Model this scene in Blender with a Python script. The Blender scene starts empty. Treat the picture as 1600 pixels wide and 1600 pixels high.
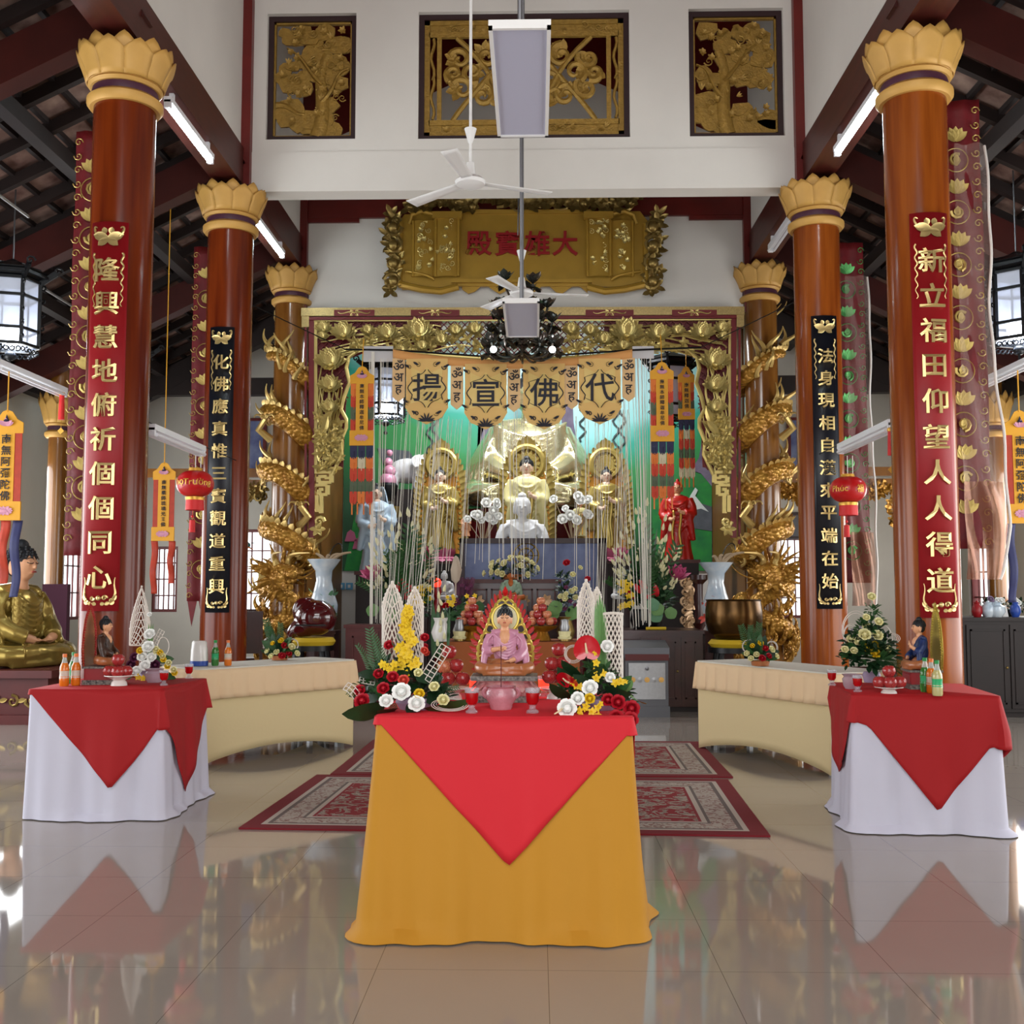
import bpy, math, random
from mathutils import Matrix, Vector, noise as mnoise
PI = math.pi
C = bpy.context.scene.collection
SC = bpy.context.scene
# ---------------------------------------------------------------- camera
PITCH, YAW, FPX, EYE = 0.0734, 0.0223, 1700.0, 1.4
cd = bpy.data.cameras.new('camera'); cam = bpy.data.objects.new('camera', cd); C.objects.link(cam)
cam.location = (0, 0, EYE); cam.rotation_euler = (PI/2 + PITCH, 0, YAW)
cd.sensor_width = 36; cd.lens = 36*FPX/1600; cd.clip_end = 200
SC.camera = cam
# ---------------------------------------------------------------- world and light
w = bpy.data.worlds.new('sky'); SC.world = w; w.use_nodes = True
bgn = w.node_tree.nodes['Background']; bgn.inputs[0].default_value = (.93, .97, 1, 1); bgn.inputs[1].default_value = 1.5
def area(name, loc, rot, sx, sy, power, col=(1, 1, 1)):
    l = bpy.data.lights.new(name, 'AREA'); l.shape = 'RECTANGLE'; l.size = sx; l.size_y = sy; l.energy = power; l.color = col
    o = bpy.data.objects.new(name, l); C.objects.link(o); o.location = loc; o.rotation_euler = rot
    return o
# daylight through the tall front doorway behind the camera; the fills below are added
area('daylight_front_door', (-.15, -3.4, 2.7), (PI/2, 0, 0), 6.0, 4.4, 52, (1, .98, .95))
area('side_fill', (-7.2, 7.6, 2.0), (PI/2, 0, -PI/2), 7.0, 3.0, 95, (.95, .97, 1))  # added fill from the left, brightens the depth of the hall
area('side_fill', (6.9, 7.4, 2.0), (PI/2, 0, PI/2), 7.0, 3.0, 80, (1, .97, .93))  # matching added fill from the right
area('high_front_fill', (-.15, -3.3, 7.0), (PI/2 - .1, 0, 0), 5.6, 1.3, 75, (1, .98, .95))  # added fill high at the front, lights the lintel wall
area('aisle_fill', (-7.3, 15.2, 2.3), (PI/2, 0, -PI/2), 3.5, 1.8, 60, (.95, .98, 1))  # added fill beside the left wall, lifts the dark aisle
area('aisle_fill', (7.0, 15.0, 2.2), (PI/2, 0, PI/2), 3.5, 1.8, 60, (1, .97, .92))  # same added fill for the right aisle
SC.view_settings.view_transform = 'Standard'; SC.view_settings.look = 'None'; SC.view_settings.gamma = 1
SC.view_settings.use_curve_mapping = False
SC.view_settings.exposure = 1.16
cy = SC.cycles; cy.max_bounces = 7; cy.diffuse_bounces = 4; cy.glossy_bounces = 4; cy.transmission_bounces = 5; cy.transparent_max_bounces = 12
cy.caustics_reflective = False; cy.caustics_refractive = False; cy.sample_clamp_indirect = 4
# ---------------------------------------------------------------- helpers: coordinates
_s, _c, _sp, _cp = math.sin(YAW), math.cos(YAW), math.sin(PITCH), math.cos(PITCH)
_F = Vector((-_s*_cp, _c*_cp, _sp)); _R = Vector((_c, _s, 0)); _U = _R.cross(_F)
def at(px, py, Y):
    """world point seen at pixel (px, py) of the photo on the plane y = Y"""
    r = _F + _R*((px-800)/FPX) - _U*((py-800)/FPX)
    return Vector((0, 0, EYE)) + r*(Y/r.y)
def atz(px, py, z=0):
    r = _F + _R*((px-800)/FPX) - _U*((py-800)/FPX)
    return Vector((0, 0, EYE)) + r*((z-EYE)/r.z)
def V(*a): return Vector(a)
def lerp(a, b, t): return a + (b-a)*t
# ---------------------------------------------------------------- helpers: materials
def lin(h):
    c = [int(h[i:i+2], 16)/255 for i in (0, 2, 4)]
    return tuple(x/12.92 if x <= .04045 else ((x+.055)/1.055)**2.4 for x in c) + (1,)
MATS = {}
def mat(name, col, rough=.5, metal=0, var=0, vscale=8, col2=None, bump=0, bscale=40, stretch=None, emit=0, trans=0, coat=0, alpha=1, scales=0, sheen=0, ior=1.45, spec=.5, sss=0):
    m = bpy.data.materials.new(name); m.use_nodes = True; nt = m.node_tree; b = nt.nodes['Principled BSDF']
    I = b.inputs; I['Base Color'].default_value = lin(col); I['Roughness'].default_value = rough; I['Metallic'].default_value = metal
    I['IOR'].default_value = ior; I['Specular IOR Level'].default_value = spec
    if trans: I['Transmission Weight'].default_value = trans
    if coat: I['Coat Weight'].default_value = coat; I['Coat Roughness'].default_value = .08
    if alpha < 1: I['Alpha'].default_value = alpha
    if sheen: I['Sheen Weight'].default_value = sheen
    if emit: I['Emission Color'].default_value = lin(col); I['Emission Strength'].default_value = emit
    if var or col2 or bump or scales:
        tc = nt.nodes.new('ShaderNodeTexCoord'); mp = nt.nodes.new('ShaderNodeMapping'); nt.links.new(tc.outputs['Object'], mp.inputs[0])
        if stretch: mp.inputs['Scale'].default_value = stretch
        if var or col2:
            n = nt.nodes.new('ShaderNodeTexNoise'); n.inputs['Scale'].default_value = vscale; n.inputs['Detail'].default_value = 5
            nt.links.new(mp.outputs[0], n.inputs['Vector'])
            r = nt.nodes.new('ShaderNodeValToRGB'); nt.links.new(n.outputs[0], r.inputs[0])
            a = lin(col); d = lin(col2) if col2 else tuple(x*(1-var) for x in a[:3]) + (1,)
            r.color_ramp.elements[0].position = .3; r.color_ramp.elements[1].position = .7
            r.color_ramp.elements[0].color = d; r.color_ramp.elements[1].color = a
            nt.links.new(r.outputs[0], I['Base Color'])
        if scales:
            vo = nt.nodes.new('ShaderNodeTexVoronoi'); vo.inputs['Scale'].default_value = scales; nt.links.new(mp.outputs[0], vo.inputs['Vector'])
            bp = nt.nodes.new('ShaderNodeBump'); bp.inputs['Strength'].default_value = 1; bp.inputs['Distance'].default_value = .03; bp.invert = True
            nt.links.new(vo.outputs['Distance'], bp.inputs['Height']); nt.links.new(bp.outputs[0], I['Normal'])
        if bump:
            n2 = nt.nodes.new('ShaderNodeTexNoise'); n2.inputs['Scale'].default_value = bscale; n2.inputs['Detail'].default_value = 3
            nt.links.new(mp.outputs[0], n2.inputs['Vector'])
            bp = nt.nodes.new('ShaderNodeBump'); bp.inputs['Strength'].default_value = bump; bp.inputs['Distance'].default_value = .01
            nt.links.new(n2.outputs[0], bp.inputs['Height']); nt.links.new(bp.outputs[0], I['Normal'])
    MATS[name] = m
    return m
def M(n): return MATS[n]
# ---------------------------------------------------------------- helpers: meshes
class MB:
    """collects shapes; build() links them as ONE mesh object"""
    def __init__(s, X=None): s.v = []; s.f = []; s.m = []; s.X = X or Matrix(); s.mi = 0
    def put(s, vs, fs, X=None):
        o = len(s.v); T = s.X @ X if X is not None else s.X
        s.v += [T @ Vector(p) for p in vs]; s.f += [tuple(o+i for i in q) for q in fs]; s.m += [s.mi]*len(fs)
        return s
    def box(s, c, d, R=None):
        x, y, z = d[0]/2, d[1]/2, d[2]/2
        T = Matrix.Translation(c) @ (R.to_4x4() if R is not None else Matrix())
        return s.put([(-x,-y,-z),(x,-y,-z),(x,y,-z),(-x,y,-z),(-x,-y,z),(x,-y,z),(x,y,z),(-x,y,z)], [(0,3,2,1),(4,5,6,7),(0,1,5,4),(1,2,6,5),(2,3,7,6),(3,0,4,7)], T)
    def bb(s, a, b): return s.box([(a[i]+b[i])/2 for i in range(3)], [abs(b[i]-a[i]) for i in range(3)])
    def beam(s, a, b, wd, ht, up=(0,0,1)):
        a, b = Vector(a), Vector(b); d = (b-a); L = d.length; d.normalize(); r = d.cross(Vector(up)).normalized(); u = r.cross(d)
        T = Matrix((r, d, u)).transposed()
        return s.box((a+b)/2, (wd, L, ht), T)
    def lathe(s, prof, n=24, loc=(0,0,0), X=None, sx=1, sy=1, a0=0, a1=2*PI, fn=None):
        vs = []; k = len(prof); full = abs(a1-a0-2*PI) < 1e-6; N = n if full else n+1
        for i in range(N):
            a = a0+(a1-a0)*i/n
            for j, (r, z) in enumerate(prof):
                q = fn(a, z) if fn else 1
                vs.append((loc[0]+r*q*math.cos(a)*sx, loc[1]+r*q*math.sin(a)*sy, loc[2]+z))
        fs = []
        for i in range(n):
            i2 = (i+1) % N
            for j in range(k-1): fs.append((i*k+j, i2*k+j, i2*k+j+1, i*k+j+1))
        return s.put(vs, fs, X)
    def cyl(s, loc, r, h, n=24, r2=None, X=None):
        r2 = r if r2 is None else r2
        return s.lathe([(1e-4,0),(r,0),(r2,h),(1e-4,h)], n, loc, X)
    def ball(s, c, r, n=12, k=8, X=None, lo=-PI/2, hi=PI/2):
        rr = (r,r,r) if not hasattr(r, '__len__') else r
        vs = []; fs = []
        for i in range(k+1):
            t = lo+(hi-lo)*i/k
            for j in range(n):
                a = 2*PI*j/n; vs.append((c[0]+rr[0]*math.cos(t)*math.cos(a), c[1]+rr[1]*math.cos(t)*math.sin(a), c[2]+rr[2]*math.sin(t)))
        for i in range(k):
            for j in range(n): fs.append((i*n+j, i*n+(j+1)%n, (i+1)*n+(j+1)%n, (i+1)*n+j))
        return s.put(vs, fs, X)
    def tube(s, pts, r, n=8, closed=False, flat=1):
        P = [Vector(p) for p in pts]; m = len(P)
        if m < 2: return s
        R = r if callable(r) else ((lambda t: r) if not hasattr(r, '__len__') else (lambda t: r[0]+(r[1]-r[0])*t))
        vs = []; up = None
        for i, p in enumerate(P):
            d = (P[(i+1) % m]-P[i-1]) if closed else (P[min(i+1, m-1)]-P[max(i-1, 0)])
            if d.length < 1e-9: d = Vector((0,0,1))
            d.normalize()
            if up is None:
                up = Vector((0,0,1)) if abs(d.z) < .9 else Vector((0,1,0))
            sd = d.cross(up)
            if sd.length < 1e-6: sd = d.cross(Vector((1,0,.1)))
            sd.normalize(); up = sd.cross(d).normalized()
            q = R(i/max(1, m-1))
            for j in range(n):
                a = 2*PI*j/n; vs.append(p + sd*(q*math.cos(a)) + up*(q*flat*math.sin(a)))
        fs = []
        for i in range(m if closed else m-1):
            i2 = (i+1) % m
            for j in range(n): fs.append((i*n+j, i*n+(j+1)%n, i2*n+(j+1)%n, i2*n+j))
        if not closed: fs += [tuple(range(n-1,-1,-1)), tuple((m-1)*n+j for j in range(n))]
        return s.put(vs, fs)
    def grid(s, fn, nu, nv, wrap=False):
        vs = [fn(i/nu, j/nv) for i in range(nu+(0 if wrap else 1)) for j in range(nv+1)]; k = nv+1; N = nu if wrap else nu+1
        fs = [(i*k+j, ((i+1)%N)*k+j, ((i+1)%N)*k+j+1, i*k+j+1) for i in range(nu) for j in range(nv)]
        return s.put(vs, fs)
    def prism(s, out, d, X=None):
        """outline in local xz, thickness d along y (front at y=0, back at y=d)"""
        n = len(out); vs = [(x,0,z) for x,z in out]+[(x,d,z) for x,z in out]
        fs = [tuple(range(n)), tuple(range(2*n-1,n-1,-1))]+[(i,i+n,(i+1)%n+n,(i+1)%n) for i in range(n)]
        return s.put(vs, fs, X)
    def petal(s, base, d, L, Wd, up=(0,0,1), curl=.3, cup=.25, k=4, tip=1.0):
        """pointed petal or leaf growing from base along d, curling towards up"""
        d = Vector(d).normalized(); u = Vector(up); sd = d.cross(u)
        if sd.length < 1e-4: sd = d.cross(Vector((.3,1,.2)))
        sd.normalize(); u = sd.cross(d).normalized(); base = Vector(base); vs = []; fs = []
        for i in range(k+1):
            t = i/k; wv = Wd/2*((math.sin(PI*min(1, (t*.86+.1)))**.8)*(1 if t < 1 else .15*tip) if tip < 2 else math.sin(PI*(.18+.6*t)))
            p = base + d*(L*t) + u*(curl*L*t*t)
            for q in (-1, 0, 1): vs.append(p + sd*(q*wv) + u*(cup*wv*abs(q)))
        for i in range(k):
            for j in range(2): fs.append((i*3+j, i*3+j+1, i*3+j+4, i*3+j+3))
        return s.put(vs, fs)
    def text(s, body, size, X, ext=.01, off=0, bev=0, rib=0):
        me = glyph(body, ext/size, off, bev)
        return s.put([(v[0]*size, v[1]*size, v[2]*size) for v in me[0]], me[1], X)
    def build(s, name, mats, parent=None, smooth=True, solid=0, sub=0):
        me = bpy.data.meshes.new(name); me.from_pydata([tuple(v) for v in s.v], [], s.f); 
        ms = mats if isinstance(mats, (list, tuple)) else [mats]
        for m in ms: me.materials.append(M(m) if isinstance(m, str) else m)
        if len(ms) > 1: me.polygons.foreach_set('material_index', s.m)
        if smooth:
            me.polygons.foreach_set('use_smooth', [True]*len(me.polygons)); 
            me.set_sharp_from_angle(angle=.75)
        me.update()
        o = bpy.data.objects.new(name, me); C.objects.link(o)
        if parent is not None: o.parent = parent
        if solid:
            q = o.modifiers.new('solid', 'SOLIDIFY'); q.thickness = solid; q.offset = 0
        return o
_G = {}
def glyph(body, ext, off, bev):
    k = (body, round(ext, 4), off, bev)
    if k not in _G:
        c = bpy.data.curves.new('glyph', 'FONT'); c.body = body; c.align_x = 'CENTER'; c.extrude = ext; c.offset = off; c.bevel_depth = bev
        c.resolution_u = 3
        o = bpy.data.objects.new('glyph', c); C.objects.link(o); me = o.to_mesh()
        vs = [tuple(v.co) for v in me.vertices]; fs = [tuple(p.vertices) for p in me.polygons]
        if vs:
            x0 = min(v[0] for v in vs); x1 = max(v[0] for v in vs); y0 = min(v[1] for v in vs); y1 = max(v[1] for v in vs)
            cx = (x0+x1)/2; cyy = (y0+y1)/2
            vs = [(v[0]-cx, v[1]-cyy, v[2]) for v in vs]
        o.to_mesh_clear(); bpy.data.objects.remove(o); bpy.data.curves.remove(c); _G[k] = (vs, fs)
    return _G[k]
UPRIGHT = Matrix.Rotation(PI/2, 4, 'X')        # text plane xy -> xz, facing -y
def fuse(mb, name, mats, parent, voxel, smooth_it=3):
    """one continuous skin over overlapping shapes"""
    o = mb.build(name+'_raw', mats, None)
    r = o.modifiers.new('r', 'REMESH'); r.mode = 'VOXEL'; r.voxel_size = voxel
    if smooth_it:
        q = o.modifiers.new('s', 'SMOOTH'); q.factor = .5; q.iterations = smooth_it
    dg = bpy.context.evaluated_depsgraph_get(); me = bpy.data.meshes.new_from_object(o.evaluated_get(dg))
    raw = o.data; bpy.data.objects.remove(o); bpy.data.meshes.remove(raw)
    me.name = name
    me.polygons.foreach_set('use_smooth', [True]*len(me.polygons))
    n = bpy.data.objects.new(name, me); C.objects.link(n)
    if parent is not None: n.parent = parent
    return n
# ---------------------------------------------------------------- helpers: things
def tag(o, label=None, cat=None, group=None, kind=None):
    if label: o['label'] = label
    if cat: o['category'] = cat
    if group: o['group'] = group
    if kind: o['kind'] = kind
    return o
def thing(name, label, cat, loc=(0,0,0), rz=0, group=None, sc=1):
    o = bpy.data.objects.new(name, None); C.objects.link(o); o.empty_display_size = .1
    o.location = loc; o.rotation_euler = (0,0,rz); o.scale = (sc,)*3
    return tag(o, label, cat, group)
def struct(o): o['kind'] = 'structure'; return o
def kids(o): return [c for c in bpy.data.objects if c.parent == o]
def dup(root, loc, rz=0, label=None, group=None, sc=None):
    def cp(o, par):
        c = o.copy(); C.objects.link(c)
        if par is not None: c.parent = par
        for ch in KID.get(o.name, ()): cp(ch, c)
        return c
    global KID
    KID = {}
    for c in bpy.data.objects:
        if c.parent: KID.setdefault(c.parent.name, []).append(c)
    r = cp(root, None); r.location = loc; r.rotation_euler = (0,0,rz)
    if sc: r.scale = (sc,)*3
    if label: r['label'] = label
    if group: r['group'] = group
    return r
def plabel(o, t): o['label'] = t; return o
def spiral(c, r0, turns, a0=0, n=14, sgn=1, r1=.12, ax=(1,0,0), az=(0,0,1)):
    ax, az, c = Vector(ax), Vector(az), Vector(c)
    return [c + ax*(math.cos(a0+sgn*2*PI*turns*i/n)*lerp(r0, r0*r1, i/n)) + az*(math.sin(a0+sgn*2*PI*turns*i/n)*lerp(r0, r0*r1, i/n)) for i in range(n+1)]
def bez(a, b, c, d, n=10):
    a, b, c, d = map(Vector, (a,b,c,d))
    return [a*(1-t)**3 + b*3*t*(1-t)**2 + c*3*t*t*(1-t) + d*t**3 for t in [i/n for i in range(n+1)]]
# ================================================================ materials
GOLDC = 'b8913f'
mat('white_paint', 'd9d4cc', .75, bump=.05, bscale=60, var=.06, vscale=1.5)
mat('grey_paint', 'd0d4cc', .8, var=.08, vscale=1.2)
mat('back_plaster', 'c9c5ba', .8, var=.1, vscale=1.5)
mat('beam_wood', '4d1d16', .42, var=.35, vscale=3, stretch=(6,1,6), spec=.4)
mat('rafter_wood', '43150f', .45, var=.35, vscale=3)
mat('red_timber', '6b1a14', .4, var=.3, vscale=3)
mat('dark_timber', '1e0f0b', .6, var=.4, vscale=3)
mat('column_wood', '9a5019', .2, col2='6e2d0c', vscale=2.2, stretch=(5,5,.35), coat=.06, spec=.3)
mat('column_wood_red', '78300f', .2, col2='521809', vscale=2.2, stretch=(5,5,.35), coat=.06, spec=.3)
mat('column_wood_gold', '8a5b24', .22, col2='6d3f14', vscale=2.5, stretch=(4,4,.5), coat=.6)
mat('capital_gold', 'd2a254', .5, .1, var=.12, vscale=6)
mat('purple_band', '4b2638', .5)
mat('gold', 'bd9848', .33, .75, var=.15, vscale=14, bump=.1)
mat('gold_letter', 'd8bd7e', .28, .7)
mat('gold_warm', 'b17c26', .3, .6, col2='8f5d17', vscale=10, bump=.25, bscale=55)
mat('gold_leaf', 'd9c37a', .3, .6, var=.1, vscale=8)
mat('carve_panel', 'a58138', .45, .35, var=.3, vscale=18, bump=.6, bscale=45)
mat('red_board', '96121a', .5, var=.08, vscale=2)
mat('black_board', '11131c', .35)
mat('red_cloth_dark', '6e1018', .6, var=.3, vscale=10, bump=.2)
mat('frame_dark', '2b1416', .45)
mat('frame_red', '66150f', .4, var=.2)
mat('black_iron', '0e1013', .35, .2)
mat('frosted', 'b9b9cc', .4, spec=.3)
mat('tube_lit', 'eafcff', .4, emit=22)
mat('tube_off', 'e6e6ea', .35)
mat('lamp_white', 'e9e7e4', .4)
mat('lamp_glow', 'e8f2ff', .4, emit=25)
mat('metal_grey', '6f6f72', .35, .8)
mat('steel_pipe', '9a9a9c', .4, .7)
# floor: glossy beige tiles with thin dark joints, 0.64 m
def floor_mat():
    m = bpy.data.materials.new('floor_tiles'); m.use_nodes = True; nt = m.node_tree; b = nt.nodes['Principled BSDF']; L = nt.links.new
    g = nt.nodes.new('ShaderNodeNewGeometry'); sep = nt.nodes.new('ShaderNodeSeparateXYZ'); L(g.outputs['Position'], sep.inputs[0])
    def line(o, off):
        a = nt.nodes.new('ShaderNodeMath'); a.operation = 'ADD'; a.inputs[1].default_value = off; L(o, a.inputs[0])
        d = nt.nodes.new('ShaderNodeMath'); d.operation = 'DIVIDE'; d.inputs[1].default_value = .64; L(a.outputs[0], d.inputs[0])
        f = nt.nodes.new('ShaderNodeMath'); f.operation = 'FRACT'; L(d.outputs[0], f.inputs[0])
        c = nt.nodes.new('ShaderNodeMath'); c.operation = 'LESS_THAN'; c.inputs[1].default_value = .0045; L(f.outputs[0], c.inputs[0]); return c.outputs[0]
    mx = nt.nodes.new('ShaderNodeMath'); mx.operation = 'MAXIMUM'; L(line(sep.outputs[0], 20.44-.64*.0), mx.inputs[0]); L(line(sep.outputs[1], .33), mx.inputs[1])
    n = nt.nodes.new('ShaderNodeTexNoise'); n.inputs['Scale'].default_value = 1.3; n.inputs['Detail'].default_value = 6; L(g.outputs['Position'], n.inputs['Vector'])
    r = nt.nodes.new('ShaderNodeValToRGB'); r.color_ramp.elements[0].color = lin('988f86'); r.color_ramp.elements[1].color = lin('a39a90'); L(n.outputs[0], r.inputs[0])
    mix = nt.nodes.new('ShaderNodeMix'); mix.data_type = 'RGBA'; L(mx.outputs[0], mix.inputs['Factor']); L(r.outputs[0], mix.inputs['A']); mix.inputs['B'].default_value = lin('6e665c')
    L(mix.outputs['Result'], b.inputs['Base Color']); b.inputs['Roughness'].default_value = .045; b.inputs['IOR'].default_value = 1.6
    MATS['floor_tiles'] = m
floor_mat()
def roof_mat():
    m = bpy.data.materials.new('roof_tiles'); m.use_nodes = True; nt = m.node_tree; b = nt.nodes['Principled BSDF']; L = nt.links.new
    tc = nt.nodes.new('ShaderNodeTexCoord'); n = nt.nodes.new('ShaderNodeTexNoise'); n.inputs['Scale'].default_value = 3.5; n.inputs['Detail'].default_value = 6; L(tc.outputs['Object'], n.inputs['Vector'])
    r = nt.nodes.new('ShaderNodeValToRGB'); r.color_ramp.elements[0].position = .35; r.color_ramp.elements[1].position = .68
    r.color_ramp.elements[0].color = lin('4a2a22'); r.color_ramp.elements[1].color = lin('8c6f62'); L(n.outputs[0], r.inputs[0]); L(r.outputs[0], b.inputs['Base Color'])
    b.inputs['Roughness'].default_value = .85; MATS['roof_tiles'] = m
roof_mat()
# ================================================================ the shell
XL, XR = -3.37, 3.06; XC = (XL+XR)/2
Y1, Y2, Y3 = 8.6, 11.7, 14.7
SL, SR = -7.5, 7.19; YB = 19.0; YF = -3.6
struct(MB().bb((SL-.3, YF-.3, -.1), (SR+.3, YB+.3, 0)).build('floor', 'floor_tiles', None, False))
def wall_holes(name, axis, pos, th, a0, a1, z0, z1, holes, m):
    """wall slab with rectangular openings; axis 'x': wall runs along y at x=pos; 'y': runs along x at y=pos"""
    mb = MB(); cuts = sorted(set([a0, a1]+[q for h in holes for q in h[:2]]))
    def bx(a, b, c, d):
        if axis == 'x': mb.bb((pos, a, c), (pos+th, b, d))
        else: mb.bb((a, pos, c), (b, pos+th, d))
    for a, b in zip(cuts, cuts[1:]):
        hs = sorted([h for h in holes if h[0] <= a+1e-6 and h[1] >= b-1e-6], key=lambda h: h[2]); z = z0
        for h in hs: bx(a, b, z, h[2]); z = h[3]
        bx(a, b, z, z1)
    return struct(mb.build(name, m, None, False))
LW = [(4.2, 11.0, .4, 3.4), (12.2, 13.3, .9, 2.6), (16.9, 18.1, .95, 2.7)]
RW = [(4.0, 10.8, .4, 3.4), (12.9, 13.6, .9, 2.4), (15.0, 16.1, .9, 2.55), (17.2, 18.3, .9, 2.55)]
wall_holes('wall_left', 'x', SL-.2, .2, YF, YB, 0, 4.6, LW, 'grey_paint')
wall_holes('wall_right', 'x', SR, .2, YF, YB, 0, 4.6, RW, 'grey_paint')
wall_holes('wall_back', 'y', YB, .2, SL-.2, SR+.2, 0, 7.5, [(-6.75, -6.3, 1.05, 2.2), (-5.2, -4.1, 1.0, 2.5), (4.15, 4.75, .95, 2.35)], 'back_plaster')
wall_holes('wall_front', 'y', YF-.2, .2, SL-.2, SR+.2, 0, 9.0, [(-3.3, 3.0, 0, 5.0), (-3.0, 2.7, 6.2, 7.8), (-6.5, -4.2, 0, 3.2), (4.0, 6.3, 0, 3.2)], 'grey_paint')
# window sashes: a wooden frame with upright and cross bars (open air behind)
def sash(n, axis, pos, a0, a1, z0, z1, nb=5):
    o = thing('window_%d' % n, None, None, (0,0,0)); o['kind'] = 'structure'
    def bx(mb, a, b, c, d, t=.05):
        if axis == 'x': mb.bb((pos-t/2, a, c), (pos+t/2, b, d))
        else: mb.bb((a, pos-t/2, c), (b, pos+t/2, d))
    f = MB()
    for q in ((a0,a0+.05,z0,z1),(a1-.05,a1,z0,z1),(a0+.05,a1-.05,z1-.05,z1),(a0+.05,a1-.05,z0,z0+.05)): bx(f, *q, t=.12)
    f.build('window_frame', 'red_timber', o, False)
    g = MB()
    for i in range(1, nb+1):
        a = lerp(a0, a1, i/(nb+1)); bx(g, a-.012, a+.012, z0+.05, z1-.05, .025)
    for i in (1, 2, 3):
        z = lerp(z0, z1, i/4); bx(g, a0+.05, a1-.05, z-.012, z+.012, .03)
    g.build('window_bars', 'red_timber', o, False)
sash(1, 'x', SL-.1, *LW[1]); sash(2, 'x', SL-.1, *LW[2]); sash(3, 'x', SR+.1, *RW[1]); sash(4, 'x', SR+.1, *RW[2]); sash(5, 'x', SR+.1, *RW[3])
sash(6, 'y', YB+.1, -6.75, -6.3, 1.05, 2.2, 4); sash(7, 'y', YB+.1, -5.2, -4.1, 1.0, 2.5); sash(8, 'y', YB+.1, 4.15, 4.75, .95, 2.35, 4)
# clerestory walls over the long beams, lintel wall with its three openings, wall over the altar
for nm, x0, x1 in (('wall_clerestory_left', XL-.02, XL+.12), ('wall_clerestory_right', XR-.12, XR+.02)):
    struct(MB().bb((x0, YF, 6.29), (x1, Y3, 9.5)).build(nm, 'white_paint', None, False))
for sd, x in (('left', XL), ('right', XR)):
    struct(MB().bb((x-.15, YF, 5.87), (x+.15, Y3+.2, 6.29)).build('beam_'+sd, 'beam_wood', None, False))
def win(x0, x1, y0, y1, Y):
    a, b = at(x0, y1, Y), at(x1, y0, Y); return (a.x, b.x, a.z, b.z)
WN = [win(415, 557, 20, 218, Y2), win(653, 983, 15, 217, Y2), win(1078, 1223, 12, 213, Y2)]
wall_holes('wall_lintel', 'y', Y2, .28, XL+.1, XR-.1, 5.83, 9.5, WN, 'white_paint')
struct(MB().bb((XL+.1, Y2-.0, 5.82), (XR-.1, Y2-.012, 6.27)).build('trim_1', 'white_paint', None, False))
for i, x in enumerate((XL+.17, XR-.17)):
    struct(MB().bb((x-.05, Y2-.1, 5.87), (x+.05, Y2, 9.5)).build('trim_%d' % (i+2), 'red_timber', None, False))
    struct(MB().bb((x-.05, Y3-.1, 5.2), (x+.05, Y3, 7.2)).build('trim_%d' % (i+4), 'red_timber', None, False))
struct(MB().prism([(XL,5.22),(XR,5.22),(XR,7.45),(XC,8.95),(XL,7.45)], .2, Matrix.Translation((0,Y3,0))).build('wall_altar', 'white_paint', None, False))
gt = MB().prism([(XL,7.45),(XC,8.95),(XR,7.45),(XR,9.6),(XL,9.6)], .18, Matrix.Translation((0,Y3,0))); struct(gt.build('wall_gable', 'red_timber', None, False))
tb = MB().bb((XL+.2, Y3-.06, 6.56), (XR-.2, Y3, 6.95)); tb.bb((XL+.2, Y3-.05, 6.5), (at(562,330,Y3).x, Y3-.002, 6.56)); tb.bb((at(1076,330,Y3).x, Y3-.05, 6.5), (XR-.2, Y3-.002, 6.56))
struct(tb.build('beam_altar', 'red_timber', None, False))
# nave roof, aisle roofs
def slab(a, b, c, d, t, name, m): 
    vs = [Vector(p) for p in (a,b,c,d)]; up = Vector((0,0,t))
    mb = MB(); mb.put(vs+[p+up for p in vs], [(3,2,1,0),(4,5,6,7),(0,1,5,4),(1,2,6,5),(2,3,7,6),(3,0,4,7)]); return struct(mb.build(name, m, None, False))
slab((XL,YF,8.3),(XC,YF,9.7),(XC,Y2,9.7),(XL,Y2,8.3), .1, 'ceiling_1', 'red_timber'); slab((XR,YF,8.3),(XC,YF,9.7),(XC,Y2,9.7),(XR,Y2,8.3), .1, 'ceiling_2', 'red_timber')
slab((XL,Y2+.3,9.1),(XC,Y2+.3,9.6),(XC,YB,9.6),(XL,YB,9.1), .1, 'ceiling_3', 'red_timber'); slab((XR,Y2+.3,9.1),(XC,Y2+.3,9.6),(XC,YB,9.6),(XR,YB,9.1), .1, 'ceiling_4', 'red_timber')
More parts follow.
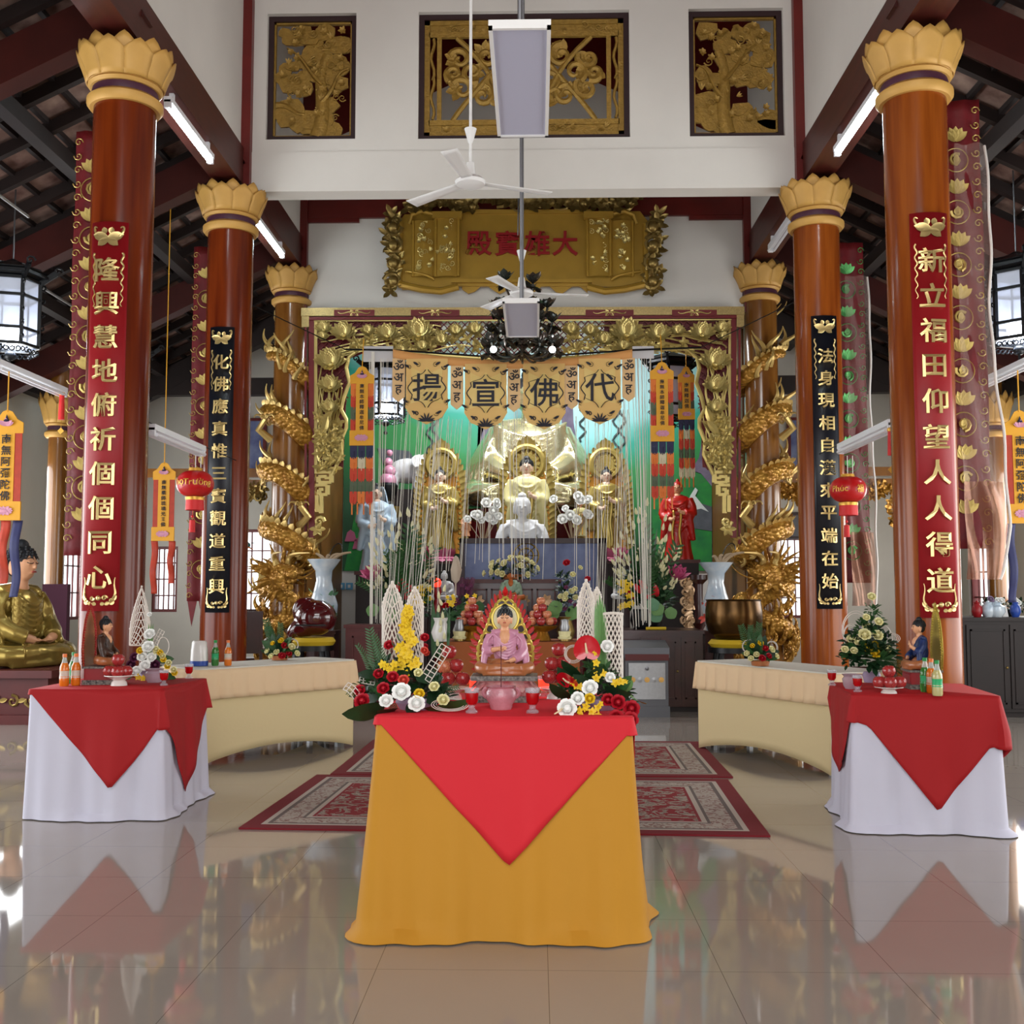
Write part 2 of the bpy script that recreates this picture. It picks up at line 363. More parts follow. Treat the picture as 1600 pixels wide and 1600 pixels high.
for k, sd in ((0, -1), (1, 1)):
    xa = (XL, XR)[k]; xb = (SL-.35, SR+.35)[k]; za, zb = 6.62, 4.42
    n = 'roof_' + ('left', 'right')[k]
    slab((xa,YF,za),(xb,YF,zb),(xb,YB+.2,zb),(xa,YB+.2,za), .08, n, 'roof_tiles')
    mb = MB()                                   # tile courses seen from below: battens and the lips of the tile rows
    nb = 15
    for i in range(nb):
        t = (i+.5)/nb; x = lerp(xa, xb, t); z = lerp(za, zb, t)
        mb.beam((x, 3.0, z-.03), (x, YB, z-.03), .05, .05)
    struct(mb.build('roof_battens', 'dark_timber', None, False))
    mb = MB()
    for i in range(28):
        y = 3.4+i*.56; mb.beam((xa, y, za-.1), (xb, y, zb-.1), .07, .11)
    struct(mb.build('roof_rafters', 'dark_timber', None, False))
    for j, y in enumerate((Y1, Y2, Y3, 17.6)):
        struct(MB().beam((xa-sd*.1, y, za-.36), (xb, y, zb-.42), .2, .34).build('beam_rafter', 'rafter_wood' if j < 3 else 'dark_timber', None, False))
        struct(MB().bb((xa, y-.09, 4.62), (xb, y+.09, 4.9)).build('beam_tie', 'dark_timber', None, False)) if j == 3 else None
    struct(MB().bb((xb-sd*.32, YF, 4.3), (xb-sd*.52, YB, 4.55)).build('beam_eave', 'dark_timber', None, False))
    pr = MB()
    for t in (.3, .62):
        x = lerp(xa, xb, t); z = lerp(za, zb, t)-.24; pr.bb((x-.07, YF, z-.09), (x+.07, YB, z+.07))
    struct(pr.build('roof_purlins', 'dark_timber', None, False))
    # thin steel conduits under the tiles
    for t, y0, y1 in ((.42, 6.5, 10.9), (.55, 9.2, 13.8)):
        x = lerp(xa, xb, t); z = lerp(za, zb, t)-.42
        tag(MB().tube([(x, y0, z), (x, y1, z)], .016, 6).build('conduit_pipe', 'steel_pipe'), 'thin grey conduit pipe under the %s aisle roof, %s' % (('left', 'right')[k], 'nearer run' if y0 < 9 else 'run farther back'), 'pipe')
for nm, x0, x1 in (('beam_aisle_left', SL, XL+.1), ('beam_aisle_right', XR-.1, SR)): struct(MB().bb((x0, 16.93, 3.2), (x1, 17.07, 3.34)).build(nm, 'column_wood_gold', None, False))
# low baseboards
for nm, a, b in (('baseboard_left', (SL, 7, 0), (SL+.015, YB, .12)), ('baseboard_right', (SR-.015, 6, 0), (SR, YB, .12)), ('baseboard_back', (SL, YB-.015, 0), (SR, YB, .12))):
    struct(MB().bb(a, b).build(nm, 'beam_wood', None, False))
# ================================================================ columns with lotus capitals
def capital_parts(t, r, z0, z1, m='capital_gold'):
    H = z1-z0; col = t; t = MB().lathe([(r-.01,z0+.2),(r+.02,z0+.21),(r+.035,z1-.12),(.001,z1-.1)], 32).build('capital', m, col)
    c = MB().lathe([(r-.01,z0),(r+.03,z0),(r+.055,z0+.03),(r+.055,z0+.07),(r+.02,z0+.1),(r-.01,z0+.1)], 32)
    c.lathe([(r-.01,z0+.16),(r+.03,z0+.16),(r+.05,z0+.185),(r+.03,z0+.21),(r-.01,z0+.21)], 32); c.build('capital_ring', m, t)
    MB().lathe([(r+.012,z0+.095),(r+.018,z0+.13),(r+.012,z0+.165)], 32).build('capital_band', 'purple_band', t)
    p = MB()
    for row, (n, ro, hz, off) in enumerate(((10, 0, .96, 0), (10, .015, .82, .5))):
        for i in range(n):
            a = 2*PI*(i+off)/n; hw = PI/n*1.12
            def fn(u, v, a=a, hw=hw, ro=ro, hz=hz):
                q = (u-.5)*2; zz = v*(H-.2)*hz*(1-.34*abs(q)**1.25*v)
                rr = r+.03+ro+.085*v**1.7+.018*math.sin(v*PI)+.012*(1-q*q)
                b = a+hw*q*(1-.12*v)
                return (rr*math.cos(b), rr*math.sin(b), z0+.2+zz)
            p.grid(fn, 6, 6)
    p.build('capital_petals', m, t, solid=.012)
def column(name, label, x, y, r, z1, ztop, m):
    t = thing(name, label, 'column', (x, y, 0))
    MB().lathe([(r+.05,0),(r+.05,.12),(r+.03,.16),(r,.2)], 40).build('column_base', 'black_iron', t)
    MB().lathe([(r*1.0,.18),(r,z1+.3)], 48).build('shaft', m, t)
    capital_parts(t, r, z1, ztop-.01)
    return t
RC = .245
column('temple_column', 'polished reddish wooden column behind the side table at left, red couplet board on it', XL, Y1, RC, 5.33, 5.87, 'column_wood_red')
column('temple_column', 'polished orange-brown wooden column behind the side table at right, red couplet board on it', XR, Y1, RC, 5.33, 5.87, 'column_wood')
column('temple_column', 'red-brown wooden column carrying the black couplet board at left', XL, Y2, RC, 5.33, 5.87, 'column_wood_red')
column('temple_column', 'brown wooden column carrying the black couplet board at right', XR, Y2, RC, 5.33, 5.87, 'column_wood')
# slim corner posts in the side aisles
for x, y, l in ((-6.7, 15.0, 'slim brown post with gold capital in the left aisle'), (6.4, 15.25, 'slim brown post with gold capital in the right aisle beside the cabinet')):
    t = thing('aisle_post', l, 'post', (x, y, 0)); MB().cyl((0,0,0), .13, 4.55, 24).build('shaft', 'column_wood_gold', t); capital_parts(t, .13, 3.55, 4.2)
# ================================================================ couplet boards
def leafcurl(mb, c, s, flip=1, up=(0,-1,0)):
    c = Vector(c)
    mb.tube(spiral(c+V(flip*.1*s,0,0), .1*s, 1.3, PI if flip > 0 else 0, 14, -flip), [.022*s,.008*s], 5)
    mb.petal(c, (flip*.4,0,1), .3*s, .12*s, up, .2); mb.petal(c, (flip,0,.4), .26*s, .1*s, up, .2); mb.petal(c, (flip,0,-.3), .2*s, .09*s, up, .2)
def couplet(x, y, z0, z1, wd, chars, zc0, zc1, size, bm, label):
    R = RC+.022; t = thing('couplet_board', label, 'board', (x, y, 0)); hw = wd/2/R
    def plate(r):
        return lambda u, v: (r*math.sin(hw*(2*u-1)), -r*math.cos(hw*(2*u-1)), lerp(z0, z1, v))
    MB().grid(plate(R), 12, 1).build('board', bm, t, solid=.016)
    L = MB()
    for i, ch in enumerate(chars):
        z = lerp(zc0, zc1, i/(len(chars)-1)); L.text(ch, size, Matrix.Translation((0, 0, z)) @ UPRIGHT, .012, .012, .006)
    for v in L.v:
        a = v.x/R; q = R+.012-v.y; v.x = q*math.sin(a); v.y = -q*math.cos(a)
    L.build('lettering', 'gold_letter', t, False)
    O = MB(); h = wd*.5
    for s in (-1, 1):
        O.petal((0,0,z1-.14), (s*.9,0,.28), h*.8, h*.5, (0,-1,0), .1); O.petal((0,0,z1-.14), (s*.7,0,-.5), h*.62, h*.42, (0,-1,0), .1); O.petal((s*.02,0,z1-.1), (s*.25,0,1), h*.35, h*.3, (0,-1,0), .1)
        O.tube(bez((s*h*.55,0,z1-.12),(s*h*.9,0,z1-.05),(s*h*.75,0,z1-.02),(s*h*.6,0,z1-.05)), [.012,.005], 5)
        for k in range(5):
            z = z1-.25-k*.085; O.tube(bez((s*h*.72,0,z),(s*h*.95,0,z-.03),(s*h*.5,0,z-.06),(s*h*.74,0,z-.09),6), .008-.001*k, 5)
        for k, (dx, dz, L_) in enumerate(((.15,.0,.4),(.45,.02,.5),(.8,.1,.45),(.9,.5,.7))):
            O.petal((s*h*dx*.7,0,z0+.05+dz*.05), (s*.8,0,.35+dz*1.4), h*L_*.55, h*.2, (0,-1,0), .1)
        O.tube(spiral((s*h*.3,0,z0+.1), h*.14, 1.2, 0, 12, s), [.01,.004], 5); O.tube(spiral((s*h*.62,0,z0+.08), h*.11, 1.2, 0, 12, s), [.009,.004], 5)
        O.tube(bez((s*h*.7,0,z0+.1),(s*h*.95,0,z0+.15),(s*h*.62,0,z0+.19),(s*h*.78,0,z0+.26)), [.01,.003], 5)
    O.ball((0,0,z0+.1), (.02,.012,.02), 8, 6)
    for v in O.v:
        a = v.x/R; q = R+.012-v.y; v.x = q*math.sin(a); v.y = -q*math.cos(a)
    O.build('ornament', 'gold_letter', t)
    return t
ya, yb = Y1-.26, Y2-.26
zz = lambda py, Y: EYE+(925-py)/FPX*Y
couplet(XL, Y1, zz(955,ya), zz(330,ya), .30, '隆興慧地俯祈個個同心', zz(409,ya), zz(902,ya), .195, 'red_board', 'tall red couplet board with ten gold characters starting 隆興慧地 on the near left column')
couplet(XR, Y1, zz(965,ya), zz(325,ya), .30, '新立福田仰望人人得道', zz(403,ya), zz(907,ya), .20, 'red_board', 'tall red couplet board with ten gold characters starting 新立福田 on the near right column')
couplet(XL, Y2, zz(957,yb), zz(503,yb), .265, '化佛應真惟三寶觀道重興', zz(560,yb), zz(916,yb), .165, 'black_board', 'narrow black couplet board with gold characters starting 化佛應真 on the second left column')
couplet(XR, Y2, zz(951,yb), zz(490,yb), .275, '法身現相自漢來平端在始', zz(555,yb), zz(908,yb), .165, 'black_board', 'narrow black couplet board with gold characters starting 法身現相 on the second right column')
# ================================================================ embroidered cloths in clear wrap beside the columns
mat('gold_thread', 'b9a05a', .4, .5); mat('green_sequin', '58a05a', .3, .5); mat('plastic_wrap', 'd8c0b8', .08, alpha=.16, spec=.8); mat('white_hem', 'e2ddd6', .6)
mat('pink_foil', 'a8765c', .22, .3, alpha=.6, var=.3, bump=.5, bscale=12)
def embroidered(x0, x1, y, z0, z1, label, side, n, tails=False, bulge=0, sq='gold_thread'):
    t = thing('embroidered_cloth', label, 'cloth', (0, 0, 0)); xm = (x0+x1)/2; wd = x1-x0
    wv = lambda x, z: y+.012*math.sin(z*5+x*9)+.01*math.sin(x*40)
    MB().grid(lambda u, v: (lerp(x0,x1,u), wv(lerp(x0,x1,u), lerp(z0,z1,v)), lerp(z0,z1,v)), 10, 40).build('cloth', 'red_cloth_dark', t, solid=.008)
    g = MB()
    for i in range(n):
        z = lerp(z1-.3, z0+.35, i/(n-1)); X = xm-side*.12*wd
        if i % 2:
            g.tube([(X+.1*math.cos(a), y-.022, z+.1*math.sin(a)) for a in [k*2*PI/20 for k in range(20)]], .005, 4, True); g.tube(spiral((X,y-.024,z), .055, 1.6, i), [.016,.006], 5); g.petal((X,y-.024,z-.05), (0,0,1), .1, .05, (0,-1,0), .1)
        else:
            for a in (-.9,-.45,0,.45,.9): g.petal((X,y-.022,z-.06), (math.sin(a),0,math.cos(a)), .12, .06, (0,-1,0), .15)
    for k in range(int((z1-z0)/.12)):
        z = z1-.1-k*.12; g.tube(spiral((x0+wd*(.88 if side > 0 else .12), y-.02, z), .04, 1.2, k*PI, 9), .005, 4)
    g.build('embroidery', sq, t)
    if tails:
        d = MB()
        for a, b in ((x0, xm), (xm, x1)): d.put([(a+.01,y,z0),(b-.01,y,z0),((a+b)/2,y-.01,z0-.28)], [(0,1,2)])
        d.build('pointed_tail', 'red_cloth_dark', t, False, solid=.008)
    if bulge > .025:
        s = side; edge = x1 if s > 0 else x0; inn = x0+.1 if s > 0 else x1-.1
        zb = z0-.25
        def sheet(u, v):
            z = lerp(zb, z1-.4, v); b = bulge*math.exp(-((v-.12)/.25)**2) if v > .12 else bulge*(v/.12)**.6
            X = lerp(inn, edge+s*(.03+b), u); return (X, y-.05-.03*math.sin(u*9+v*14)-.02*math.sin(v*31+u*4), z)
        MB().grid(sheet, 16, 60).build('plastic_wrap', 'plastic_wrap', t)
        MB().grid(lambda u, v: (lambda p: (p[0], p[1]-.004, p[2]))(sheet(u*.93, v*.22)), 14, 20).build('foil_lining', 'pink_foil', t)
        MB().tube([sheet(1, i/50) for i in range(51)], .012, 5).build('white_hem', 'white_hem', t)
    return t
embroidered(XR+.3, XR+.64, Y1+.3, 1.75, 5.5, 'red embroidered cloth in clear plastic beside the near right column', 1, 15, False, .1)
embroidered(XL-.53, XL-.27, Y1+.3, 1.7, 5.3, 'red embroidered cloth in clear plastic beside the near left column', -1, 15, False, .02)
embroidered(XL-.5, XL-.25, Y2+.3, 1.3, 5.3, 'red cloth strip with pointed tails beside the black board at left', -1, 12, True)
embroidered(XR+.27, XR+.6, Y2+.3, 1.5, 5.3, 'red cloth strip with gold roundels beside the black board at right', 1, 14, False, .03, 'green_sequin')
# ================================================================ fluorescent lights
def tube_light(label, x, y0, y1, z, lit, name='tube_light', wires=None):
    t = thing(name, label, 'light', (x, y0, z)); L = y1-y0
    MB().box((0,L/2,.03), (.07, L, .05)).build('housing', 'tube_off', t, False)
    for s in (-1, 1) if not lit else (1,):
        MB().tube([(s*.035*(0 if lit else 1),.04,-.03),(s*.035*(0 if lit else 1),L-.04,-.03)], .022 if lit else .016, 10).build('lamp_tube', 'tube_lit' if lit else 'tube_off', t)
    e = MB(); e.box((0,.02,-.01), (.06,.04,.07)); e.box((0,L-.02,-.01), (.06,.04,.07)); e.build('end_cap', 'tube_off', t, False)
    if name == 'tube_light': MB().bb((-.02,.1,.05),(.02,.14,5.872-z)).bb((-.02,L-.14,.05),(.02,L-.1,5.872-z)).build('bracket', 'tube_off', t, False)
    if wires:
        for q in wires: MB().tube([(0,q,.05),(0,q,.05+.25)], .006, 5).build('hanger', 'tube_off', t)
    return t
tube_light('lit tube light under the beam beside the near left column', XL+.1, 9.3, 10.6, 5.74, 1); tube_light('lit tube light under the left beam, far bay', XL+.1, 12.35, 13.7, 5.74, 1)
tube_light('lit tube light under the beam beside the near right column', XR-.08, 9.15, 10.55, 5.74, 1); tube_light('unlit tube light under the right beam, far bay', XR-.08, 12.35, 13.6, 5.74, 0)
for x, y0, y1, z in ((XL+.17,8.9,10.3,2.74),(XR-.08,9.1,10.65,2.79),(-5.04,9.9,11.4,3.52),(4.78,10.3,11.95,3.62)):
    tube_light('unlit white tube light strung %s' % ('between the left columns, lantern at its end' if x < -3 and x > -4 else 'between the right columns, lantern at its end' if 0 < x < 4 else 'in the left aisle above the yellow banner' if x < 0 else 'in the right aisle above the yellow banner'), x, y0, y1, z, 0, 'strung_tube_light')
    if abs(x) < 4: wire = [(x, 8.84 if x < 0 else 8.84, z+.06), (x, 11.46, z+.06)]
    else: wire = [(x, Y1-.1, z+.06), (x, YB, z+.06)]
    tag(MB().tube([wire[0], (x, y0, z+.058), (x, y1, z+.058), wire[1]], .005, 5).build('hanging_wire', 'black_iron'), 'thin dark wire carrying the strung tube light %s' % ('by the left columns' if -4 < x < 0 else 'by the right columns' if 0 < x < 4 else 'in the left aisle' if x < 0 else 'in the right aisle'), 'wire')
# ================================================================ red lanterns and tassels
mat('lantern_red', 'b80f10', .4, coat=.3); mat('tassel_red', 'd02020', .5); mat('lantern_gold', 'd9a441', .35, .4)
def red_lantern(label, p, words):
    t = thing('red_lantern', label, 'lantern', p)
    MB().lathe([(.06,.125)]+[(.172*math.cos(a)**.75, .128*math.sin(a)) for a in [PI/2*(.93-1.86*k/14) for k in range(15)]]+[(.06,-.125)], 40, fn=lambda a, z: 1+.02*abs(math.cos(a*10))).build('lantern_body', 'lantern_red', t)
    MB().lathe([(.001,.155),(.06,.15),(.065,.12),(.06,.118)], 24).build('top_cap', 'lantern_gold', t)
    MB().lathe([(.085,-.13),(.085,-.15),(.08,-.15)], 24).lathe([(.088,-.125),(.09,-.14),(.088,-.155)], 24).build('gold_band', 'lantern_gold', t)
    MB().lathe([(.085,-.15),(.088,-.25),(.082,-.252)], 28, fn=lambda a, z: 1+.02*math.sin(a*24)).build('fringe', 'tassel_red', t)
    MB().tube([(0,0,.15),(.0,0,.33)], .004, 5).tube([(.05,0,.13),(.05,0,.33)], .004, 5).build('hanging_cord', 'white_hem', t)
    k = MB().tube([(-.02,0,-.25),(-.02,0,-.36)], .003, 5); k.ball((-.02,0,-.31), .014, 8, 6); k.lathe([(.001,-.34),(.026,-.345),(.03,-.46),(.001,-.46)], 14, (-.02,0,0)); k.build('tassel', 'tassel_red', t)
    w = MB()
    for i, wd in enumerate(words):
        g = MB(); g.text(wd, .082, UPRIGHT, .002, .004)
        for v in g.v:
            a = v.x/.17+(-.72+1.15*i); zz_ = v.z; r = .178*max(.3, math.cos(math.asin(max(-.95, min(.95, zz_/.128)))))**.75*1.02
            w.v.append(Vector((r*math.sin(a)-v.y*math.sin(a), -r*math.cos(a)+v.y*math.cos(a), zz_)))
        o = len(w.v)-len(g.v); w.f += [tuple(o+q for q in f) for f in g.f]; w.m += g.m
    w.build('lettering', 'lantern_gold', t, False)
red_lantern('round red lantern with gold script hanging before the black board at left', at(305,756,10.2), ('Thọ', 'Trường'))
red_lantern('round red lantern with gold script hanging before the black board at right', at(1325,765,10.55), ('Phúc', '福'))
def tassel(label, p, L=.22):
    t = thing('red_tassel', label, 'tassel', p)
    MB().lathe([(.001,.0),(.03,-.01),(.032,-.03),(.028,-.04)], 14).build('gold_cap', 'lantern_gold', t); MB().lathe([(.026,-.035),(.032,-L),(.001,-L)], 16, fn=lambda a, z: 1+.05*math.sin(a*8)).build('fringe', 'tassel_red', t)
    k = MB().tube([(0,0,-L),(0,0,-L-.16)], .003, 4); k.box((0,0,-L-.12), (.05,.01,.05), Matrix.Rotation(PI/4, 3, 'Y')); k.build('knot', 'lantern_gold', t)
tassel('red tassel on the near end of the tube light between the left columns', at(212,663,8.9)); tassel('red tassel on the near end of the tube light between the right columns', at(1392,667,9.1), .24)
tassel('red tassel below the aisle tube light at far left', at(97,612,11.3), .3); tassel('red tassel below the aisle tube light at far right', at(1527,612,11.9), .34)
# ================================================================ black hexagonal lanterns
def hex_lantern(label, p, s, lit=True, group=None, top=None):
    t = thing('hexagonal_lantern', label, 'lantern', p, .3, group, s)
    hx = lambda r, z, k: (r*math.cos(k*PI/3), r*math.sin(k*PI/3), z)
    f = MB()
    for k in range(6):
        f.beam(hx(.27,-.36,k), hx(.27,.32,k), .035, .035, (0,1,0))
        for r, z in ((.27,-.36),(.27,-.2),(.27,.14),(.27,.32),(.34,.38)): f.beam(hx(r,z,k), hx(r,z,k+1), .03, .03)
        f.beam(hx(.27,.32,k), hx(.42,.44,k), .03, .06); f.tube(spiral(Vector(hx(.44,.46,k)), .05, 1.1, 0, 8), .012, 5)
        f.beam(hx(.27,.45,k), hx(.1,.5,k), .03, .03)
        for q in range(5):
            c = Vector(hx(.275,-.42,k)).lerp(Vector(hx(.275,-.42,k+1)), (q+.5)/5); d = (Vector(hx(1,0,k+1))-Vector(hx(1,0,k))).normalized()
            f.tube(spiral(c, .03, 1, q, 8, 1, .5, d), .008, 4)
            e = Vector(hx(.3,lerp(-.3,.28,q/4),k)); f.tube(spiral(e, .03, 1, q, 8, 1, .4, Vector(hx(1,0,k))), .01, 4)
    f.build('frame', 'black_iron', t)
    g = MB()
    for k in range(6): g.put([hx(.262,-.35,k),hx(.262,-.35,k+1),hx(.262,.31,k+1),hx(.262,.31,k)], [(0,1,2,3)])
    g.build('glass_panes', 'pane_lit' if lit else 'frosted', t, False)
    MB().lathe([(.26,.34),(.36,.42),(.1,.52),(.03,.56)], 6).build('roof', 'black_iron', t, False)
    if lit: MB().ball((0,0,-.24), .11, 14, 10).build('bulb', 'lamp_glow', t)
    tl = MB().ball((0,0,-.46), (.06,.06,.05), 10, 6); tl.tube([(0,0,-.46),(0,0,-.6)], .012, 6); tl.ball((0,0,-.6), .03, 8, 6); tl.build('finial', 'black_iron', t)
    MB().tube([(0,0,.55),(0,0,.55+((top-p[2])/s-.55 if top else 1.3/s))], .008, 6).build('chain', 'metal_grey', t)
mat('pane_lit', 'c8cede', .4, emit=.12, alpha=.75)
hex_lantern('black hexagonal lantern with glowing bulb, left aisle, cut by the frame edge', at(18,488,11), 1.0); hex_lantern('black hexagonal lantern with glowing bulb, right aisle, cut by the frame edge', at(1590,478,11), 1.0)
hex_lantern('black hexagonal lantern half hidden behind the near left column', at(200,590,15.4), 1.0, False)
hex_lantern('lit black hexagonal lantern behind the banner characters, left side of the altar', at(603,612,15.2), .98, True, None, 5.3); hex_lantern('unlit black hexagonal lantern behind the long pendant banner on the altar right', at(1048,612,15.4), 1.06, False, None, 5.3)
# ================================================================ ceiling fans and flat panel lights
def fan(label, p, top, a0, R=.68):
    t = thing('ceiling_fan', label, 'fan', p)
    MB().lathe([(.001,-.045),(.06,-.045),(.115,-.02),(.125,.005),(.1,.03),(.05,.05),(.045,.06),(.03,.16),(.001,.17)], 28).build('motor_housing', 'lamp_white', t)
    MB().lathe([(.012,.16),(.012,.32),(.02,.33),(.05,.44),(.001,.45)], 18).build('canopy_cone', 'lamp_white', t)
    MB().tube([(0,0,.44),(0,0,top-p[2])], .012, 8).build('downrod', 'lamp_white', t)
    for k in range(3):
        a = a0+k*2*PI/3; d = V(math.cos(a), math.sin(a), 0); n = V(-d.y, d.x, .12)
        b = MB(); b.grid(lambda u, v: tuple(d*lerp(.12, R, u)+n*((v-.5)*lerp(.09,.13,u))+V(0,0,-.012*u)), 8, 3); b.build('blade', 'lamp_white', t, solid=.006)
fan('white ceiling fan on a long rod before the pale lintel wall, near the centre', at(735,285,8.5), 9.2, .35); fan('white ceiling fan just above the smaller panel light, before the gold plaque', at(815,458,10.9), 8.9, .1)
def panel(label, x0, x1, y0, y1, z, top):
    t = thing('panel_light', label, 'light', ((x0+x1)/2, (y0+y1)/2, z)); w, d = x1-x0, y1-y0
    f = MB(); f.bb((-w/2,-d/2,0), (w/2,d/2,.03))
    for q in (((-w/2,-d/2,-.015),(-w/2+.02,d/2,0)),((w/2-.02,-d/2,-.015),(w/2,d/2,0)),((-w/2,-d/2,-.015),(w/2,-d/2+.02,0)),((-w/2,d/2-.02,-.015),(w/2,d/2,0))): f.bb(*q)
    f.build('frame', 'lamp_white', t, False)
    MB().bb((-w/2+.02,-d/2+.02,-.006), (w/2-.02,d/2-.02,-.001)).build('diffuser', 'frosted', t, False)
    r = MB()
    for y in (-d/2+.08, d/2-.08): r.tube([(0,y,.03),(0,y,top-z)], .012, 6)
    r.build('hanging_rod', 'metal_grey', t)
a = at(763,40,5.2); b = at(861,40,5.2); panel('long unlit panel light hanging over the aisle, nearer and larger of two', a.x, b.x, 5.2, 6.5, a.z, 9.4)
a = at(785,471,9.4); b = at(843,471,9.4); panel('smaller unlit panel light hanging before the altar below the plaque', a.x, b.x, 9.4, 10.7, a.z, 9.3)
# ================================================================ chandelier of dark metal blossoms
mat('dark_bronze', '4a5450', .22, .7, col2='4a3428', vscale=7); 
def chandelier():
    c = at(816,500,12.35); t = thing('chandelier', 'dark metal blossom chandelier with small glowing bulbs behind the panel light', 'chandelier', c); rnd = random.Random(4)
    MB().tube([(0,0,-.2),(0,0,4.2)], .014, 8).tube([(-.05,0,1),(-.02,0,2.8)], .008, 6).build('rod', 'metal_grey', t)
    MB().lathe([(.001,-.3),(.06,-.25),(.1,-.1),(.05,.1),(.03,.35)], 14).build('stem', 'dark_bronze', t)
    for tier, (R, z, n) in enumerate(((.4,-.3,12),(.36,-.1,9),(.3,.12,6),(.2,.42,3))):
        for i in range(n):
            a = 2*PI*i/n+tier*.4; e = V(R*math.cos(a), R*math.sin(a), z+.05*rnd.uniform(-1,1))
            m = MB().tube(bez((0,0,z-.05), (e.x*.4,e.y*.4,z-.2), (e.x*.9,e.y*.9,z-.2), e), .014, 6)
            for k in range(7):
                b = 2*PI*k/7+i; m.petal(e, (math.cos(b)*.9,math.sin(b)*.9,.5), rnd.uniform(.11,.16), .1, (0,0,1), .3)
            for k in range(5):
                b = 2*PI*k/5+i; m.petal(e-V(0,0,.05), (math.cos(b),math.sin(b),-.25), .13, .09, (0,0,1), -.2)
            m.build('branch', 'dark_bronze', t)
            if tier == 0 and i in (2,3,7,8): MB().ball(e+V(0,0,.06), .03, 8, 6).build('crystal', 'gold_leaf', t)
    for px in (771, 863):
        q = at(px,546,12.0)-c; MB().ball(q, .036, 10, 8).build('bulb', 'lamp_glow', t); MB().tube([q+V(0,0,.03), (q.x*.6,q.y*.3,q.z+.12)], .012, 6).build('bulb_arm', 'dark_bronze', t)
chandelier()
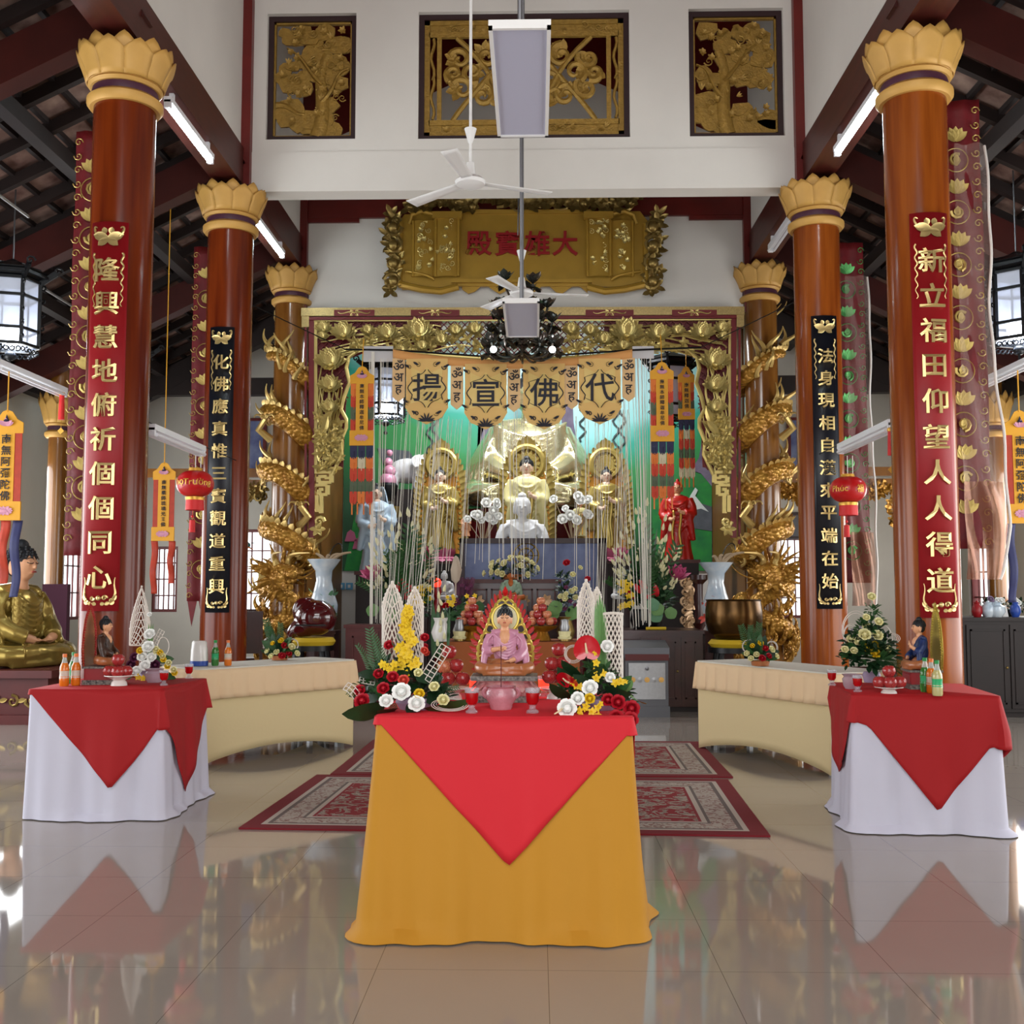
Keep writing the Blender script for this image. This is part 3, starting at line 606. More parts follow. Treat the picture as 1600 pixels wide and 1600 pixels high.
# ================================================================ carved gilt panels in the lintel openings
def foliage_relief(mb, rnd, x0, x1, z0, z1, y, n, s):
    for i in range(n):
        c = V(rnd.uniform(x0,x1), y+rnd.uniform(-.02,.02), rnd.uniform(z0,z1)); a = rnd.uniform(0,2*PI); k = rnd.random()
        if k < .35:
            for q in range(6): mb.petal(c, (math.cos(a+q*PI/3),0,math.sin(a+q*PI/3)), s*rnd.uniform(.6,1), s*.55, (0,-1,0), .25)
        elif k < .7: mb.tube(spiral(c, s*.9, 1.4, a, 14, rnd.choice((-1,1))), [s*.16,s*.06], 6)
        else:
            for q in (-.5,0,.5): mb.petal(c, (math.cos(a+q),0,math.sin(a+q)), s*1.3, s*.4, (0,-1,0), .2)
def carved_window(i, n, label, seed, dense):
    x0, x1, z0, z1 = WN[i]; rnd = random.Random(seed); y = Y2+.1
    t = thing('gilt_wall_carving', label, 'carving', (0,0,0))
    f = MB(); b = .06
    for q in ((x0,x0+b,z0,z1),(x1-b,x1,z0,z1),(x0+b,x1-b,z1-b,z1),(x0+b,x1-b,z0,z0+b)): f.bb((q[0],y-.04,q[2]), (q[1],y+.06,q[3]))
    f.build('frame', 'frame_dark', t, False)
    m = MB(); a0, a1, c0, c1 = x0+b, x1-b, z0+b, z1-b; W = a1-a0; H = c1-c0
    if i == 1:
        e = .19
        for q in ((a0,a0+.06,c0,c1),(a0+e-.05,a0+e,c0+e,c1-e),(a1-.06,a1,c0,c1),(a1-e,a1-e+.05,c0+e,c1-e),(a0,a1,c1-.05,c1),(a0,a1,c0,c0+.05),(a0+.05,a1-.05,c1-e,c1-.13),(a0+.05,a1-.05,c0+.13,c0+e)): m.bb((q[0],y-.015,q[2]), (q[1],y+.03,q[3]))
        for q in ((a0,a0+e,c0,c0+e),(a1-e,a1,c0,c0+e),(a0,a0+e,c1-e,c1),(a1-e,a1,c1-e,c1)): m.bb((q[0],y,q[2]), (q[1],y+.03,q[3]))
        m.bb((a0+.05,y+.005,c1-.14),(a1-.05,y+.025,c1-.04)); m.bb((a0+.05,y+.005,c0+.04),(a1-.05,y+.025,c0+.14))
        for zc in (lerp(c0,c1,.33), lerp(c0,c1,.67)):
            for xx in (a0+.09, a1-.09): m.tube([(xx+.02*math.sin(k*1.1),y,zc-.24+k*.06) for k in range(9)], .018, 6)
        for s in (-1, 1):
            X = (a0+a1)/2
            for k, (dx, dz, r, tn) in enumerate(((.2,.2,.17,1.3),(.5,.3,.15,1.3),(.75,.38,.16,1.2),(.3,.48,.18,1.4),(.62,.58,.16,1.2),(.15,.7,.16,1.3),(.45,.78,.17,1.4),(.78,.74,.15,1.2),(.85,.56,.12,1.2),(.05,.45,.12,1.2),(.35,.28,.12,1.1))):
                c = V(X+s*dx*(W/2-e), y+.01, lerp(c0+e, c1-e, dz)); m.tube(spiral(c, r*.8, tn, k*1.3, 18, s, .15), [.042,.018], 6)
                for q in range(3): m.petal(c+V(s*.02,0,0), (math.cos(k*1.3+q*.8),0,math.sin(k*1.3+q*.8)), r*1.05, .1, (0,-1,0), .15)
            m.tube(bez((X,y+.01,c0+e),(X+s*.4,y,c0+.5),(X+s*.2,y,c1-.7),(X+s*.75,y+.01,c1-e)), .03, 6); m.tube(bez((X+s*.1,y+.01,c1-e),(X+s*.3,y,c1-.6),(X+s*.6,y,c0+.5),(X+s*.8,y+.01,c0+e)), .03, 6)
        foliage_relief(m, rnd, a0+.12, a1-.12, c1-.13, c1-.06, y-.01, 16, .05); foliage_relief(m, rnd, a0+.12, a1-.12, c0+.07, c0+.12, y-.01, 16, .05)
    else:
        th = .02                                              # pictorial carving: tree, rocks, blossoms
        for q in ((a0,a0+th,c0,c1),(a1-th,a1,c0,c1),(a0,a1,c0,c0+th),(a0,a1,c1-th,c1)): m.bb((q[0],y-.01,q[2]), (q[1],y+.03,q[3]))
        sg = 1 if i == 0 else -1; X = lerp(a0,a1,.62 if sg > 0 else .36)
        m.tube(bez((X-.05*sg,y,c0),(X+.1*sg,y,c0+.35*H),(X-.12*sg,y,c0+.45*H),(X+.05*sg,y,c0+.72*H)), [.09,.05], 8, flat=.5)
        m.tube(bez((X,y,c0+.45*H),(X-.2*sg,y,c0+.6*H),(X-.2*sg,y,c0+.7*H),(X-.4*sg,y,c0+.78*H)), [.05,.02], 7, flat=.6)
        m.tube(bez((X,y,c0+.3*H),(X+.2*sg,y,c0+.45*H),(X+.1*sg,y,c0+.55*H),(X+.3*sg,y,c0+.6*H)), [.05,.02], 7, flat=.6)
        # rocks and ground as overlapping flat carved shapes
        for k in range(16):
            cx = rnd.uniform(a0+.05,a1-.05); cz = c0+rnd.uniform(.02,.3)*H; r = rnd.uniform(.1,.2)
            out = []
            for q in range(11):
                an = 2*PI*q/11; rr = r*rnd.uniform(.75,1.1); out.append((min(a1,max(a0,cx+rr*math.cos(an))), min(c1,max(c0,cz+rr*.7*math.sin(an)))))
            m.prism(out, .03, Matrix.Translation((0, y+rnd.uniform(-.01,.01), 0)))
        for k in range(dense):
            cx = rnd.uniform(a0+.1,a1-.1); cz = lerp(c0,c1,rnd.uniform(.42,.93)); r = rnd.uniform(.07,.15); n_ = 9
            out = [(min(a1,max(a0,cx+r*rnd.uniform(.7,1.15)*math.cos(2*PI*q/n_))), min(c1,max(c0,cz+r*.8*rnd.uniform(.7,1.15)*math.sin(2*PI*q/n_)))) for q in range(n_)]
            m.prism(out, .025, Matrix.Translation((0, y+rnd.uniform(-.015,.015), 0)))
        foliage_relief(m, rnd, a0+.08, a1-.08, c0+.35*H, c1-.08, y-.015, 46, .06); foliage_relief(m, rnd, a0+.08, a1-.08, c0+.06, c0+.4*H, y-.015, 16, .05)
        if i == 0: m.tube(bez((a0+.03,y,c0+.28*H),(a0+.2,y-.01,c0+.3*H),(a0+.2,y,c0+.2*H),(a0+.35,y,c0+.2*H)), [.04,.015], 6)
    m.build('carving', 'carve_panel', t)
carved_window(0, 1, 'dark-framed gilt carved panel of a leafy tree, upper wall at left', 3, 48)
carved_window(1, 2, 'wide dark-framed gilt openwork panel of scrolls behind the panel light', 5, 0)
carved_window(2, 3, 'dark-framed gilt carved panel of rocks and branches, upper wall at right', 9, 36)
# ================================================================ gilt scroll plaque
def plaque():
    Y = 14.62; t = thing('scroll_plaque', 'gilt carved scroll plaque with four red characters over the altar', 'plaque', (0, 0, 0))
    P = lambda x, y, dy=0: (lambda q: (q.x, Y-dy, q.z))(at(x, y, Y-dy)); rnd = random.Random(8)
    def plate(mb, pts, d0, d1):
        q = [at(x, y, Y-d1) for x, y in pts]; mb.prism([(p.x, p.z) for p in q], d1-d0, Matrix.Translation((0, Y-d1, 0)))
    m = MB(); plate(m, [(628,452),(715,447),(920,447),(1012,450),(1012,345),(1000,330),(632,335),(624,345)][::-1], 0, .05); plate(m, [(708,436),(922,436),(922,330),(708,330)][::-1], .04, .07)
    for a, b in (((705,331),(925,331)), ((705,439),(925,439))): m.beam(P(*a,.08), P(*b,.08), .05, .05)
    m.build('back_board', 'plaque_gold', t, False)
    for s in (-1, 1):
        X = lambda x: 817+s*(x-817)
        for (a, b, u, v, d) in ((918,953,338,432,.12),(955,988,345,432,.10)):
            k = MB(); p0 = at(X(a),v,Y-d); p1 = at(X(b),u,Y-d); x0, x1 = sorted((p0.x,p1.x))
            k.grid(lambda uu, vv: (lerp(x0,x1,uu), Y-d-.035*math.sin(uu*PI), lerp(p0.z,p1.z,vv)), 10, 8); 
            k.tube([(x0,Y-d,p0.z),(x0,Y-d,p1.z)], .022, 6); k.tube([(x1,Y-d,p0.z),(x1,Y-d,p1.z)], .022, 6)
            k.build('scroll_panel', 'plaque_gold', t)
            e = MB(); foliage_relief(e, rnd, x0+.05, x1-.05, p0.z+.06, p1.z-.06, Y-d-.04, 26, .045); e.build('scroll_relief', 'gold_leaf', t)
        k = MB(); k.beam(P(X(912),337,.13), P(X(958),337,.13), .1, .09); k.tube([P(X(958),334,.1),P(X(975),330,.1),P(X(990),336,.08),P(X(994),350,.06)], .035, 8)
        k.tube([P(X(918),448,.1),P(X(945),455,.12),P(X(975),452,.1),P(X(1010),444,.06)], .05, 8); k.tube(bez(P(X(955),437,.12),P(X(965),428,.14),P(X(985),426,.12),P(X(1000),424,.06)), .022, 8)
        k.tube([P(X(1008),350,.05),P(X(1010),445,.05)], .04, 8); k.build('scroll_roll', 'plaque_gold', t)
        o = MB()
        for q in range(16):
            c = V(*P(X(1018+rnd.uniform(-6,12)), lerp(335,455,q/15), .05)); a = rnd.uniform(0,6)
            for z in range(5): o.petal(c, (math.cos(a+z*1.2),-.2,math.sin(a+z*1.2)), rnd.uniform(.1,.17), .07, (0,-1,0), .3)
            o.ball(c, .035, 7, 5)
        for q in range(4):
            c = V(*P(X(1020), 355+q*28, .08)); o.ball(c, (.075,.06,.075), 8, 6); o.tube(spiral(c, .13, 1.2, q, 12, s), [.03,.01], 5)
        o.build('flower_border', 'gold_dull', t)
    o = MB()
    for q in range(44):
        px = lerp(640, 995, q/43); c = V(*P(px, 314+rnd.uniform(-9,9), .09)); a = rnd.uniform(0,6)
        for z in range(5): o.petal(c, (math.cos(a+z*1.25),-.2,math.sin(a+z*1.25)), rnd.uniform(.1,.2), .08, (0,-1,0), .3)
        if q % 3 == 0: o.ball(c, .06, 8, 6)
        if q % 4 == 1: o.tube(spiral(c, .14, 1.3, q, 14, 1), [.03,.012], 5)
    o.build('flower_border', 'gold_dull', t)
    w = MB(); pts = [(722,441)]+[(722+i*9.8, 452+7*math.sin(i*1.3)) for i in range(21)]+[(918,441)]
    plate(w, pts, 0, .03); w.build('lower_apron', 'plaque_gold', t, False)
    L = MB()
    for ch, px in zip('殿寶雄大', (748, 793, 839, 883)):
        p = at(px, 381, Y-.08); L.text(ch, .36, Matrix.Translation((p.x, Y-.1, p.z)) @ UPRIGHT, .015, .016)
    L.build('lettering', 'letter_red', t, False)
mat('plaque_gold', 'b18a33', .38, .35, var=.12, vscale=6); mat('gold_dull', '9a8148', .36, .7, var=.2, vscale=10); mat('letter_red', '8e1218', .4)
plaque()
# ================================================================ dragon columns
mat('dragon_gold', 'c4933e', .32, .4, col2='97651f', vscale=9, scales=16)
mat('dragon_light', 'd6b56c', .32, .45, var=.2, vscale=12)
def dragon_column(x, y, sg, label):
    t = thing('dragon_column', label, 'column', (x, y, 0)); rnd = random.Random(11)
    MB().lathe([(.36,0),(.36,.3),(.3,.36),(.24,.4)], 32).build('column_base', 'dragon_gold', t)
    MB().lathe([(.235,.3),(.225,5.6)], 40).build('shaft', 'column_wood_gold', t); capital_parts(t, .22, 5.33, 5.87, 'capital_gold')
    z0, z1, T = 1.25, 4.85, 4.6
    def hel(u, dr=0, dz=0):                                  # u: 0 head (low) .. 1 tail (high)
        a = -PI/2+.7 - 2*PI*T*u; r = .275+.015*math.sin(u*40)+dr
        return V(sg*r*math.cos(a), r*math.sin(a), lerp(z0, z1, u)+.05*math.sin(u*57)+dz)
    n = 150; rad = lambda u: .15*min(1, .55+u*4)*(1-.72*max(0, u-.72)/.28)
    MB().tube([hel(i/n) for i in range(n+1)], rad, 10).build('dragon_body', 'dragon_gold', t)
    f = MB()
    for i in range(118):
        u = .02+.96*i/117; p = hel(u); o = V(p.x, p.y, 0).normalized(); r = rad(u)
        d = (hel(u+.004)-hel(u-.004)).normalized()
        f.petal(p+o*r*.55+V(0,0,r*.55), o*.55+V(0,0,1)-d*.45, .13*(1-.4*u), .085, d.cross(o), .25)
    f.build('spine_fins', 'dragon_light', t)
    fl = MB()                                                # flame tail at the top and flame wisps along the body
    for k in range(9):
        b = hel(1); a = (k-4)*.17; h = rnd.uniform(.38,.62)
        fl.tube([b+V(math.sin(a)*h*q+.05*math.sin(q*7+k), -.05-.02*k%2, h*q-.02) for q in [j/9 for j in range(10)]], lambda q: .028*(1-q)+.004, 6)
        fl.petal(b-V(0,.04,.06), (math.sin(a*3),-.5,math.cos(a*3)*.8), .3, .09, (0,-1,0), .2)
    for k in range(74):
        u = rnd.uniform(.06,.97); p = hel(u); o = V(p.x,p.y,0).normalized()
        b = p+V(0,0,rnd.choice((-1,1))*.13); d = rnd.uniform(-1.3,1.3)
        fl.tube(bez(b, b+o*.08+V(0,0,.08), b+o*.12+V(d*.12,0,.12), b+o*.07+V(d*.16,0,.26)), lambda q: .036*(1-q)+.006, 6)
        if k % 3 == 0: fl.tube(spiral(b+o*.08, .07, 1.3, k, 10, 1, .2, V(-o.y,o.x,0)), [.02,.008], 5)
    fl.build('flame_wisps', 'dragon_light', t)
    for u, d in ((.3,1),(.62,-1)):                           # clawed legs
        p = hel(u); o = V(p.x,p.y,0).normalized() if p.y < 0 else V(.3*d,-1,0).normalized(); p = V(.2*d*sg,-.24,p.z); c = MB(); e = p+V(.14*d*sg,-.1,.12); h = e+V(-.1*d*sg,-.05,.14)
        c.tube([p,e,h], [.06,.04], 8)
        for k in range(4): c.tube(bez(h, h+V((k-1.5)*.05,-.05,.06), h+V((k-1.5)*.08,-.08,.06), h+V((k-1.5)*.09,-.07,.0)), [.022,.006], 6)
        c.build('clawed_leg', 'dragon_light', t)
    hc = V(.02*sg, -.42, 1.62)                               # head
    h = MB(); D = V(.55*sg, -.75, -.12).normalized(); S = D.cross(V(0,0,1)).normalized()
    h.ball(hc, (.19,.17,.16), 14, 10); h.tube([hc, hc+D*.16+V(0,0,.02), hc+D*.3+V(0,0,.03)], [.15,.1], 10); h.ball(hc+D*.32+V(0,0,.05), (.09,.08,.06), 10, 8)
    h.tube([hc-V(0,0,.06), hc+D*.16-V(0,0,.12), hc+D*.27-V(0,0,.13)], [.1,.05], 8)
    h.tube([hc, V(-.08*sg,-.32,1.42), hel(0)], [.13,.1], 10)
    for s in (-1, 1):
        h.ball(hc+D*.1+S*s*.1+V(0,0,.11), .045, 8, 6); h.ball(hc+D*.36+S*s*.04+V(0,0,.09), .025, 7, 5); h.petal(hc+S*s*.14, S*s+V(0,0,.4)-D*.3, .2, .1, D, .2)
        h.tube(bez(hc+D*.3+S*s*.06, hc+D*.45+S*s*.12, hc+D*.5+S*s*.25+V(0,0,.1), hc+D*.4+S*s*.36+V(0,0,.2)), [.014,.004], 5)
    for k in range(6): h.tube([hc+D*(.16+.02*k)+S*((k%2)*2-1)*.06-V(0,0,.06), hc+D*(.17+.02*k)+S*((k%2)*2-1)*.06-V(0,0,.1)], [.012,.002], 5)
    h.build('dragon_head', 'dragon_gold', t)
    for s in (-1, 1): MB().tube(bez(hc+S*s*.07+V(0,0,.1), hc-D*.1+S*s*.1+V(0,0,.3), hc+D*.1+S*s*.16+V(0,0,.3), hc+D*.42+S*s*.2+V(0,0,.34)), lambda q: .038*(1-q)+.008, 8).build('horn', 'dragon_light', t)
    m = MB()
    for k in range(40):
        a = rnd.uniform(0, 2*PI); b = hc-D*.03+S*math.cos(a)*.14+V(0,0,math.sin(a)*.13); o = (S*math.cos(a)+V(0,0,math.sin(a))-D*rnd.uniform(.1,.6)).normalized(); L = rnd.uniform(.22,.42)
        m.tube(bez(b, b+o*L*.4+V(0,0,.02), b+o*L*.7, b+o*L+V(0,0,rnd.uniform(-.06,.08))), lambda q: .036*(1-q)+.004, 6)
    m.build('mane', 'dragon_gold', t)
    w = MB()                                                 # scaly coils and wave crests at the foot
    w.tube([V(.3*math.cos(a)*sg, .3*math.sin(a), lerp(.75,1.3,(a+3.6)/4.2)) for a in [-3.6+k*.21 for k in range(21)]], .12, 10)
    for k in range(44):
        a = 2*PI*k/44*3; z = .35+.9*rnd.random(); o = V(math.cos(a), math.sin(a), 0); b = o*.3+V(0,0,z)
        w.tube(bez(b, b+o*.12+V(0,0,.05), b+o*.18+V(0,0,.16), b+o*.1+V(0,0,.24)), lambda q: .045*(1-q)+.006, 6)
        if k % 2: w.tube(spiral(b+o*.08, .08, 1.3, k, 10, 1, .2, V(-o.y,o.x,0)), [.026,.01], 5)
    w.build('wave_crests', 'dragon_gold', t)
dragon_column(XL, Y3, 1, 'gilt column wound with a carved dragon, left of the altar opening'); dragon_column(XR, Y3, -1, 'gilt column wound with a carved dragon, right of the altar opening')
# ================================================================ carved altar surround
mat('lattice_red', '6d1216', .45); mat('gold_strip', 'bda36a', .35, .5, var=.35, vscale=60); mat('niche_side', '7b5020', .5, var=.3, vscale=3)
YA = 14.5
def A(x, y, d=0): return at(x, y, YA-d)
def relief_lotus(mb, c, r, lay=3, up=1, rnd=random):
    for l in range(lay):
        n = 8-l
        for i in range(n):
            a = (i/(n-1)-.5)*(2.5-.45*l); mb.petal(Vector(c)-V(0,.02*l+.01,.0), (math.sin(a), -.25, up*math.cos(a)*(.75+.1*l)), r*(1.05-.14*l), r*.5, (0,-1,0), .1, .4)
    for i in range(7):
        a = (i/6-.5)*2.6; mb.petal(Vector(c), (math.sin(a),-.5,-up*math.cos(a)*.5), r*.7, r*.42, (0,-1,0), .12, .4)
    mb.ball(Vector(c)-V(0,.05,0), r*.16, 8, 6)
def surround():
    t = thing('altar_surround', 'carved gilt lotus surround on red lattice framing the altar opening', 'carving', (0,0,0)); rnd = random.Random(21)
    o = MB(); top = [A(473,489), A(1162,487)]
    o.beam(A(472,489), A(1162,487), .12, .11); o.beam(A(478,490), A(478,512), .1, .09, (0,1,0)); o.beam(A(1156,488), A(1156,512), .1, .09, (0,1,0)); o.build('outer_strip', 'gold_strip', t, False)
    c = MB(); cg = MB()
    for a in ((522,585),(642,718),(915,990),(1050,1120)):
        p, q = A(a[0],489,.065), A(a[1],489,.065); c.beam(p, q, .01, .085); m = (p+q)/2
        for k in range(6): cg.petal(m, (math.cos(k*PI/3),-.05,math.sin(k*PI/3)*.4), .07, .035, (0,-1,0), .02)
        for s in (-1,1): cg.tube(bez(m, m+V(s*.08,-.01,.05), m+V(s*.16,-.01,-.05), m+V(s*.22,-.01,.01)), [.012,.005], 5)
    c.build('cartouche', 'lattice_red', t, False); cg.build('cartouche_scroll', 'gold_leaf', t)
    r = MB(); r.beam(A(484,499), A(1150,496), .1, .04); r.beam(A(487,499), A(487,840), .07, .05, (0,1,0)); r.beam(A(1146,497), A(1146,840), .07, .05, (0,1,0))
    r.beam(A(478,505), A(478,850), .03, .05, (0,1,0)); r.beam(A(1155,505), A(1155,850), .03, .05, (0,1,0)); r.build('red_moulding', 'lattice_red', t, False)
    g = MB(); g.beam(A(491,502), A(1143,500), .05, .016); g.beam(A(493,502), A(493,735), .05, .016, (0,1,0)); g.beam(A(1141,500), A(1141,735), .05, .016, (0,1,0)); g.build('gilt_fillet', 'gold_leaf', t, False)
    # contour of the opening
    half = [(817,562),(760,560),(700,556),(673,553),(600,545),(562,546),(545,558),(541,575),(546,598),(537,622),(533,640),(541,655),(541,668),(532,690),(534,710),(527,725),(519,742)]
    def contour(s): return [A(817+s*(x-817), y, .04) for x, y in half]
    # lattice backing, strips clipped to the band between frame and contour
    lat = MB(); hx = [p[0] for p in half]
    def low(x):                                              # lower limit of the carving at column x (left half pixels)
        xx = x if x <= 817 else 1634-x
        if xx >= 545:
            for (xa, ya_), (xb, yb_) in zip(half, half[1:]):
                if xb <= xx <= xa: return lerp(ya_, yb_, (xa-xx)/max(1e-6, xa-xb))
        return 735 if xx < 534 else 640
    for s in (-1, 1):
        for k in range(-30, 90):
            seg = []
            for j in range(0, 61):
                y = 502+j*4; x = 490+k*11+s*(y-502)
                if 492 <= x <= 1142 and y <= low(x): seg.append((x, y))
                else:
                    if len(seg) > 1: lat.beam(A(*seg[0],-.02), A(*seg[-1],-.02), .012, .028, (0,1,0))
                    seg = []
            if len(seg) > 1: lat.beam(A(*seg[0],-.02), A(*seg[-1],-.02), .012, .028, (0,1,0))
    lat.build('red_lattice', 'lattice_red', t, False)
    bk = MB()
    for s in (-1, 1):
        X = lambda x: 817+s*(x-817); q = [A(X(x), y, -.05) for x, y in ((491,502),(690,502),(690,550),(600,540),(546,560),(540,640),(536,730),(491,735))]
        bk.prism([(p.x, p.z) for p in (q if s < 0 else q[::-1])], .015, Matrix.Translation((0, YA+.05, 0)))
    bk.build('red_backing', 'lattice_red', t, False)
    for s in (-1, 1):
        X = lambda x: 817+s*(x-817); side = 'left' if s > 0 else 'right'
        MB().tube(contour(s), .028, 7).build('contour_moulding', 'gold_leaf', t)
        St = MB()
        for (x, y, r) in ((507,512,.14),(538,518,.2),(576,516,.12),(518,562,.24),(517,600,.19),(516,635,.16),(606,520,.19),(655,516,.25),(690,530,.14),(742,514,.14),(712,516,.13),(628,548,.13),(505,525,.1),(775,515,.12),(660,540,.13)):
            p = A(X(x), y, .05); L = MB(); relief_lotus(L, p-V(0,0,r*.3), r); L.build('lotus_flower', 'gold_leaf', t)
        for k in range(34):
            x = rnd.uniform(495,535); y = rnd.uniform(560,690); St.tube(bez(A(X(x),y,.03), A(X(x+rnd.uniform(-8,8)),y+20,.04), A(X(x+rnd.uniform(-15,10)),y+40,.04), A(X(495+rnd.uniform(0,22)),min(735,y+75),.03)), .011, 5)
        for k in range(34):
            y = rnd.uniform(508,550); x = rnd.uniform(540,740); St.tube(bez(A(X(x),y,.03), A(X(x-25),y-8,.05), A(X(x-50),y+8,.05), A(X(max(500,x-80)),y+10,.03)), .011, 5)
        for k in range(80):
            x, y = (rnd.uniform(495,530), rnd.uniform(650,732)) if k < 48 else (rnd.uniform(540,760), rnd.uniform(520,548)); a = rnd.uniform(0,6); p = A(X(x),y,.04)
            for q in range(4): St.petal(p, (math.cos(a+q*1.4),-.3,math.sin(a+q*1.4)), rnd.uniform(.07,.13), .05, (0,-1,0), .2, .5)
        for k in range(3):
            p = A(X(rnd.uniform(500,528)), rnd.uniform(655,690), .06); St.petal(p, (rnd.uniform(-.3,1)*s,-.2,.6), .26, .1, (0,-1,0), .2, .5)
        St.build('stems_and_leaves', 'gold_leaf', t)
        mz = MB()                                            # squared meander pendant
        for pts in ([(492,738),(518,738),(518,754),(498,754),(498,745),(511,745),(511,749)],[(494,758),(512,758),(512,773),(499,773),(499,765),(506,765)],[(502,774),(502,802)],[(496,774),(496,800)]):
            P = [A(X(x),y,.03) for x,y in pts]
            for a, b in zip(P, P[1:]): mz.beam(a, b, .06, .04, (0,1,0) if abs(a.x-b.x) < .03 else (0,0,1))
        mz.tube(spiral(A(X(499),815,.03), .07, 1.3, 0, 12, s), [.03,.012], 6); mz.ball(A(X(497),822,.03), .05, 8, 6)
        for q in range(4): mz.petal(A(X(497),826,.03), (math.sin(q-1.5),-.2,-math.cos(q-1.5)), .12, .06, (0,-1,0), .2)
        mz.build('meander_pendant', 'gold_leaf', t, False)
surround()
# ================================================================ niche: side walls, ceiling, mural
xa, xb = XL+.22, XR-.22
struct(MB().bb((xa-.1, Y3+.2, 0), (xa, 17.7, 5.35)).build('wall_niche_left', 'niche_side', None, False)); struct(MB().bb((xb, Y3+.2, 0), (xb+.1, 17.7, 5.35)).build('wall_niche_right', 'niche_side', None, False))
struct(MB().bb((xa-.1, Y3+.2, 5.3), (xb+.1, 17.7, 5.4)).build('ceiling_niche', 'white_paint', None, False))
struct(MB().bb((xa-.1, 17.6, 0), (xb+.1, 17.7, 5.3)).build('wall_niche_back', 'white_paint', None, False))
area('niche_lamp', (XC, 15.25, 5.15), (.35, 0, 0), 3.2, .25, 95, (.95, .98, 1))
def mural_mat():
    m = bpy.data.materials.new('mural_paint'); m.use_nodes = True; nt = m.node_tree; b = nt.nodes['Principled BSDF']; L = nt.links.new
    tc = nt.nodes.new('ShaderNodeTexCoord'); sp = nt.nodes.new('ShaderNodeSeparateXYZ'); L(tc.outputs['Generated'], sp.inputs[0])
    n = nt.nodes.new('ShaderNodeTexNoise'); n.inputs['Scale'].default_value = 5; n.inputs['Detail'].default_value = 5; L(tc.outputs['Generated'], n.inputs['Vector'])
    x1 = nt.nodes.new('ShaderNodeMath'); x1.operation = 'SUBTRACT'; L(sp.outputs[0], x1.inputs[0]); x1.inputs[1].default_value = .62
    x2 = nt.nodes.new('ShaderNodeMath'); x2.operation = 'ABSOLUTE'; L(x1.outputs[0], x2.inputs[0])
    x3 = nt.nodes.new('ShaderNodeMath'); x3.operation = 'MULTIPLY_ADD'; L(x2.outputs[0], x3.inputs[0]); x3.inputs[1].default_value = -.75; L(sp.outputs[2], x3.inputs[2])
    ad = nt.nodes.new('ShaderNodeMath'); ad.operation = 'MULTIPLY_ADD'; L(n.outputs[0], ad.inputs[0]); ad.inputs[1].default_value = .22; L(x3.outputs[0], ad.inputs[2])
    r = nt.nodes.new('ShaderNodeValToRGB'); cr = r.color_ramp; L(ad.outputs[0], r.inputs[0])
    cols = ((.0,'1d4a2c'),(.25,'2a7a3a'),(.42,'2f8a4a'),(.56,'2ea08a'),(.66,'8fd0cf'),(.8,'b5dfe2'),(1,'c9e6ea'))
    cr.elements[0].position = 0; cr.elements[0].color = lin(cols[0][1]); cr.elements[1].position = 1; cr.elements[1].color = lin(cols[-1][1])
    for p, c in cols[1:-1]: e = cr.elements.new(p); e.color = lin(c)
    L(r.outputs[0], b.inputs['Base Color']); b.inputs['Roughness'].default_value = .6; MATS['mural_paint'] = m
mural_mat(); mat('tree_bark', '7d7386', .7, col2='5a5068', vscale=5); mat('paint_white', 'cfd6d2', .7); mat('paint_rock', '5a5f66', .7, var=.3); mat('paint_vine', '3f4a4a', .7); mat('paint_pink', 'b05a78', .6); mat('paint_green', '2c8a3a', .7, col2='1c6a3a', vscale=6)
def mural():
    Y = 17.58; t = thing('wall_mural', 'painted landscape mural with grey trees behind the large golden seated statue', 'mural', (0,0,0))
    P = lambda x, y: at(x, y, Y)
    def flat(pts, nm, m, dy=.02): 
        q = [P(*p) for p in pts]; ar = sum(a.x*b.z-b.x*a.z for a, b in zip(q, q[1:]+q[:1]))
        if ar < 0: q = q[::-1]
        return MB().prism([(p.x,p.z) for p in q], dy-.001, Matrix.Translation((0,Y-dy,0))).build(nm, m, t, False)
    a, b = P(536,892), P(1112,540)
    MB().bb((xa+.01, Y-.001, a.z), (xb-.01, Y+.015, b.z)).build('painted_ground', 'mural_paint', t, False)
    flat([(752,560),(775,560),(764,640),(750,690),(735,735),(712,768),(690,790),(742,790),(772,740)], 'painted_tree', 'tree_bark'); flat([(872,560),(892,560),(896,660),(904,710),(930,748),(950,770),(955,790),(890,790),(880,700)], 'painted_tree', 'tree_bark')
    flat([(1098,680),(1112,640),(1112,760),(1095,740),(1080,735),(1092,715)], 'painted_tree', 'tree_bark', .021)
    v = MB()
    for x, y0, y1 in ((672,655,712),(680,655,715),(962,640,700),(972,640,705),(910,640,690)): v.tube([P(x+5*math.sin(k*1.3+x), lerp(y0,y1,k/10))-V(0,.02,0) for k in range(11)], .018, 5)
    v.build('painted_vine', 'paint_vine', t)
    flat([(590,700),(640,705),(650,722),(600,726)], 'painted_rock', 'paint_rock'); flat([(1075,795),(1090,785),(1112,792),(1112,830),(1080,825)], 'painted_rock', 'paint_rock'); flat([(555,800),(600,770),(690,790),(690,892),(538,892)], 'painted_hill', 'paint_green', .012); flat([(1020,780),(1112,750),(1112,892),(1020,892)], 'painted_hill', 'paint_green', .012)
    flat([(1072,800),(1078,775),(1086,762),(1090,766),(1086,775),(1098,790),(1107,800),(1095,795),(1085,797)], 'painted_crane', 'paint_white', .025)
    for x, y in ((548,838),(560,850),(1060,850)): flat([(x-9,y+8),(x-5,y-6),(x,y-10),(x+6,y-6),(x+10,y+8)], 'painted_lotus', 'paint_pink', .03)
mural()
sw = thing('switch_plate', 'white switch plates with blue rims on the wall below the mural at left', 'switch', at(545,916,17.55))
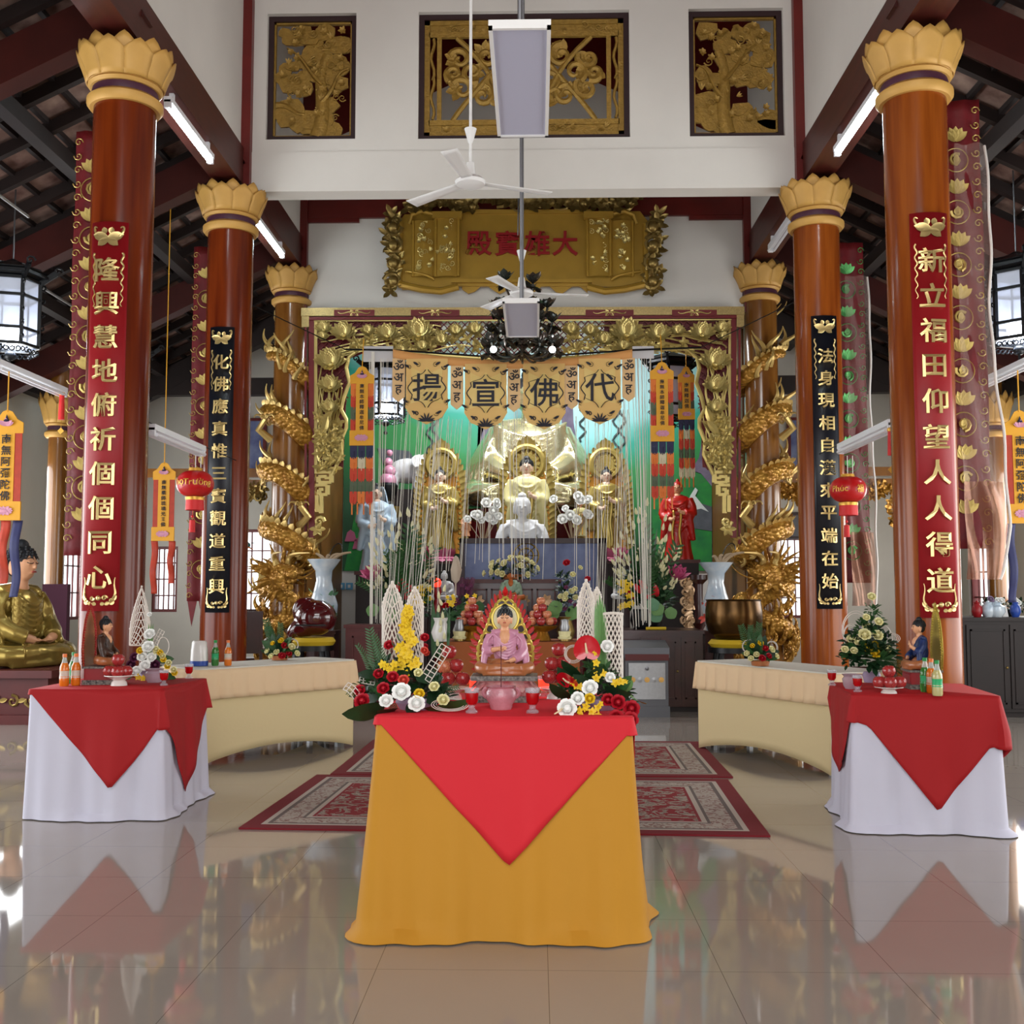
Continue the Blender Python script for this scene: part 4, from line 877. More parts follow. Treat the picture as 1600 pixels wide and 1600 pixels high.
for k in range(3):
    MB().box((k*.13-.12,.0,0), (.11,.03,.11)).build('plate', 'switch_blue' if k < 2 else 'white_hem', sw, False) if 'switch_blue' in MATS else (mat('switch_blue', '5fa3c9', .4), MB().box((k*.13-.12,.0,0), (.11,.03,.11)).build('plate', 'switch_blue', sw, False))
    MB().box((k*.13-.12,-.02,0), (.04,.02,.05)).build('rocker', 'white_hem', sw, False)
# ================================================================ statues
mat('buddha_gold', 'e6dcae', .2, .85); mat('skin_pale', 'd9b8a0', .5); mat('skin_peach', 'd9a078', .42); mat('hair_black', '16181c', .5); mat('stone_white', 'cfcfd0', .5); mat('robe_goldleaf', 'a8924e', .32, .55, var=.2, vscale=14)
mat('robe_pink', 'c78aa2', .28, var=.12, vscale=6, coat=.4); mat('robe_tan', 'a9683f', .3, coat=.4); mat('robe_brown', '2e1a14', .35, col2='4a3020'); mat('robe_blue', '1c3468', .4, col2='10204a', vscale=10); mat('robe_cream', 'c9bf86', .4); mat('robe_paleblue', 'a9bccb', .4, var=.15); mat('robe_red', 'b01810', .35, coat=.3); mat('lips', 'a8443c', .5); mat('eye_ink', '2a1c1a', .5); mat('robe_orange', 'b5622a', .45); mat('robe_green', '8aa088', .45); mat('gold_robe', 'a8904a', .25, .6, var=.15, vscale=6); mat('skin_gold', 'b89a4c', .3, .7)
def head_parts(t, c, s, skin, hair, hairstyle='buddha', detail=True):
    """head centred at c, s = head half-height; faces -y"""
    c = Vector(c); h = MB(); P = lambda x, y, z: c+V(x,y,z)*s
    h.ball(P(0,.05,.05), (.78*s,.88*s,1.0*s), 16, 12); h.ball(P(0,-.2,-.5), (.5*s,.5*s,.42*s), 12, 8); h.ball(P(0,-.32,-.1), (.58*s,.5*s,.55*s), 12, 8)
    h.tube([P(0,-.8,.22), P(0,-.95,-.12), P(0,-.88,-.2)], [.07*s,.13*s], 7)
    for q in (-1, 1): h.ball(P(q*.8,.1,-.15), (.12*s,.24*s,.5*s), 8, 8); h.ball(P(q*.26,-.76,.1), (.17*s,.1*s,.11*s), 8, 6)
    h.ball(P(0,-.74,-.46), (.2*s,.12*s,.08*s), 8, 6); h.tube([P(0,.1,-.6), P(0,.15,-1.5)], [.42*s,.5*s], 12)
    t = fuse(h, 'head', skin, t, .075*s)
    if detail:
        e = MB()
        for q in (-1, 1):
            e.tube(bez(P(q*.1,-.86,.13),P(q*.2,-.9,.06),P(q*.34,-.86,.06),P(q*.48,-.72,.14),6), .028*s, 5); e.tube(bez(P(q*.1,-.87,.33),P(q*.22,-.9,.46),P(q*.4,-.84,.44),P(q*.52,-.7,.32),6), .026*s, 5)
        e.build('eyes', 'eye_ink', t); MB().tube(bez(P(-.17,-.83,-.43),P(-.06,-.9,-.4),P(.06,-.9,-.4),P(.17,-.83,-.43),6), .05*s, 6).build('mouth', 'lips', t)
    k = MB(); k.ball(P(0,.16,.28), (.86*s,.9*s,.9*s), 18, 10, None, -.12, PI/2)
    k.ball(P(0,.3,-.1), (.82*s,.72*s,.7*s), 14, 8)
    if hairstyle == 'buddha':
        k.ball(P(0,.15,1.15), (.46*s,.46*s,.42*s), 12, 8)
        if detail:
            for i in range(7):
                z = .18+i*.15; R = .88*math.sqrt(max(.05, 1-((z-.28)/.92)**2)); n = max(5, int(R*18))
                for j in range(n):
                    a = 2*PI*(j+.5*(i%2))/n
                    if not (z < .4 and math.sin(a) < -.5): k.ball(P(R*math.cos(a), .16+R*math.sin(a)*1.03, z), .105*s, 6, 4)
    elif hairstyle == 'knot': k.ball(P(0,.2,1.2), (.3*s,.3*s,.4*s), 10, 8); k.lathe([(.34*s,0),(.38*s,.08*s),(.3*s,.16*s)], 12, P(0,.2,.98))
    k.build('hair', hair, t)
def hand(mb, p, d, s, up=(0,0,1), curl=.3, left=1):
    """palm with four fingers and a thumb at p, pointing along d"""
    p, d, up = Vector(p), Vector(d).normalized(), Vector(up); sd = d.cross(up).normalized()*left
    mb.ball(p+d*.35*s, (.34*s,.34*s,.24*s), 8, 6)
    for k in range(4):
        b = p+d*.55*s+sd*(k-1.5)*.17*s; L = (.6,.72,.68,.5)[k]*s; mb.tube([b, b+d*L*.5+up*curl*.1*s, b+d*L*.85-up*curl*.25*s], [.1*s,.07*s], 6)
    mb.tube([p+sd*-.25*s, p+sd*-.45*s+d*.3*s, p+sd*-.38*s+d*.55*s], [.12*s,.08*s], 6)
def seated(t, robe, skin, hair, pose='lap', detail=True, vox=.013, chest=True, legs=None, folds=9):
    R = MB(); K = MB(); Lg = R if legs is None else MB()
    R.ball((0,.04,.3), (.165,.12,.2), 16, 12); R.ball((0,.025,.45), (.2,.125,.13), 16, 10); R.tube([(-.19,.035,.52),(0,.04,.545),(.19,.035,.52)], .07, 10)
    Lg.ball((0,.03,.12), (.24,.18,.115), 14, 10)
    for s in (-1, 1):
        Lg.tube(bez((s*.13,.08,.11),(s*.33,.06,.12),(s*.47,-.1,.09),(s*.22,-.22,.085),12), lambda q: .095-.022*q, 12)
        Lg.tube(bez((s*.3,-.17,.08),(s*.15,-.26,.09),(-s*.03,-.26,.1),(-s*.16,-.21,.12),8), [.075,.05], 10)
    Lg.tube(bez((-.3,-.2,.03),(-.15,-.3,.035),(.15,-.3,.035),(.3,-.2,.03),12), .035, 8)
    for k in range(5): Lg.tube(bez((-.12+.02*k,-.27,.14-.01*k),(-.03,-.31,.1-.015*k),(.05,-.31,.1-.015*k),(.14,-.27,.13-.012*k),6), .012, 6)
    for s in (-1, 1):
        up = pose == 'bless' and s < 0 or pose == 'bless2' and s > 0 or pose == 'chest' and s < 0
        e = V(s*.265,-.02 if not up else -.06,.31); h = V(s*.075,-.2,.19) if not up else V(s*.2,-.22,.42) if pose != 'chest' else V(s*.06,-.2,.35)
        R.tube([(s*.2,.035,.515),(s*.245,.01,.41),e], [.07,.075], 12)
        if not up:
            R.tube([e,(s*.2,-.13,.24),(s*.14,-.18,.21)], [.075,.06], 10); R.tube(bez(e,(s*.32,-.05,.2),(s*.32,-.1,.12),(s*.27,-.15,.09)), [.07,.035], 8)
            K.tube([(s*.16,-.17,.215), h], [.036,.03], 8); hand(K, h, (-s*.9,-.15,-.05), .075, (0,0,1), .3, s)
        else:
            R.tube([e, e.lerp(h,.45)], [.075,.055], 10); R.tube(bez(e,e+V(s*.04,-.02,-.12),e+V(s*.04,-.03,-.2),e+V(0,-.05,-.24)), [.06,.03], 8)
            K.tube([e, h], [.045,.03], 8); hand(K, h, (-s*.1,-.1,1) if pose != 'chest' else (-s,-.1,.1), .085, (0,-1,0), .2, s)
        for k in range(4): R.tube(bez((s*(.15+.03*k),-.06+.02*k,.54),(s*(.26+.02*k),-.06,.46-.03*k),(s*(.28+.015*k),-.06,.4-.03*k),(s*.2,-.1,.32-.03*k),7), .011, 6)
    for k in range(folds):                                    # folds falling across the chest
        z0 = .53-.028*k; z1 = .42-.034*k; pts = []
        for i in range(11):
            x = lerp(-.16,.17,i/10); z = lerp(z0+.02, z0-.03, i/10)-.09*math.sin(PI*i/10)-.01*k
            z = max(.14, z); ry = .13*math.sqrt(max(.05, 1-(x/.215)**2)); pts.append((x, .03-ry-.002, z))
        R.tube(pts, .0125, 6)
    if folds > 12:                                            # deep drapery of the large statue
        for k in range(15):
            z0 = .56-.026*k; pts = []
            for i in range(15):
                x = lerp(-.235,.235,i/14); sg_ = 1-(x/.235)**2; z = z0-(.1+.012*k)*sg_
                if z < .13: z = .13
                pts.append((x, .03-.15*math.sqrt(max(.02, 1-(x/.26)**2))-.012, z))
            R.tube(pts, .0135, 6)
        for s in (-1, 1):
            for k in range(6): R.tube(bez((s*(.2+.012*k),-.04+.02*k,.52),(s*(.27+.014*k),-.08+.025*k,.42),(s*(.31+.016*k),-.1+.02*k,.3),(s*(.3+.03*k),-.14+.03*k,.16),9), .0125, 6)
            for k in range(5): R.tube(bez((s*(.1+.07*k),-.24+.012*k,.17-.014*k),(s*(.2+.05*k),-.3+.02*k,.13-.012*k),(s*(.3+.03*k),-.27+.025*k,.1-.012*k),(s*(.4+.012*k),-.2+.03*k,.08-.01*k),8), .0125, 6)
    if chest: K.ball((0,-.005,.47), (.1,.125,.12), 12, 10)
    K.ball((0,.02,.56), (.085,.07,.06), 10, 8)
    fuse(R, 'robe', robe, t, vox, 2)
    if legs is not None: fuse(Lg, 'lap_robe', legs, t, vox, 2)
    fuse(K, 'hands_and_chest', skin, t, vox*.6, 2)
    head_parts(t, (0,-.01,.735), .122, skin, hair, 'buddha', detail)
def standing(t, robe, skin, hair, sash='robe_cream', style='buddha', veil=None, detail=True, vox=.013):
    R = MB(); K = MB()
    R.lathe([(.001,0),(.19,0),(.165,.12),(.14,.35),(.125,.5),(.14,.64),(.165,.74),(.13,.8),(.06,.83),(.001,.84)], 40, sy=.66, fn=lambda a, z: 1+(.05*math.sin(a*9)+.03*math.sin(a*17))*max(0, min(1, (.6-z)*2.5)))
    for s in (-1, 1):
        e = V(s*.19,-.02,.56); h = V(s*.05,-.14,.6 if s > 0 else .5)
        R.tube([(s*.14,.0,.775),(s*.18,-.0,.67),e], [.055,.06], 10); R.tube([e, e.lerp(h,.7)], [.062,.05], 10); R.tube(bez(e.lerp(h,.4),e+V(-s*.02,-.03,-.12),e+V(-s*.01,-.02,-.25),e+V(s*.01,-.01,-.32)), [.055,.03], 8)
        K.tube([e.lerp(h,.6), h], [.03,.024], 8); hand(K, h, (-s*.35,-.3,.6), .06, (0,-1,0), .3, s)
    for k in range(7): R.tube(bez((-.12,-.07,.76-.05*k),(-.05,-.14,.66-.06*k),(.05,-.14,.66-.06*k),(.12,-.07,.76-.05*k),8), .009, 6)
    fuse(R, 'robe', robe, t, vox, 2); K.ball((0,-.02,.8), (.06,.06,.05), 10, 8); fuse(K, 'hands_and_chest', skin, t, vox*.7, 2)
    f = MB(); 
    for s in (-1, 1): f.grid(lambda u, v: (s*(.03+.03*u)+.01*math.sin(v*9), -.125-.012*math.sin(u*PI)-.02*(1-v), lerp(.03,.62,v)), 3, 14)
    f.build('sash', sash, t, solid=.008)
    head_parts(t, (0,-.015,.91), .078, skin, hair, style, detail)
    if veil: MB().grid(lambda u, v: (lambda a: ((.085+.11*v**.7)*math.cos(a), .02+(.085+.05*v)*math.sin(a), .98-.5*v+.02*math.sin(PI*u)))(lerp(-.5,PI+.5,u)), 16, 12).build('veil', veil, t, solid=.006)
def mandorla(t, w, h, z0, y, m, flame=True, disc=None, dz=.7, m2=None):
    out = []
    for i in range(25):
        a = lerp(-PI*.5, PI*.5, i/24)+PI/2
    pts = [(-w*.5,0),(-w*.52,.3*h),(-w*.5,.55*h),(-w*.44,.72*h),(-w*.3,.87*h),(-w*.12,.96*h),(0,h)]
    out = [(x,z0+z) for x, z in pts]+[(-x,z0+z) for x, z in pts[::-1][1:]]
    MB().prism(out[::-1], .05, Matrix.Translation((0,y,0))).build('mandorla', m, t, False)
    e = MB()
    for (xa_, za), (xb_, zb) in zip(out, out[1:]):
        n = max(2, int(math.hypot(xb_-xa_, zb-za)/(.05*h)))
        for k in range(n):
            x = lerp(xa_,xb_,k/n); z = lerp(za,zb,k/n); e.petal((x,y,z), (x/w*1.6,0,.8), .09*h, .06*h, (0,-1,0), .2)
            e.ball((x*.9,y-.01,z0+(z-z0)*.95), .016*h, 6, 4)
    e.build('flame_edge', m2 or m, t)
    if disc:
        d = MB(); c = V(0,y-.02,z0+dz*h); d.tube([c+V(disc*math.cos(a),0,disc*math.sin(a)) for a in [k*2*PI/28 for k in range(28)]], .03*h, 7, True); d.tube([c+V(disc*.62*math.cos(a),0,disc*.62*math.sin(a)) for a in [k*2*PI/28 for k in range(28)]], .012*h, 5, True)
        for k in range(16): d.petal(c, (math.cos(k*PI/8),-.06,math.sin(k*PI/8)), disc*.9, disc*.25, (0,-1,0), .05)
        d.build('halo', m2 or m, t)
def lotus_base(t, r, h, z, m, n=14, y=0):
    b = MB().lathe([(.001,z),(r*.8,z),(r*.86,z+h*.15),(r*.7,z+h*.4),(r*.82,z+h),(.001,z+h)], 28, (0,y,0))
    for row, dn in ((0,-.1),(1,.8)):
        for i in range(n):
            a = 2*PI*(i+.5*row)/n; d = V(math.cos(a),math.sin(a),0); b.petal(d*r*.66+V(0,y,z+h*.45), d*.7+V(0,0,.5+dn*.5 if row else -.35), r*.42, r*.38, (0,0,1) if row else (0,0,-1), .3, .3)
    b.build('lotus_base', m, t)
def pos(px, py, Y): return at(px, py, Y)
def hgt(p0, p1, Y): return abs(p1-p0)/FPX*Y
# the large gilded statue
p = pos(828,797,16.9); t = thing('golden_seated_statue', 'very large shining gold seated statue against the mural, head behind the banner', 'statue', p, 0, None, 2.42)
seated(t, 'buddha_gold', 'buddha_gold', 'hair_black', 'lap', False, .011, False, None, 13)
tp = thing('statue_throne', 'dark red carved throne under the large shining gold statue', 'throne', (p.x, 16.9, 0))
MB().lathe([(1.25,0),(1.25,.3),(1.0,.5),(1.0,p.z-.5),(1.2,p.z-.3),(1.15,p.z),(.001,p.z)], 40, sy=.41).build('pedestal', 'lattice_red', tp)
q = MB()
for k in range(22):
    a = PI+PI*k/21; q.petal((1.05*math.cos(a),.42*math.sin(a),p.z-.32), (math.cos(a)*.6,math.sin(a)*.6,.9), .3, .26, (0,0,1), .2)
q.build('throne_petals', 'robe_goldleaf', tp)
# three haloed statues
for px, l, sty in ((687,'gilt standing statue with pointed halo, left of the three before the large one','knot'),(823,'cream-robed black-haired standing statue with pointed halo, middle of three','buddha'),(948,'gilt standing statue with pointed halo, right of the three before the large one','knot')):
    mid = px == 823; Y = 15.75 if mid else 15.9; p = pos(px, 862 if not mid else 868, Y); h = hgt(732 if not mid else 716, 862 if not mid else 868, Y)
    t = thing('haloed_statue', l, 'statue', p, 0, None, h/1.0)
    standing(t, 'robe_cream' if mid else 'robe_goldleaf', 'skin_pale', 'hair_black', 'robe_goldleaf', sty); mandorla(t, .5 if not mid else .46, 1.3 if not mid else 1.18, -.02, .15, 'gold_warm', True, .17, .84, 'robe_goldleaf')
    lotus_base(t, .24, .1, -.1, 'paint_pink')
    s_ = thing('statue_plinth', 'tall dark plinth under the %s haloed statue' % ('left' if px == 687 else 'middle' if mid else 'right'), 'plinth', (p.x, Y+.05, 0)); MB().bb((-.31,-.25,0), (.31,.27,p.z-.1*h-.06)).build('body', 'dark_timber', s_, False); MB().bb((-.34,-.28,p.z-.1*h-.06), (.34,.3,p.z-.1*h-.02)).build('top', 'beam_wood', s_, False)
p = pos(816,888,15.17); t = thing('white_seated_statue', 'white stone seated statue behind the dark-framed sky painting', 'statue', p, 0, None, hgt(769,888,15.17)/.925); seated(t, 'stone_white', 'stone_white', 'stone_white', 'lap', False, .013, False)
s_ = thing('statue_plinth', 'low dark plinth under the white stone seated statue', 'plinth', (p.x, 15.17, 0)); MB().bb((-.38,-.25,0), (.38,.25,p.z-.003)).build('body', 'dark_timber', s_, False)
p = pos(587,893,15.6); t = thing('veiled_statue', 'pale blue veiled standing statue at the left end of the altar', 'statue', p, .25, None, hgt(758,893,15.6)); standing(t, 'robe_paleblue', 'skin_pale', 'hair_black', 'stone_white', 'knot', 'robe_paleblue')
p = pos(1060,875,15.6); t = thing('red_robed_statue', 'red-robed standing monk statue at the right end of the altar', 'statue', p, -.25, None, hgt(752,875,15.6)); standing(t, 'robe_red', 'skin_peach', 'robe_red', 'gold', 'knot')
for x, l in ((-2.3,'left'),(2.03,'right')):
    s_ = thing('side_plinth', 'plain dark plinth under the standing statue at the altar\'s %s end' % l, 'plinth', (x, 15.7, 0)); zt = pos(587,893,15.6).z if l == 'left' else pos(1060,875,15.6).z
    MB().bb((-.26,-.3,0), (.26,.3,zt-.05)).build('body', 'dark_timber', s_, False); MB().bb((-.28,-.32,zt-.05), (.28,.32,zt)).build('top', 'beam_wood', s_, False)
# white elephant figure and dark urn on a stand
p = pos(636,766,16.8); t = thing('elephant_figure', 'white elephant figure with raised trunk beside a dark urn', 'figure', p, 0)
e = MB(); e.ball((0,0,.3), (.3,.16,.2), 14, 10); e.ball((.28,0,.42), (.14,.13,.15), 12, 8); e.tube(bez((.38,-.02,.4),(.56,-.02,.3),(.6,-.02,.5),(.5,-.02,.66)), [.07,.03], 8)
for a, b in ((-.2,-.08),(-.2,.08),(.16,-.08),(.16,.08)): e.tube([(a,b,.25),(a,b,0)], [.08,.065], 8)
fuse(e, 'body', 'stone_white', t, .025); MB().petal((.24,-.13,.52), (-.4,-.4,-.8), .26, .22, (0,-1,0), .2).build('ear', 'stone_white', t, solid=.01)
s_ = thing('figure_stand', 'slim dark stand under the white elephant figure', 'stand', (p.x, 16.8, 0)); MB().bb((-.32,-.18,0), (.45,.18,p.z)).build('body', 'dark_timber', s_, False)
p = pos(606,792,16.35); t = thing('altar_urn', 'dark urn topped by pink and white balls beside the elephant figure', 'urn', p)
MB().lathe([(.001,0),(.1,0),(.07,.08),(.13,.2),(.15,.32),(.12,.36),(.001,.36)], 20).build('bowl', 'black_iron', t); q = MB()
for k, r in enumerate((.13,.1,.07,.05)): q.ball((.02*(k%2),0,.4+k*.14), r, 10, 8)
q.build('offering_balls', 'robe_pink', t); s_ = thing('figure_stand', 'tall narrow stand under the dark urn with pink balls', 'stand', (p.x, 16.35, 0)); MB().lathe([(.2,0),(.14,.1),(.1,.3),(.1,p.z-.3),(.2,p.z-.05),(.2,p.z),(.001,p.z)], 20).build('body', 'robe_goldleaf', s_)
# small child statue and white blossoms beside the throne
p = pos(907,838,15.5); t = thing('child_statue', 'small black-haired figure in yellow beside the right haloed statue', 'statue', p, 0, None, .5); standing(t, 'robe_cream', 'skin_peach', 'hair_black', 'lantern_gold', 'knot', None, True, .02)
p = pos(728,838,15.5); t = thing('child_statue', 'small peach figure beside the left haloed statue', 'statue', p, 0, None, .32); standing(t, 'skin_peach', 'skin_peach', 'hair_black', 'robe_tan', 'knot', None, False, .02)
# framed sky painting in front of the white statue
p0, p1 = pos(718,905,14.76), pos(948,841,14.76); t = thing('sky_painting', 'wide blue sky painting with a wheel, in a dark frame', 'painting', (0,14.76,0))
f = MB(); z0, z1 = 1.05, p1.z
for q in ((p0.x,p0.x+.07,z0,z1),(p1.x-.12,p1.x,z0,z1),(p0.x,p1.x,z1-.07,z1),(p0.x,p1.x,z0,z0+.08)): f.bb((q[0],-.04,q[2]), (q[1],.05,q[3]))
f.bb((p0.x,.0,0),(p0.x+.07,.05,z0)); f.bb((p1.x-.12,0,0),(p1.x,.05,z0)); f.build('frame', 'frame_dark', t, False)
mat('sky_paint', '66739c', .35, col2='1c2a66', vscale=2.2); MB().bb((p0.x+.06,.005,z0+.05), (p1.x-.1,.03,z1-.05)).build('canvas', 'sky_paint', t, False)
wc = pos(822,868,14.74); m_ = MB()
for r in (.1,.17): m_.tube([(wc.x+r*math.cos(a),-.005,wc.z+r*math.sin(a)) for a in [k*2*PI/28 for k in range(28)]], .012, 5, True)
for k in range(8): m_.tube([(wc.x,-.005,wc.z),(wc.x+.16*math.cos(k*PI/4),-.005,wc.z+.16*math.sin(k*PI/4))], .006, 4)
m_.build('painted_wheel', 'gold_dull', t)
# ================================================================ banner valance with characters
mat('banner_orange', 'd99a58', .7, bump=.1); mat('banner_flag', 'dcb26a', .7); mat('banner_yellow', 'e2c47c', .7, col2='dab869', vscale=3); mat('banner_pale', 'deb680', .7); mat('ink', '17131f', .6); mat('pendant_yellow', 'e0a022', .6, var=.08); mat('banner_white', 'c9c6c6', .7)
YV = 13.0
t = thing('valance_banner', 'orange and yellow banner valance with black characters 揚宣佛代 across the altar', 'banner', (0,0,0))
sag = lambda x: 546+17*(1-((x-801)/186)**2)
b = MB()
b.grid(lambda u, v: (lambda x: tuple(at(x, sag(x)+v*13, YV-.01*math.sin(u*40))))(lerp(614,988,u)), 60, 2); b.build('top_strip', 'banner_orange', t, solid=.01)
for k, (px, ch) in enumerate(zip((667,759,850,937), '揚宣佛代')):
    y0 = sag(px)+6; c = at(px, y0, YV-.03); s = YV/FPX
    fn = lambda d: [(-33,0),(33,0),(33,62),(34,78),(24,94),(8,101),(0,105),(-8,101),(-24,94),(-34,78),(-33,62)][::1]
    pn = thing('x', None, None) if False else None
    MB().prism([(c.x+x*s, c.z-y*s) for x, y in fn(0)][::-1], .012, Matrix.Translation((0,YV-.02,0))).build('character_flag', 'banner_flag', t, False)
    inn = [(-25,14),(-8,22),(0,14),(8,22),(25,14),(24,34),(30,46),(24,60),(26,72),(8,68),(0,80),(-8,68),(-26,72),(-24,60),(-30,46),(-24,34)]
    MB().prism([(c.x+x*s, c.z-y*s) for x, y in inn][::-1], .004, Matrix.Translation((0,YV-.026,0))).build('yellow_field', 'banner_yellow', t, False)
    MB().text(ch, .36, Matrix.Translation((c.x, YV-.034, c.z-46*s)) @ UPRIGHT, .003, .01).build('lettering', 'ink', t, False)
    o = MB(); I = lambda x, y: V(c.x+x*s, YV-.03, c.z-y*s)
    for q in (-1, 1):
        o.tube(bez(I(q*2,18),I(q*8,28),I(q*12,24),I(q*24,30)), [.012,.005], 5, flat=.4); o.tube(bez(I(q*2,78),I(q*8,66),I(q*12,70),I(q*24,62)), [.012,.005], 5, flat=.4)
        o.tube([I(q*x,y) for x,y in ((24,30),(23,36),(29,44),(30,47),(29,50),(23,58),(25,66))], .007, 5, flat=.4)
        for x, y in ((28,14),(14,10),(30,70),(16,88)): o.tube(spiral(I(q*x,y), .035, 1.2, x, 9, q), .006, 4, flat=.4); o.petal(I(q*x,y), (q,0,.6), .07, .03, (0,-1,0), 0)
        for k2 in range(4): o.petal(I(0,100), (q*(.2+k2*.3),0,.7-.2*k2), .11, .022, (0,-1,0), 0)
    o.build('ornament', 'ink', t)
for px in (623,714,803,893,982):
    y0 = sag(px)+12; c = at(px, y0, YV-.015); s = YV/FPX
    MB().prism([(c.x+x*s, c.z-y*s) for x, y in ((-10,0),(10,0),(10,62),(0,70),(-10,62))][::-1], .01, Matrix.Translation((0,YV-.005,0))).build('mantra_flag', 'banner_pale', t, False)
    L = MB()
    for k, ch in enumerate(('ॐ','अ','ह')): L.text(ch, .155, Matrix.Translation((c.x, YV-.012, c.z-(11+k*20)*s)) @ UPRIGHT, .003, .008)
    L.build('mantra_lettering', 'ink', t, False)
w_ = thing('white_cloth_strip', 'white cloth strip at the left end of the character valance', 'cloth', (0,0,0)); a, b = at(568,541,YV+.05), at(614,565,YV+.05); MB().bb((a.x,YV+.05,b.z), (b.x,YV+.06,a.z)).build('cloth', 'banner_white', w_, False)
w_ = thing('white_cloth_strip', 'white cloth strip at the right end of the character valance', 'cloth', (0,0,0)); a, b = at(988,541,YV+.05), at(1022,560,YV+.05); MB().bb((a.x,YV+.05,b.z), (b.x,YV+.06,a.z)).build('cloth', 'banner_white', w_, False)
ra, rb = at(540,546,YV+.02), at(1095,543,YV+.02); rd = MB().tube([ra, at(614,547,YV+.02), at(800,560,YV+.02), at(988,547,YV+.02), rb], .012, 6)
rd.tube([ra, (XL+.2, Y2+.2, 4.6)], .006, 5); rd.tube([rb, (XR-.2, Y2+.2, 4.6)], .006, 5); rd.build('hanging_wire', 'black_iron', t)
# ================================================================ string curtains
mat('string_white', 'ddd8cc', .6)
rnd = random.Random(3)
def strings(label, groups):
    s = MB()
    for (xa_, xb_, y0, xc, xd, y1, n, r) in groups:
        for k in range(n):
            u = rnd.random(); x = lerp(xa_, xb_, u); x2 = lerp(xc, xd, min(1, max(0, u+rnd.uniform(-.12,.12))))
            s.tube([at(x, y0, YV+.05), at(x2, y1+rnd.uniform(-8,5), YV+.03)], r*rnd.uniform(.7,1.25), 4)
    tag(s.build('string_curtain', 'string_white'), label, 'curtain', kind='stuff')
strings('white strings hanging in loose bundles at the left of the altar', [(566,612,560,575,600,975,10,.0028),(614,700,620,600,648,985,15,.0028),(640,705,650,630,700,960,13,.0028),(700,742,655,672,735,890,9,.0026)])
strings('white strings hanging down before the middle statues', [(745,790,650,735,790,880,9,.0026),(790,870,655,800,868,905,11,.0028),(800,812,562,796,806,900,2,.003)])
strings('white strings hanging in loose bundles at the right of the altar', [(895,940,650,890,945,965,9,.003),(940,985,640,925,975,975,12,.0028),(985,1022,560,1000,1020,975,12,.003),(960,1010,620,985,1016,985,7,.0035)])
tag(MB().tube([at(583,550,YV+.02), at(580,978,YV+.02)], .02, 8).build('white_pole', 'string_white'), 'white upright pole among the strings at left of the altar', 'pole')
